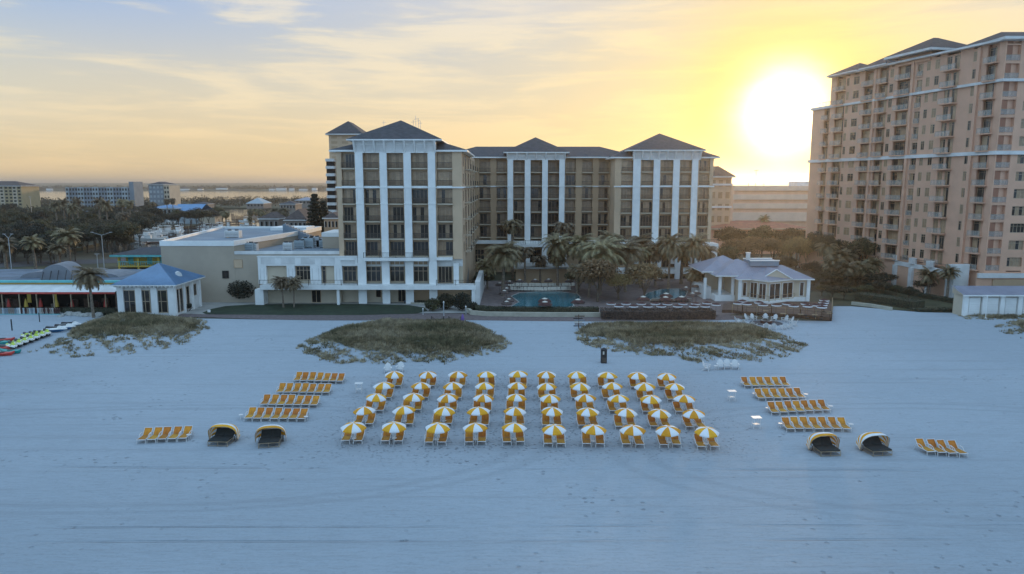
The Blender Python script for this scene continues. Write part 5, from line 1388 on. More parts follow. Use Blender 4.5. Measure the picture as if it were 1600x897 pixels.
for i in range(20):
    x, y = G(797+i*5.2, 450-abs(i-10)*.10); place(plr, USED, (x, y, .02), R(rnd.uniform(-4, 4)), f'beige pool lounger under the umbrellas behind the pool, {ORD[i]} from left', 'loungers under the back umbrellas')
for i in range(14):
    x, y = G(1018+i*4.3, 470.5); place(plr, USED, (x, y, .02), math.pi+R(rnd.uniform(-4, 4)), f'beige pool lounger in front of the small pool, {ORD[i]} from left', 'loungers before the small pool')
# dining tables with chairs under the deck umbrellas
def make_dining():
    root = empty('dining_table', (0,0,0), 'table', 'table')
    b = MB(); b.prism(ring(0,0,.5,.5,12), .70, .74, 'post'); b.build('tabletop', root); b = MB(); b.bar((0,0,0),(0,0,.7),.05,'dark',6); b.build('pedestal', root); return root
dt = make_dining()
for i, (u, v) in enumerate(D[3:13:2]): x, y = G(u, v, 2.5); place(dt, USED, (x+.9, y-.9, .55), 0, f'round pale table on the restaurant deck, {ORD[i]} from its left end', 'tables on the deck')

# ------------------------------------------------------------------ furled umbrellas and tables at the red restaurant
def make_furled(m, h=2.3):
    root = empty('furled_umbrella', (0,0,0), 'umbrella', 'umbrella')
    b = MB(); b.bar((0,0,0),(0,0,h),.03,'post',6); b.build('pole', root)
    b = MB()
    for z0, z1, r0, r1 in ((h*.38, h*.72, .34, .24), (h*.72, h*.95, .24, .10), (h*.95, h*1.02, .10, .02)): b.bar((0,0,z0),(0,0,z1),r0,m,9,r1)
    b.build('canopy', root); return root
fr_, fy_ = make_furled('redpaint'), make_furled('yellow')
for pr, u, l in ((fr_, 14, 'red furled umbrella at the left end of the red restaurant'), (fy_, 41, 'yellow furled umbrella, left one before the red restaurant'), (fr_, 64, 'red furled umbrella between the two yellow ones'),
                 (fy_, 89, 'yellow furled umbrella, right one before the red restaurant'), (fr_, 113, 'red furled umbrella right of both yellow ones'), (fr_, 165, 'red furled umbrella behind the lone palm near the pavilion')):
    place(pr, USED, (PX(u, 123.2, 478), 123.2, 0), 0, l, 'furled umbrellas at the red restaurant', 1.0)
for i, u in enumerate((12, 48, 75, 104, 133, 156)): place(dt, USED, (PX(u, 122.6, 478), 122.6, 0), 0, f'pale round table before the red restaurant, {ORD[i]} from left', 'tables at the red restaurant')
o = place(make_furled('purple', 1.9), USED, (*G(723, 509), 0), 0, 'purple furled beach umbrella planted in the sand behind the central dune')

# ------------------------------------------------------------------ jet skis, kayaks
def make_ski(hull, deck, seatm, hood=None):
    root = empty('jet_ski', (0,0,0), 'jet ski', 'jet ski')
    S_ = [(-1.45,.42,.22,.50),(-.9,.56,.10,.56),(0,.58,.06,.60),(.8,.48,.10,.62),(1.35,.22,.26,.56),(1.6,.04,.42,.50)]
    b = MB(); V = []
    for x, w_, zl, zh in S_: V += [(x,-w_,zh-.14),(x,-w_*.55,zl),(x,w_*.55,zl),(x,w_,zh-.14)]
    b.add(V, [(i*4+j, i*4+j+1, i*4+4+j+1, i*4+4+j) for i in range(5) for j in range(3)]+[(0,3,2,1)], hull); b.build('hull', root)
    b = MB(); V = []
    for x, w_, zl, zh in S_: V += [(x,-w_,zh-.138),(x,-w_*.5,zh+.08),(x,w_*.5,zh+.08),(x,w_,zh-.138)]
    b.add(V, [(i*4+j, i*4+4+j, i*4+4+j+1, i*4+j+1) for i in range(5) for j in range(3)]+[(0,1,2,3)], deck)
    b.add([(.35,-.26,.66),(.35,.26,.66),(1.15,.16,.68),(1.15,-.16,.68),(.45,-.16,.98),(.45,.16,.98),(.75,.1,.95),(.75,-.1,.95)], [(0,1,5,4),(1,2,6,5),(2,3,7,6),(3,0,4,7),(4,5,6,7)], hood or deck)
    for s in (-1, 1): b.add([(-1.2,s*.50,.50),(.9,s*.40,.60),(.9,s*.24,.71),(-1.2,s*.30,.66)], [(0,1,2,3)], hood or deck)
    b.build('deck', root)
    b = MB(); b.add([(-1.15,-.2,.64),(.35,-.18,.64),(.35,.18,.64),(-1.15,.2,.64),(-1.05,-.15,.92),(-.5,-.14,.86),(.3,-.1,.88),(.3,.1,.88),(-.5,.14,.86),(-1.05,.15,.92)], [(0,1,6,5,4),(2,3,9,8,7),(4,5,8,9),(5,6,7,8),(0,4,9,3),(1,2,7,6)], seatm); b.build('seat', root)
    b = MB(); b.bar((.5,-.4,1.0),(.5,.4,1.0),.03,'dark',5); b.bar((.6,0,.9),(.5,0,1.0),.04,'dark',5); b.build('handlebar', root); return root
jl, jw = make_ski('dark', 'boatwhite', 'dark', 'lime'), make_ski('bluehull', 'boatwhite', 'dark')
tips = [(24,547.5),(33,543.5),(42,540),(51.5,536.5),(60,533),(69,529.5),(77,526.5)]
for i, (u, v) in enumerate(tips):
    p = G(u, v); q = G(u-12, v-6.8); a = math.atan2(p[1]-q[1], p[0]-q[0]); L_ = math.dist(p, q)
    place(jl, USED, (p[0]-1.5*math.cos(a), p[1]-1.5*math.sin(a), .02), a, f'lime green and white jet ski with black seat, {ORD[i]} from left in the slanted line', 'lime jet skis parked on the sand')
for i, (u, v) in enumerate([(41,529),(50,527.5),(57,526)]):
    p = G(u, v); place(jl, USED, (p[0], p[1], .02), a, f'lime green jet ski in the back rank behind the line, {ORD[i]} from left', 'lime jet skis in the back rank', .9)
for i, (u, v) in enumerate([(86,519),(100,515.5),(110,512)]):
    p = G(u, v); place(jw, USED, (p[0], p[1], .02), R(8), f'white jet ski with dark blue hull by the dune, {ORD[i]} from left', 'white jet skis by the dune', (1.12, 1, 1))
def make_kayak(m):
    root = empty('kayak', (0,0,0), 'kayak', 'kayak'); b = MB(); V = []; X = [-1.7,-1.3,-.6,0,.6,1.3,1.7]; W_ = [.03,.22,.38,.42,.38,.22,.03]; Z = [.38,.3,.26,.26,.26,.3,.38]
    for x, w_, z in zip(X, W_, Z): V += [(x,-w_,z),(x,-w_*.6,.03 if w_ > .05 else z-.1),(x,w_*.6,.03 if w_ > .05 else z-.1),(x,w_,z),(x,0,z+.07)]
    b.add(V, [(i*5+j, i*5+j+1, i*5+5+j+1, i*5+5+j) for i in range(6) for j in range(4)]+[(i*5+4, i*5, i*5+5, i*5+9) for i in range(6)], m); b.build('hull', root)
    b = MB(); b.prism(ring(0, 0, .5, .24, 12), .30, .34, 'dark'); b.build('cockpit', root); return root
kr, kt = make_kayak('kayak'), make_kayak('teal')
for pr, u, v, z, l in ((kr, 4, 533.5, .0, 'red kayak farthest back at the left edge of the sand'), (kt, 1, 540, .25, 'teal kayak among the red ones at the left edge'), (kr, 4, 546, .0, 'red kayak in the middle at the left edge'), (kr, 2, 555.5, .0, 'red kayak nearest the camera at the left edge'), (kt, 17, 551.5, .0, 'teal kayak beside the first lime jet ski')):
    place(pr, USED, (*G(u, v), z), R(6 if pr is kr else -12), l, 'kayaks on the sand', (1, 1.5, 1.4))

# ------------------------------------------------------------------ small things on the sand and the promenade
def post(u, v, h, r, m, label, cat='post', nm='post'):
    x, y = G(u, v); b = MB(); b.bar((x, y, 0), (x, y, h), r, m, 7); b.bar((x, y, h+.001), (x, y, h+.06), r*1.25, m, 7, r*.3)
    return tag(b.build(nm, loc=(x, y, 0)), label, cat)
post(19, 516.5, 1.75, .09, 'dark', 'dark wooden post in the sand behind the jet skis', 'post')
post(62, 503, 1.5, .07, 'dark', 'thinner dark post in the sand nearer the picket fence', 'post')
x, y = G(944, 567)
root = empty('trash_cabinet', (x, y, 0), 'black upright waste cabinet with pale notice below the right dune', 'bin')
b = MB(); b.box(x-.42, y-.3, 0, x+.30, y+.35, 1.75, 'dark'); b.build('body', root)
b = MB(); b.add([(x-.48,y-.36,1.75),(x+.36,y-.36,1.75),(x+.36,y+.4,1.75),(x-.48,y+.4,1.75),(x-.06,y+.02,2.0)], [(0,1,4),(1,2,4),(2,3,4),(3,0,4),(0,3,2,1)], 'dark'); b.build('lid', root)
b = MB(); b.box(x-.24, y-.33, 1.15, x-.04, y-.302, 1.55, 'beigecanvas'); b.build('notice', root)
b = MB(); b.box(x-.3, y-.325, .15, x+.2, y-.303, .75, 'bronze'); b.build('door', root)
x, y = G(904, 513)
root = empty('direction_signpost', (x, y, 0), 'dark signpost with stacked narrow boards on the sand by the right dune', 'signpost')
b = MB(); b.bar((x, y, 0), (x, y, 2.2), .07, 'wood', 6); b.build('post', root)
for i, (z, w_, o_, m) in enumerate(((1.95,.75,.1,'wood'),(1.6,.7,-.15,'dark'),(1.3,.8,.1,'bluepaint'),(1.0,.62,-.1,'beigecanvas'),(.7,.7,.08,'wood'),(.4,.8,0,'dark'))):
    b = MB(); b.add([(x-w_+o_,y-.08,z-.08),(x+w_+o_,y-.08,z-.08),(x+w_+o_+.14,y-.08,z),(x+w_+o_,y-.08,z+.08),(x-w_+o_,y-.08,z+.08)], [(0,1,2,3,4)], m)
    b.add([(x-w_+o_,y-.05,z-.08),(x+w_+o_,y-.05,z-.08),(x+w_+o_+.14,y-.05,z),(x+w_+o_,y-.05,z+.08),(x-w_+o_,y-.05,z+.08)], [(4,3,2,1,0)], m); b.build('board', root)
for u, l in ((684, 'dark curved hammock frame behind the central dune, left one'), (711, 'dark curved hammock frame behind the central dune, right one')):
    x, y = G(u, 507); root = empty('hammock', (x, y, 0), l, 'hammock', 'hammocks behind the central dune')
    b = MB(); pts = [(x+1.0*math.cos(t), y, 1.35-1.25*math.sin(t)) for t in [math.pi*k/10 for k in range(11)]]; b.tube(pts, .06, 'dark', 5); b.bar((x, y-.8, .05), (x, y+.8, .05), .05, 'dark', 5); b.build('frame', root)
    b = MB(); V = []
    for k in range(7):
        t = -1+2*k/6; z = .75+.5*t*t
        V += [(x+.92*t, y-.35, z), (x+.92*t, y+.35, z)]
    b.add(V, [(2*k, 2*k+2, 2*k+3, 2*k+1) for k in range(6)], 'brown'); b.build('sling', root)
def bollard(u, v, h, label):
    x, y = G(u, v); root = empty('path_light', (x, y, 0), label, 'path light')
    b = MB(); b.bar((x, y, 0), (x, y, h), .09, 'metal', 8); b.build('post', root); b = MB(); b.bar((x, y, h), (x, y, h+.2), .15, 'boatwhite', 8, .05); b.build('cap', root)
bollard(693.5, 494, 2.4, 'tall grey post light beside the rounded green shrub on the promenade')
bollard(661, 492, 1.0, 'short dark path light at the right tip of the lawn')
bollard(728, 491, 1.3, 'pale path light at the left end of the stone wall')
x, y = G(327, 491); root = empty('sign', (x, y, 0), 'tiny white sign at the front edge of the lawn near the pavilion', 'sign')
b = MB(); b.bar((x, y, 0), (x, y, .5), .03, 'dark', 5); b.build('post', root); b = MB(); b.box(x-.25, y-.06, .35, x+.25, y-.035, .8, 'white'); b.build('panel', root)
# bench and planters
def bench(u, v, label):
    x, y = G(u, v); root = empty('bench', (x, y, 0), label, 'bench'); b = MB(); b.box(x-.8, y-.25, .42, x+.8, y+.25, .48, 'bluehull'); b.build('seat', root)
    for s in (-.7, .7): b = MB(); b.box(x+s-.06, y-.2, 0, x+s+.06, y+.2, .415, 'dark'); b.build('leg', root)
bench(638.5, 474, 'dark blue bench against the third white pilaster of the hotel arcade')

# ------------------------------------------------------------------ person walking in the arcade
def person(x, y, z, rz, label):
    root = empty('person', (x, y, z), label, 'person', rz=rz)
    J = {'pel':(0,0,.95,.15),'sp':(0,.01,1.15,.135),'ch':(0,.01,1.36,.155),'nk':(0,.0,1.50,.06),'hd':(0,-.01,1.60,.085),'ht':(0,-.01,1.70,.085),
         'lh':(.09,0,.90,.10),'lk':(.10,-.10,.50,.065),'la':(.10,.02,.09,.045),'lf':(.10,-.14,.04,.04),'rh':(-.09,0,.90,.10),'rk':(-.10,.03,.49,.065),'ra':(-.10,.24,.11,.045),'rf':(-.10,.12,.04,.04),
         'ls':(.18,.01,1.42,.06),'le':(.24,.08,1.15,.045),'lw':(.24,-.03,.92,.033),'lp':(.24,-.06,.84,.035),'rs':(-.18,.01,1.42,.06),'re':(-.24,-.04,1.15,.045),'rw':(-.24,-.18,.95,.033),'rp':(-.24,-.24,.88,.035)}
    E = [('pel','sp'),('sp','ch'),('ch','nk'),('nk','hd'),('hd','ht'),('pel','lh'),('lh','lk'),('lk','la'),('la','lf'),('pel','rh'),('rh','rk'),('rk','ra'),('ra','rf'),('ch','ls'),('ls','le'),('le','lw'),('lw','lp'),('ch','rs'),('rs','re'),('re','rw'),('rw','rp')]
    for s, hnd in ((1, 'lp'), (-1, 'rp')):
        hx, hy, hz_, _ = J[hnd]
        for k in range(4): n_ = f'{hnd}{k}'; J[n_] = (hx+.0, hy-.03+.02*k, hz_-.075-.008*(k % 2), .009); E.append((hnd, n_))
        J[hnd+'t'] = (hx, hy-.055, hz_-.03, .010); E.append((hnd, hnd+'t'))
    names = list(J); me = bpy.data.meshes.new('body')
    me.from_pydata([J[n_][:3] for n_ in names], [(names.index(a), names.index(b_)) for a, b_ in E], [])
    o = bpy.data.objects.new('body', me); col.objects.link(o); o.parent = root
    md = o.modifiers.new('skin', 'SKIN'); sl = me.skin_vertices[0].data
    for i, n_ in enumerate(names): r_ = J[n_][3]; sl[i].radius = (r_, r_)
    sl[0].use_root = True
    o.modifiers.new('sub', 'SUBSURF').levels = 1; o.modifiers['sub'].render_levels = 1
    me.materials.append(M['skin'])
    def tube_(nm, rings, m):
        b = MB(); V = []; n = 12
        for (cx, cy, cz, rx, ry) in rings: V += [(cx+rx*math.cos(2*math.pi*i/n), cy+ry*math.sin(2*math.pi*i/n), cz) for i in range(n)]
        b.add(V, [(k*n+i, k*n+(i+1) % n, (k+1)*n+(i+1) % n, (k+1)*n+i) for k in range(len(rings)-1) for i in range(n)]+[tuple(range(n))[::-1], tuple(range((len(rings)-1)*n, len(rings)*n))], m)
        me_ = b.build(nm, None, True); me_.parent = root
    tube_('shirt', [(0,0,.88,.20,.15),(0,0,1.1,.185,.145),(0,.01,1.33,.215,.15),(0,.01,1.44,.20,.12),(0,0,1.50,.09,.08)], 'purple')
    for s, rr in ((1, [(.09,0,.93,.115,.12),(.095,-.05,.7,.095,.10),(.10,-.10,.48,.08,.085),(.10,-.03,.28,.07,.075),(.10,.02,.12,.06,.065)]),
                  (-1, [(-.09,0,.93,.115,.12),(-.095,.02,.7,.095,.10),(-.10,.035,.48,.08,.085),(-.10,.14,.28,.07,.075),(-.10,.23,.14,.06,.065)])): tube_('trousers', rr, 'dark')
    for s in (1, -1):
        sx, sy, sz, _ = J['ls' if s > 0 else 'rs']; ex, ey, ez, _ = J['le' if s > 0 else 're']
        b = MB(); b.bar((sx-.03*s, sy, sz+.03), ((sx+ex)/2, (sy+ey)/2, (sz+ez)/2-.03), .075, 'purple', 8, .06); q = b.build('sleeve'); q.parent = root
    b = MB(); b.add([(.092*math.cos(2*math.pi*i/10)*c, -.005+.10*math.sin(2*math.pi*i/10)*c+.01, z_) for c, z_ in ((1.0, 1.62), (1.03, 1.70), (.75, 1.77), (.2, 1.80)) for i in range(10)],
              [(k*10+i, k*10+(i+1) % 10, (k+1)*10+(i+1) % 10, (k+1)*10+i) for k in range(3) for i in range(10)]+[tuple(range(30, 40))], 'dark'); q = b.build('hair'); q.parent = root
    return root
x, y = G(618.5, 471.5)
person(x, y, 0, R(160), 'person in a purple shirt and dark trousers walking in the hotel arcade')

# ------------------------------------------------------------------ trees
def make_palm(h, n, L_, droop, seed, nm='palm_tree', skirt=True, fan=False):
    rg = random.Random(seed); root = empty(nm, (0, 0, 0), 'palm', 'palm tree')
    b = MB(); pts = [(math.sin(k/6*1.2+seed)*.25*(k/6), math.cos(k/6+seed)*.2*(k/6), h*k/6) for k in range(7)]
    for k in range(6): b.bar(pts[k], pts[k+1], .30-.018*k, 'trunk', 8, .30-.018*(k+1))
    top = Vector(pts[-1]); b.bar(tuple(top-Vector((0,0,.3))), tuple(top+Vector((0,0,.5))), .36, 'trunk', 8, .15); b.build('trunk', root)
    b = MB()
    def frond(b, az, el0, l, m, dr):
        p = top+Vector((0, 0, .35)); K = 9; el = el0; pts = [p.copy()]
        for k in range(K):
            d = Vector((math.cos(az)*math.cos(el), math.sin(az)*math.cos(el), math.sin(el))); p = p+d*(l/K); pts.append(p.copy()); el -= dr/K*(1+.6*k/K)
        side = Vector((-math.sin(az), math.cos(az), 0))
        for k in range(K):
            a, c = pts[k], pts[k+1]; ax = (c-a).normalized(); up = side.cross(ax).normalized()
            b.add([tuple(a-side*.03), tuple(c-side*.02), tuple(c+side*.02), tuple(a+side*.03)], [(0,1,2,3)], m)
            if k < 1: continue
            for j in range(7):
                t = (k+j/7)/K; q = a.lerp(c, j/7); ll = l*.27*math.sin(math.pi*min(1, t*.92+.12))**.6*rg.uniform(.8, 1.15)
                for s in (-1, 1):
                    v = (side*s*.92+ax*.55+up*rg.uniform(-.15, .25)-Vector((0,0,.28))).normalized()
                    e = q+v*ll; w_ = ax*.036
                    b.add([tuple(q-w_), tuple(q+w_), tuple(e)], [(0,1,2)], m)
    for i in range(n):
        az = i*2.39996+rg.uniform(-.15, .15); t = i/n; el0 = R(78)-R(95)*t**1.05+rg.uniform(-.1, .1)
        frond(b, az, el0, L_*rg.uniform(.85, 1.08)*(.8+.25*math.sin(math.pi*min(1, t+.2))), 'frond', droop*rg.uniform(.8, 1.2))
    b.build('crown', root)
    if skirt:
        b = MB()
        for i in range(max(5, n//6)): frond(b, rg.random()*6.28, R(-45)+rg.uniform(-.4, .1), L_*.5, 'deadfrond', .6)
        b.build('dry_skirt', root)
    return root
pA = make_palm(7.0, 66, 4.2, 1.6, 1, 'date_palm'); pB = make_palm(9.5, 44, 3.0, 2.0, 2); pC = make_palm(6.0, 40, 2.4, 1.3, 5, 'cabbage_palm')
KD = {'A': (pA, 7.0, 4.0), 'B': (pB, 9.5, 2.8), 'C': (pC, 6.0, 2.2)}
def palm(k, u, vc, wpx, Y, label, group=None):
    pr, h, r_ = KD[k]; x, z = P(u, vc, Y); s = wpx/2*(Y/FPX)/r_; zc_ = z
    place(pr, USED, (x, Y, 0), rnd.random()*6.28, label, group, (s, s, max(.3, (zc_)/(h+.1)) if True else s))
def palm2(k, u, vc, wpx, Y, label, group=None):
    # keep the crown's own proportions: sink the root only as far as the trunk's spare length
    pr, h, r_ = KD[k]; x, z = P(u, vc, Y); s = 1.12*wpx/2*(Y/FPX)/r_
    o = place(pr, USED, (x, Y, 0), rnd.random()*6.28, label, group, (s, s, s))
    o.location.z = min(0, z-h*s) if z < h*s else 0
    if z > h*s+.3: o.scale = (s, s, s*z/(h*s) if z/(h*s) < 1.5 else s*1.5)
    return o
PL = [('A',872,388,58,153,'date palm between the pool bar and the palm cluster'),('A',1000,386,50,157,'date palm before the right tower first bay, high crown'),('A',955,384,54,155,'high crowned date palm at the back of the palm cluster'),
      ('A',920,428,60,139,'low spreading date palm at the front of the palm cluster'),('A',762,420,44,150,'dusky palm beside the stair left of the pool'),('B',845,410,34,158,'small palm in front of the stage wall centre'),
      ('A',785,403,72,141,'largest date palm left of the main pool'),('B',801,356,40,168,'tall slim palm against the centre bay left pilaster'),('B',821,396,34,156,'palm behind the pool in front of the hotel stage wall'),
      ('B',880,360,42,163,'tall slim palm against the right pilaster of the centre bay'),('B',872,408,36,154,'short palm right of the pool bar'),('A',905,388,66,152,'date palm behind the main cluster, left one'),
      ('A',938,402,84,142,'large date palm in the middle of the cluster between the pools'),('A',978,398,64,146,'date palm right of centre in the cluster between the pools'),('B',1003,398,40,152,'slim palm before the right tower, left one'),
      ('A',1046,388,50,150,'slim palm before the middle of the right tower'),('A',1083,388,56,151,'date palm before the right part of the right tower'),('A',1104,398,46,156,'slim palm at the right corner of the right tower'),
      ('B',1085,432,40,146,'low palm between the small pool and the restaurant pavilion'),('C',903,427,34,143,'low palm at the right end of the main pool'),('B',955,385,40,158,'slim palm rising above the cluster before the right tower left bay'),
      ('C',1066,402,44,158,'shaggy palm behind the small pool'),('A',1025,396,50,154,'date palm above the small pool')]
for k, u, v, wp, Y, l in PL: palm2(k, u, v, wp, Y, l, 'palms around the hotel pools')
palm2('A', 141, 437, 58, 117.5, 'lone date palm in front of the red restaurant at left', None)
o = palm2('A', 441, 442, 38, 127.5, 'left of two small palms growing at the hotel arcade', None); palm2('A', 458, 445, 34, 127.5, 'right of two small palms growing at the hotel arcade', None)
for k, u, v, wp, Y, l in [('C',52,384,36,168,'shaggy cabbage palm on the park grass at left'),('C',107,375,44,186,'grey leaning cabbage palm in front of the dark woods at left'),('C',92,392,30,182,'small cabbage palm beside the leaning one at left'),('C',8,388,40,165,'cabbage palm at the left edge behind the lamp post'),
      ('B',190,318,22,330,'tall palm above the woods right of the pale blue block'),('B',202,320,22,320,'tall palm beside the one right of the pale blue block'),('C',155,322,22,300,'brownish palm above the woods below the pale blue block'),
      ('C',165,325,22,290,'yellowish palm above the woods below the pale blue block'),('C',120,322,20,310,'palm above the woods, third left of the block end'),('C',100,322,20,310,'palm above the woods below the block left end'),('C',88,326,20,300,'palm above the woods left of the block'),('C',112,330,20,290,'short palm above the woods below the block'),
      ('B',192,340,24,240,'tall slender palm rising from the woods before the road'),('B',261,316,12,400,'palm right of the small blue block, first'),('B',270,314,12,400,'palm right of the small blue block, second'),('B',238,320,12,400,'palm in front of the small blue block'),
      ('B',352,336,20,290,'large dark palm by the marina'),('B',392,330,13,300,'slim palm by the bay, first of four'),('B',399,329,13,305,'slim palm by the bay, second of four'),('B',406,330,13,300,'slim palm by the bay, third of four'),('B',411,332,12,298,'slim palm by the bay, fourth of four'),
      ('B',430,330,20,240,'palm before the grey roofed houses, left one'),('B',444,334,22,235,'palm before the grey roofed houses, right one'),('C',390,344,12,290,'low palm left of the slim four by the bay')]:
    palm2(k, u, v, wp, Y, l, 'palms across the left background')
for k, u, v, wp, Y, l in [('C',1194,349,22,235,'small palm in front of the terracotta roof'),('C',1310,408,44,158,'cabbage palm right of the restaurant pavilion, upper'),('C',1330,402,40,163,'cabbage palm before the condominium garden wall left end'),('C',1300,418,40,150,'cabbage palm just right of the restaurant roof'),
      ('C',1322,424,38,147,'cabbage palm with pale trunk right of the restaurant'),('C',1345,425,40,150,'cabbage palm in the group above the grey hedge'),('C',1362,420,40,155,'cabbage palm at the right of the group above the grey hedge'),('C',1482,430,34,135.5,'round headed cabbage palm before the white pier of the garden wall'),
      ('C',1450,436,40,140,'cabbage palm between the pilasters of the garden wall'),('B',1292,392,40,165,'slim palm above the restaurant roof right side')]:
    palm2(k, u, v, wp, Y, l, 'palms below the condominium')

def make_tree(seed, R_, H_, m, nleaf, nm='broadleaf_tree', trunkh=.22, clumps=11, size=.22, flat=.62):
    rg = random.Random(seed); root = empty(nm, (0,0,0), 'tree', 'tree')
    b = MB(); th = H_*trunkh; lean = rg.uniform(-.2, .2)
    b.bar((0,0,-.1), (lean,0,th), .22, 'bark', 7, .16); C_ = []
    for i in range(clumps):
        a = i*2.4+rg.random(); rr = R_*.62*math.sqrt((i+.5)/clumps); z = th+(H_-th)*(.26+.46*(1-(rr/R_)**2)+rg.uniform(-.08, .08))
        C_.append((rr*math.cos(a), rr*math.sin(a), z))
    for c in C_[::2]: b.bar((lean,0,th*.92), (c[0]*.75, c[1]*.75, c[2]-.3), .09, 'bark', 5, .03)
    b.build('trunk', root)
    b = MB()
    for i, c in enumerate(C_):
        q = R_*rg.uniform(.34, .5); leafy(b, *c, q, q, q*flat*1.15, int(nleaf/clumps), size, m, seed*50+i)
    b.build('crown', root); return root
T1 = [make_tree(11, 4.2, 8.5, 'leafdark', 3000), make_tree(12, 3.6, 9.5, 'leaf', 2800), make_tree(13, 4.6, 8.0, 'leaf', 3200), make_tree(14, 3.8, 7.2, 'leafdark', 2800)]
T2 = make_tree(15, 3.4, 6.5, 'leaf_b', 3200, size=.18)
def tree(pr, u, vb, s, label, group=None, sz=None, Y=None):
    if Y is None: x, y = G(u, vb)
    else: x, y = PX(u, Y, 400), Y
    place(pr, USED, (x, y, 0), rnd.random()*6.28, label, group, (s, s, s*(sz or 1)))
# woods beyond the road at left: every tree its own
rg2 = random.Random(3); cnt = 0
for row, (vb, stp) in enumerate(((411, 17), (403, 21), (397, 20), (391, 19), (384, 17), (377, 15), (369, 14), (361, 12), (354, 11))):
    u = -105 + rg2.uniform(0, 10)
    lim = (98, 172, 195, 222, 224, 222, 226, 250, 330)[row]
    while u < lim:
        if row == 1 and 118 < u < 150: u += stp; continue
        tree(rg2.choice(T1), u, vb+rg2.uniform(-2, 2), rg2.uniform(.95, 1.35), 'dark broadleaf tree in the dense woods beyond the road at left', 'trees of the dark woods at left', rg2.uniform(.85, 1.15)*(.75 if row == 0 else 1)); u += stp*rg2.uniform(.75, 1.25); cnt += 1
for vb, stp, a, b_ in ((348, 9, 226, 350), (343, 9, 60, 345), (336, 8, -30, 330), (330, 8, -30, 250)):
    u = a
    while u < b_:
        tree(rg2.choice(T1), u, vb+rg2.uniform(-1, 1), rg2.uniform(.9, 1.25), 'bushy green tree on the far side of the dark woods near the marina', 'trees behind the dark woods', rg2.uniform(.6, .95)); u += stp*rg2.uniform(.8, 1.3)
for u, vb, s, l in [(60, 411, .55, 'short dark tree on the park grass near the cabbage palm'),(118, 408, .8, 'dark tree between the road and the park grass'),(24, 409, .8, 'dark tree at the left edge of the park grass'),
                    (85, 410, .5, 'low dark tree left of the double lamp'),(200, 398, .7, 'green tree at the road bend before the marina')]: tree(T1[1], u, vb, s, l)
# hotel grounds
for pr, u, Y, s, sz, l in [(T2,935,133.5,1.35,1.0,'round green tree right of the main pool, behind the stone wall end'),(T2,1008,134.5,1.3,.92,'round green tree before the small pool'),(T2,968,136,1.05,.8,'smaller green tree between the two round trees'),
        (T1[2],755,150,.6,.7,'dark bushy tree at the foot of the hotel stair'),(T1[2],905,146,.75,.8,'dark tree behind the right end of the main pool'),(T1[1],1092,146,.6,.8,'green tree behind the brown umbrellas right'),
        (T2,1150,178,1.5,.95,'olive green tree behind the restaurant roof, left one'),(T2,1178,184,1.5,.95,'olive green tree behind the restaurant roof, middle'),(T2,1207,186,1.5,.9,'olive green tree behind the restaurant roof, right one'),
        (T1[2],1133,172,1.1,.9,'dark tree at the right corner of the hotel'),(T2,1246,172,1.25,1.25,'taller umbrella shaped tree left of the condominium'),(T1[1],1290,168,1.1,1.15,'tree in front of the condominium far end'),
        (T1[2],1318,166,1.15,1.05,'wide tree in front of the condominium lower balconies'),(T1[1],1346,164,1.1,1.1,'tree before the condominium left of the white portal'),(T1[2],1372,163,.95,.9,'tree beside the white portal of the garden wall'),
        (T1[0],1275,156,.9,.75,'dark tree behind the restaurant right end'),(T1[2],1340,152,1.0,.7,'dark bushy tree above the grey hedge'),(T1[0],1385,152,.7,.6,'low dark tree by the second pilaster'),(T1[3],1228,168,1.0,.8,'dark tree behind the restaurant chimney'),
        (T1[2],1305,148,.9,.7,'dark bushy tree right of the restaurant roof edge'),(T1[0],1448,141,.55,.75,'dark tree under the shaggy palm by the garden wall'),(T1[2],840,160,.5,.6,'green shrub tree beside the pool bar'),(T1[0],1365,147,.8,.6,'dark shrubby tree at the hedge top')]:
    tree(pr, u, 0, s, l, None, sz, Y)
for i, (u, v) in enumerate([(1284,462),(1300,466),(1318,468),(1336,463),(1352,466),(1372,462),(1290,452),(1312,456),(1330,452),(1358,455),(1380,458),(1266,452),(1400,462),(1420,468)]):
    tree(T1[(1, 0, 3, 2)[i % 4]], u, v, .42+.1*(i % 3), f'low dark bushy tree on the slope below the condominium, {ORD[i]} of the thicket', 'bushy trees on the slope', .62)
for i, (u, Y) in enumerate([(1140,196),(1164,200),(1190,204),(1218,200),(1236,192),(1262,186),(1280,182)]):
    tree(T2 if i % 2 else T1[1], u, 0, 1.35, f'olive tree in the belt below the terracotta roof, {ORD[i]} from left', 'olive trees below the terracotta roof', .95, Y)
# clipped round tree and shrubs near the hotel
def ballshrub(u, v, rx, rz_, zc_, label, m='leafdark', n=2600, trunk=True, nm='clipped_tree', seed=4):
    x, y = G(u, v); root = empty(nm, (x, y, 0), label, 'tree' if trunk else 'shrub')
    if trunk:
        b = MB()
        for i in range(6): a = i*1.05; b.bar((x+.25*math.cos(a), y+.25*math.sin(a), 0), (x+1.0*math.cos(a), y+1.0*math.sin(a), zc_-.3), .06, 'bark', 5, .03)
        b.build('trunk', root)
    b = MB(); leafy(b, x, y, zc_, rx, rx*.9, rz_, n, .16, m, seed); b.build('crown', root)
ballshrub(381, 471.5, 2.95, 1.95, 2.55, 'dark clipped umbrella shaped tree against the cream annex', n=5200)
ballshrub(676, 486, 1.5, 1.1, 1.2, 'green rounded shrub left of the promenade post light', 'leaf', 1400, False, 'shrub', 5)
ballshrub(697, 483, 1.9, 1.4, 1.5, 'bluish green clipped mound under the hotel terrace right end', 'leaf', 2400, False, 'shrub', 6)
ballshrub(722, 485, 1.7, 1.6, 1.7, 'dark flowering bush at the terrace corner by the promenade', 'leafdark', 2000, False, 'shrub', 7)
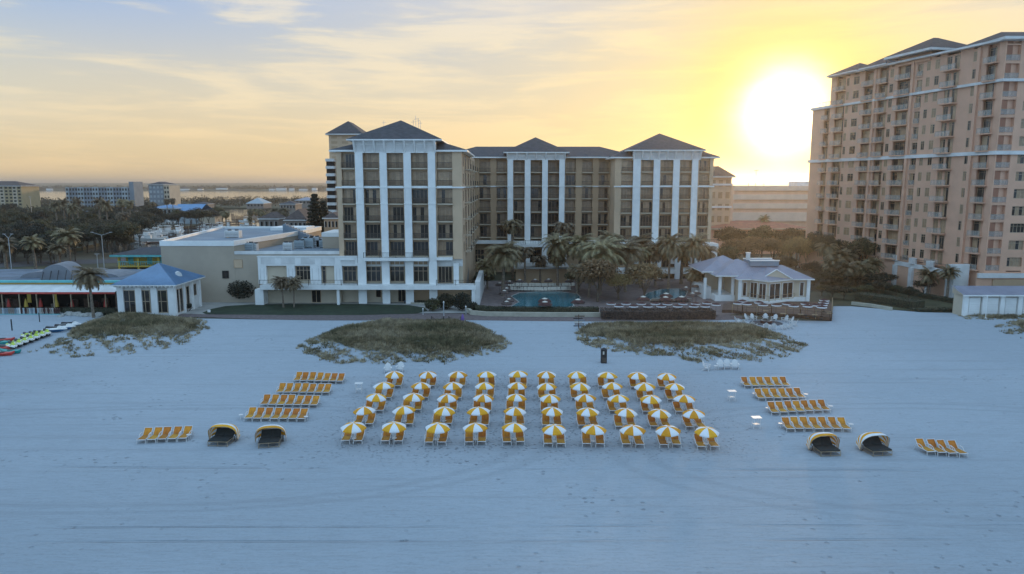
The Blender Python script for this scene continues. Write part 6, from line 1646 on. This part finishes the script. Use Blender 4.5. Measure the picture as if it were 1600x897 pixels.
ballshrub(738, 487, 1.1, .9, .9, 'dark shrub beside the end of the stone wall', 'leafdark', 1200, False, 'shrub', 8)
ballshrub(301, 479, .8, .7, 1.1, 'potted plant by the pavilion side wall, rear one', 'leafdark', 700, True, 'potted_plant', 9)
ballshrub(293, 486, .8, .6, 1.0, 'potted plant by the pavilion side wall, front one', 'leafdark', 700, True, 'potted_plant', 10)
ballshrub(1378, 440, 1.4, .8, .8, 'low round shrub by the white portal', 'leafdark', 700, False, 'shrub', 12)
for i, (u, v) in enumerate([(398,470.5),(516,470.5),(656,474)]):
    cx, cy = G(u, v); root = empty('planter_bed', (cx, cy, 0), ['oval planting bed under the clipped umbrella tree','oval planting bed in front of the arcade middle','oval planting bed at the right end of the lawn'][i], 'planter')
    b = MB(); b.prism(ring(cx, cy, 1.9, .9, 20), 0, .25, 'sandwall'); b.build('kerb', root); b = MB(); leafy(b, cx, cy, .3, 1.7, .8, .25, 500, .13, 'hedge', 20+i); b.build('plants', root)
# boulders
b_ = random.Random(5)
for i in range(26):
    u = b_.uniform(92, 160); v = b_.uniform(490, 495.5); x, y = G(u, v); s = b_.uniform(.3, .75); b = MB(); V = []; n = 7
    for k, (zz, rr) in enumerate(((0, 1.0), (.35, 1.05), (.65, .7))):
        V += [(x+s*rr*(1+b_.uniform(-.2, .2))*math.cos(6.283*j/n), y+s*rr*(1+b_.uniform(-.2, .2))*math.sin(6.283*j/n), s*zz*(1+b_.uniform(-.2, .2))) for j in range(n)]
    b.add(V, [(k*n+j, k*n+(j+1) % n, (k+1)*n+(j+1) % n, (k+1)*n+j) for k in range(2) for j in range(n)]+[tuple(range(2*n, 3*n))], 'stone')
    tag(b.build('boulder', loc=(x, y, 0)), 'pale boulder in the heap below the lone palm', 'boulder', 'boulders below the lone palm')
# street lamps
def lamp(u, vt, vb, label, Y=None, arm=1.6, two=True, straight=False):
    if Y is None: x, y = G(u, vb)
    else: y = Y; x = PX(u, Y, vt+20)
    h = PZ(vt, y); root = empty('street_lamp', (x, y, 0), label, 'street lamp')
    b = MB(); b.bar((x, y, 0), (x, y, h*.93), .11, 'metal', 7, .07); b.build('pole', root)
    for s in ((-1, 1) if two else (1,)):
        b = MB(); b.bar((x, y, h*.93), (x+s*arm, y, h), .05, 'metal', 5); b.build('arm', root); b = MB(); b.box(x+s*arm-.3, y-.12, h-.02, x+s*arm+.3, y+.12, h+.08, 'metal'); b.build('lamp_head', root)
lamp(14.5, 366, 0, 'grey street lamp with two short arms at the left edge behind the restaurant', 150, .8)
lamp(160, 363, 0, 'double armed street lamp with wide curved arms before the woods', 178, 2.4)
lamp(153, 397, 0, 'white globe lamp beside the park road', 175, .3)
lamp(49, 307, 0, 'tall distant lamp pole before the far hotel at left', 380, .5)
lamp(374.5, 284, 0, 'very tall thin mast by the bay', 700, .3)

# ------------------------------------------------------------------ distant buildings
def block(name, label, cat, u0, u1, vtop, vbase, Y, depth, wall, roofm=None, roofh=0, storeys=5, bays=6, winm='glass', stripes=None, skew=0):
    x0, x1 = PX(u0, Y, (vtop+vbase)/2), PX(u1, Y, (vtop+vbase)/2); zt = PZ(vtop, Y); c = ((x0+x1)/2, Y, 0)
    root = empty(name, c, label, cat); b = MB(); b.box(x0, Y, 0, x1, Y+depth, zt, wall)
    b.build('wall', root)
    bkk = Bucket(root, 100); zb0 = max(0.8, PZ(vbase, Y)); sh = (zt-zb0)/storeys; bw = (x1-x0)/bays
    for i in range(bays):
        if stripes and i in stripes:
            q = MB(); q.box(x0+bw*i+.02, Y-.35, 0, x0+bw*(i+1)-.02, Y-.003, zt+.3, stripes[i]); q.build('wall_panel', root)
        yy = Y-.36 if (stripes and i in stripes) else Y-.004
        for s in range(storeys):
            z0 = zb0+sh*s
            if bkk.full('window'):
                bkk.mb('window').box(x0+bw*(i+.22), yy-.05, z0+sh*.25, x0+bw*(i+.78), yy, z0+sh*.78, winm)
            else:
                q = MB(); q.box(x0+bw*(i+.22), yy-.05, z0+sh*.25, x0+bw*(i+.78), yy, z0+sh*.78, winm); q.build('window', root)
    bkk.finish()
    if roofm:
        q = MB(); q.hip(x0-1, Y-1, x1+1, Y+depth+1, zt+.3, zt+.3+roofh, roofm, th=.4, fm='offwhite'); q.build('roof', root)
    return root, x0, x1, zt
block('distant_hotel', 'gold coloured distant hotel with brown roof at the left edge', 'hotel', -40, 34, 291, 322, 520, 20, 'goldwall', 'shingle_brown', 3.4, 6, 11, 'black', {2:'cream',6:'cream',9:'cream'})
r_, a, b0, zt = block('distant_apartment_block', 'long pale blue grey apartment block beyond the woods at left', 'apartment building', 104, 205, 293, 326, 560, 14, 'bluepaint', None, 0, 5, 22, 'black', {0:'palegrey',4:'palegrey',5:'palegrey',9:'palegrey',10:'palegrey',14:'palegrey',15:'palegrey',19:'palegrey',20:'palegrey'})
q = MB(); q.box(b0+.01, 558, 0, PX(213, 560), 572, PZ(284, 560), 'bluepaint'); q.build('stair_tower', r_)
block('distant_apartment_block', 'small blue and cream apartment block left of the bay', 'apartment building', 233, 256, 289, 318, 620, 24, 'bluepaint', 'shingle', 2.5, 4, 4, 'palegrey', {})
block('distant_apartment_block', 'narrow cream balcony stack attached right of the small blue block', 'apartment building', 256.5, 265, 290, 318, 618, 20, 'cream', None, 0, 4, 2, 'black', {})
block('highrise', 'narrow cream highrise with balconies behind the left tower', 'apartment building', 516, 566, 210.5, 345, 260, 20, 'tan', 'shingle', 5.0, 17, 3, 'tan_dark', None)
hr = bpy.data.objects['highrise']
x0_, x1_ = PX(511, 258, 300), PX(524, 258, 300)
for i in range(11):
    z_ = PZ(248, 258)-i*2.62; b = MB(); b.box(x0_, 257.2, z_-1.0, x1_, 259.9, z_, 'offwhite'); b.box(x0_+.2, 257.6, z_-2.55, x1_-.3, 259.9, z_-1.01, 'black'); b.build('balcony', hr)
# tin roofed boat shed by the marina
b = MB(); ys = 400.0; x0, x1 = PX(276, ys), PX(308, ys); zl, zh = PZ(334, ys), PZ(320, ys)
sh_ = empty('boat_shed', ((x0+x1)/2, ys, 0), 'large shed with bright blue tin roof by the marina', 'shed')
b.add([(x0,ys,zl),(x1,ys,zl),(x1-1,ys+14,zh),(x0-6,ys+14,zh),(x0-6,ys+28,zl),(x1-1,ys+28,zl)], [(0,1,2,3),(3,2,5,4)], 'bluetin'); b.build('roof', sh_)
b = MB(); b.box(x0+.5, ys+.5, 0, x1-.5, ys+27, zl-.1, 'palegrey'); b.build('wall', sh_)
b = MB(); b.add([(x1-.2,ys+2,zl+1.4),(x1+9,ys,zl-1.4),(x1+9,ys+14,zl-1.4),(x1-.2,ys+14,zl+2)], [(0,1,2,3)], 'greymetal'); b.box(x1+.02, ys+2.2, 0, x1+8.5, ys+13, zl-1.5, 'cream'); b.build('lean_to', sh_)
block('boat_house', 'low pale blue boat house left of the bright blue roof', 'shed', 236, 274, 326, 336, 402, 16, 'palegrey', 'bluetin', 1.8, 1, 6, 'black')
# houses behind the annex
def house(u0, u1, ve, vr, Y, depth, wall, roofm, label, storeys=2, bays=4, inset=None):
    x0, x1 = PX(u0, Y, ve), PX(u1, Y, ve); ze = PZ(ve, Y); root = empty('house', ((x0+x1)/2, Y, 0), label, 'house', 'houses behind the annex')
    b = MB(); b.box(x0+.4, Y+.4, 0, x1-.4, Y+depth-.4, ze, wall); b.build('wall', root)
    b = MB(); b.hip(x0, Y, x1, Y+depth, ze+.1, PZ(vr, Y+depth/2), roofm, th=.3, inset=inset, fm='offwhite'); b.build('roof', root)
    bw = (x1-x0-.8)/bays
    for i in range(bays):
        for s in range(storeys):
            z0 = ze-3.0*(s+1)+.6
            if z0 > .4: b = MB(); xx = x0+.4+bw*(i+.25); b.box(xx, Y+.33, z0, xx+bw*.5, Y+.395, z0+1.5, 'black'); b.box(xx-.1, Y+.345, z0-.1, xx-.003, Y+.40, z0+1.6, 'offwhite'); b.build('window', root)
house(402, 436, 342, 331, 225, 12, 'housewall', 'shingle_brown', 'taupe house with brown roof behind the annex at left', 2, 4)
house(442, 480, 344, 326, 215, 16, 'housewall', 'shingle_brown', 'wide taupe house with tall grey brown roof behind the annex', 2, 5)
house(478, 512, 341, 326, 230, 14, 'housewall', 'shingle', 'taupe house half hidden by the dark pine', 2, 4)
house(503, 530, 341, 331, 190, 12, 'tan_dark', 'shingle_brown', 'tan house against the left edge of the left tower', 2, 4)
house(436, 462, 319, 314, 420, 14, 'housewall', 'shingle', 'pale low house on the near bay shore', 1, 5)
house(384, 412, 318, 309, 640, 22, 'housewall', 'palegrey', 'large pale roofed house on the island', 2, 5)
house(300, 325, 319, 315, 600, 14, 'housewall', 'shingle', 'small white house left on the island shore', 1, 4)
house(460, 490, 313, 308, 560, 18, 'housewall', 'greymetal', 'grey roofed house on the island right', 1, 5)
# right background
root, a, b0, zt = block('parking_garage', 'long pale banded building behind the gap beside the condominium', 'building', 1146, 1290, 290.5, 346, 310, 40, 'pink', None, 0, 1, 1, 'pink')
for i, (v0, v1) in enumerate(((290.5, 298), (304, 312), (318, 326), (332, 346))):
    b = MB(); b.box(a-.2, 309.3, PZ(v1, 309), b0+.2, 309.99, PZ(v0, 309), 'peach'); b.build('band', root)
b = MB(); b.box(PX(1248, 309), 312, PZ(291, 309), PX(1268, 309), 322, PZ(283.5, 309), 'offwhite'); b.build('stair_head', root)
for i, (u, h) in enumerate(((1179, 9), (1192, 2), (1168, 2))):
    x = PX(u, 320); b = MB(); b.bar((x, 320, PZ(290.5, 310)), (x, 320, PZ(290.5, 310)+h*.75), .12, 'metal', 5); b.box(x-.9, 319.9, PZ(290.5, 310)+h*.74, x+.9, 320.1, PZ(290.5, 310)+h*.78, 'metal'); b.build('roof_light', root)
root, a, b0, zt = block('annex_tower', 'small cream tower with hipped roof right of the hotel', 'building', 1108, 1142, 277, 352, 232, 16, 'tan', 'shingle_brown', 3.4, 4, 3, 'curtain')
b = MB()
for v in (287, 322): b.box(a-.3, 231.6, PZ(v+3, 232), b0+.3, 231.93, PZ(v, 232), 'offwhite')
b.build('string_course', root)
tr0 = empty('tile_roofed_house', (PX(1195, 228), 228, 0), 'low pink house with broad terracotta roof below the banded building', 'house')
x0, x1 = PX(1108, 226), PX(1275, 226); ze, zr = PZ(357, 226), PZ(345, 234)
b = MB(); b.box(x0+1, 227, 0, x1-1, 245, ze-.35, 'pink'); b.build('wall', tr0)
b = MB(); b.hip(x0, 226, x1, 246, ze, zr, 'terracotta', th=.4, inset=12, fm='cream'); b.build('roof', tr0)
for i in range(14):
    x = x0+3+i*(x1-x0-6)/13; b = MB(); b.box(x-.7, 226.93, ze-3.2, x+.7, 226.99, ze-1.2, 'black'); b.prism([(x-.7+.0, 226.94), (x+.7, 226.94), (x+.7, 226.99), (x-.7, 226.99)], ze-1.19, ze-.8, 'black'); b.build('window', tr0)

# ------------------------------------------------------------------ norfolk pine
def pine(u, vt, Y, label, rad=3.4):
    x, z = P(u, vt, Y); root = empty('norfolk_pine', (x, Y, 0), label, 'tree'); b = MB(); b.bar((x, Y, 0), (x, Y, z), .35, 'bark', 7, .05); b.build('trunk', root)
    b = MB(); n = 17; rg = random.Random(2)
    for k in range(n):
        t = k/(n-1); zz = 3+(z-3.3)*t; r_ = rad*(1-t)**.75+.3
        for j in range(9):
            a = j*.698+k*.4+rg.uniform(-.2, .2); rr = r_*rg.uniform(.75, 1.1)
            for q in range(5): f = (q+1)/5; leafy(b, x+rr*f*math.cos(a), Y+rr*f*math.sin(a), zz+.25*f, .7, .7, .42, 34, .26, 'leafdark', k*100+j*10+q)
    b.build('crown', root)
pine(491, 305, 200, 'tall dark conical pine rising between the annex and the left tower')
pine(504, 316, 215, 'second shorter dark pine beside the left tower', 2.6)
# ------------------------------------------------------------------ marina
def make_boat(m2='dark', L_=8.5):
    root = empty('motor_boat', (0,0,0), 'boat', 'boat'); b = MB(); V = []
    for x, w_, zl, zh in ((-L_/2,1.2,-.9,.2),(0,1.35,-.9,.3),(L_*.3,1.0,-.8,.5),(L_/2,.05,-.2,.75)): V += [(x,-w_,zh),(x,-w_*.6,zl),(x,w_*.6,zl),(x,w_,zh)]
    b.add(V, [(i*4+j, i*4+j+1, i*4+4+j+1, i*4+4+j) for i in range(3) for j in range(3)]+[(0,3,2,1)]+[(i*4, i*4+4, i*4+7, i*4+3) for i in range(3)], 'boatwhite'); b.build('hull', root)
    b = MB(); b.box(-.6, -.9, .3, 1.6, .9, 1.5, 'boatwhite'); b.box(1.6, -.8, .45, 1.66, .8, 1.3, m2); b.build('cabin', root)
    b = MB()
    for sx in (-1.2, 1.2):
        for sy in (-.8, .8): b.bar((sx, sy, .3), (sx, sy, 2.4), .04, 'metal', 4)
    b.box(-1.5, -1.1, 2.4, 1.5, 1.1, 2.5, 'boatwhite'); b.build('hardtop', root); return root
bt = [make_boat(), make_boat('bluehull', 11)]
rb = random.Random(9)
for i in range(34):
    v = rb.uniform(347, 384); f = (v-345)/40; u = rb.uniform(262-40*f, 425 - 160*f) if v < 372 else rb.uniform(224, 250); x, y = G(u, v, -1.2)
    if x < -70 and not (y > 225 and x > -60): place(rb.choice(bt), USED, (x, y, -1.1 + (rb.choice([0, 0, 2.2]))), rb.choice([R(20), R(200), R(110)])+rb.uniform(-.1, .1), 'white motor boat moored or lifted at the crowded marina docks', 'boats in the marina')
dk0 = empty('dock', (-130, 300, 0), 'grey wooden marina dock with rows of pilings behind the annex', 'dock')
for i, v in enumerate((349, 353, 358, 364, 371, 380)):
    f = (v-345)/40; a = G(262-42*f, v, -1.0); c = G(min(430, 425-150*f), v-3, -1.0); b = MB(a, (c[0]-a[0], c[1]-a[1])); l = math.dist(a, c); b.box(0, -.8, -1.1, l, .8, -.7, 'wood'); b.build('walkway', dk0)
    b = MB(a, (c[0]-a[0], c[1]-a[1]))
    for k in range(int(l/5)):
        for s in (-4.5, 4.5):
            xx = k*5+rb.uniform(-.5, .5); b.box(xx-.14, s-.14, -1.5, xx+.14, s+.14, rb.uniform(1.2, 2.6), 'post' if rb.random() < .3 else 'wood')
    tag(b.build('piling', dk0), kind='stuff')
dk1 = empty('dock', (-105, 420, 0), 'pale dock with pilings across the near bay inlet', 'dock')
b = MB()
for k in range(40): x, y = G(362+k*1.55, 341+3*math.sin(k*.2), -1.2); b.box(x-.16, y-.16, -1.5, x+.16, y+.16, rb.uniform(1.0, 2.4), 'wood')
tag(b.build('piling', dk1), kind='stuff')
b = MB(G(362, 343, -1), (60, 4)); b.box(0, -.7, -1.0, 24, .7, -.6, 'wood'); b.build('walkway', dk1)
# ------------------------------------------------------------------ far woods, read as one mass
def mass(name, label, fn, n, size, m, seed, hh):
    rg = np.random.default_rng(seed); b = MB(); pts = []
    while len(pts) < n:
        p = fn(rg)
        if p is not None: pts.append(p)
    for i, (x, y) in enumerate(pts):
        h = hh*(.55+.6*rg.random()); r_ = h*.62
        leafy(b, x, y, h*.55, r_*1.25, r_, h*.5, 34, size, m if rg.random() < .7 else 'leafdark', seed*1000+i)
    tag(b.build(name, loc=(pts[0][0], pts[0][1], 0)), label, 'woods', kind='stuff')
def f_left(rg):
    y = rg.uniform(450, 860); x = (rg.uniform(-80, 262)-800)/FPX*y
    u = 800+x/y*FPX*.99
    if y > 800 and u > 250: return None
    if u > 232 and y < 500: return None
    return (x, y) if -80 < u < 262 and not (500 < y < 600 and u > 90) and not (500 < y < 540) else None
mass('distant_woods', 'distant dark woods around the far blocks at left', f_left, 420, .8, 'leaf', 31, 7.5)
def f_isl(rg):
    y = rg.uniform(660, 900); u = rg.uniform(262, 520); x = (u-800)/FPX*y
    return (x, y) if (u-300)/220+rg.random()*.9 > .12 and y < 1000+rg.random()*300 else None
mass('island_woods', 'dark tree belt on the bay island behind the marina', f_isl, 230, .8, 'leaf', 33, 8.5)
def f_mid(rg):
    y = rg.uniform(250, 520); u = rg.uniform(412, 530); x = (u-800)/FPX*y
    return (x, y) if y > 320 or u > 505 else None
mass('shore_woods', 'mixed trees between the rear houses and the bay', f_mid, 130, .5, 'leaf', 34, 6)
def f_right(rg):
    y = rg.uniform(250, 300); u = rg.uniform(1105, 1290); return ((u-800)/FPX*y, y)
mass('distant_woods', 'low green trees behind the terracotta roofed house', f_right, 60, .4, 'leaf', 35, 5)
def f_far(rg):
    y = rg.uniform(2380, 2550); u = rg.uniform(-60, 560); return ((u-800)/FPX*y, y)
mass('far_shore_woods', 'thin dark treeline along the far side of the bay', f_far, 520, 3.0, 'leaf', 36, 15)
# scattered white buildings on the far shore
rf_ = random.Random(4)
for i, u in enumerate((52, 90, 150, 298, 322, 355, 432, 446, 462, 480, 497)):
    y = 2362+rf_.uniform(0, 10); x = (u-800)/FPX*y; s = rf_.uniform(7, 20); b = MB(); b.box(x-s, y-25, 0, x+s, y-13, rf_.uniform(5, 9), 'boatwhite')
    b.add([(x-s-1,y-26,9),(x+s+1,y-26,9),(x+s+1,y-12,9),(x-s-1,y-12,9),(x,y-19,13)], [(0,1,4),(1,2,4),(2,3,4),(3,0,4),(0,3,2,1)], 'shingle')
    tag(b.build('far_house', loc=(x, y, 0)), 'tiny pale waterfront house in the row on the far shore of the bay', 'house', 'houses on the far shore')

# ------------------------------------------------------------------ haze
def hazebox():
    m = bpy.data.materials.new('haze_air'); m.use_nodes = True; t = m.node_tree; t.nodes.clear()
    o = t.nodes.new('ShaderNodeOutputMaterial'); v = t.nodes.new('ShaderNodeVolumePrincipled')
    v.inputs['Color'].default_value = (.95, .89, .84, 1); v.inputs['Density'].default_value = .00017; v.inputs['Anisotropy'].default_value = .8
    t.links.new(v.outputs[0], o.inputs['Volume']); M['haze'] = m
    b = MB(); b.box(-9500, -1600, -4, 9500, 14500, 75, 'haze'); tag(b.build('haze'), kind='stuff')
HAZE = True
if HAZE: hazebox()
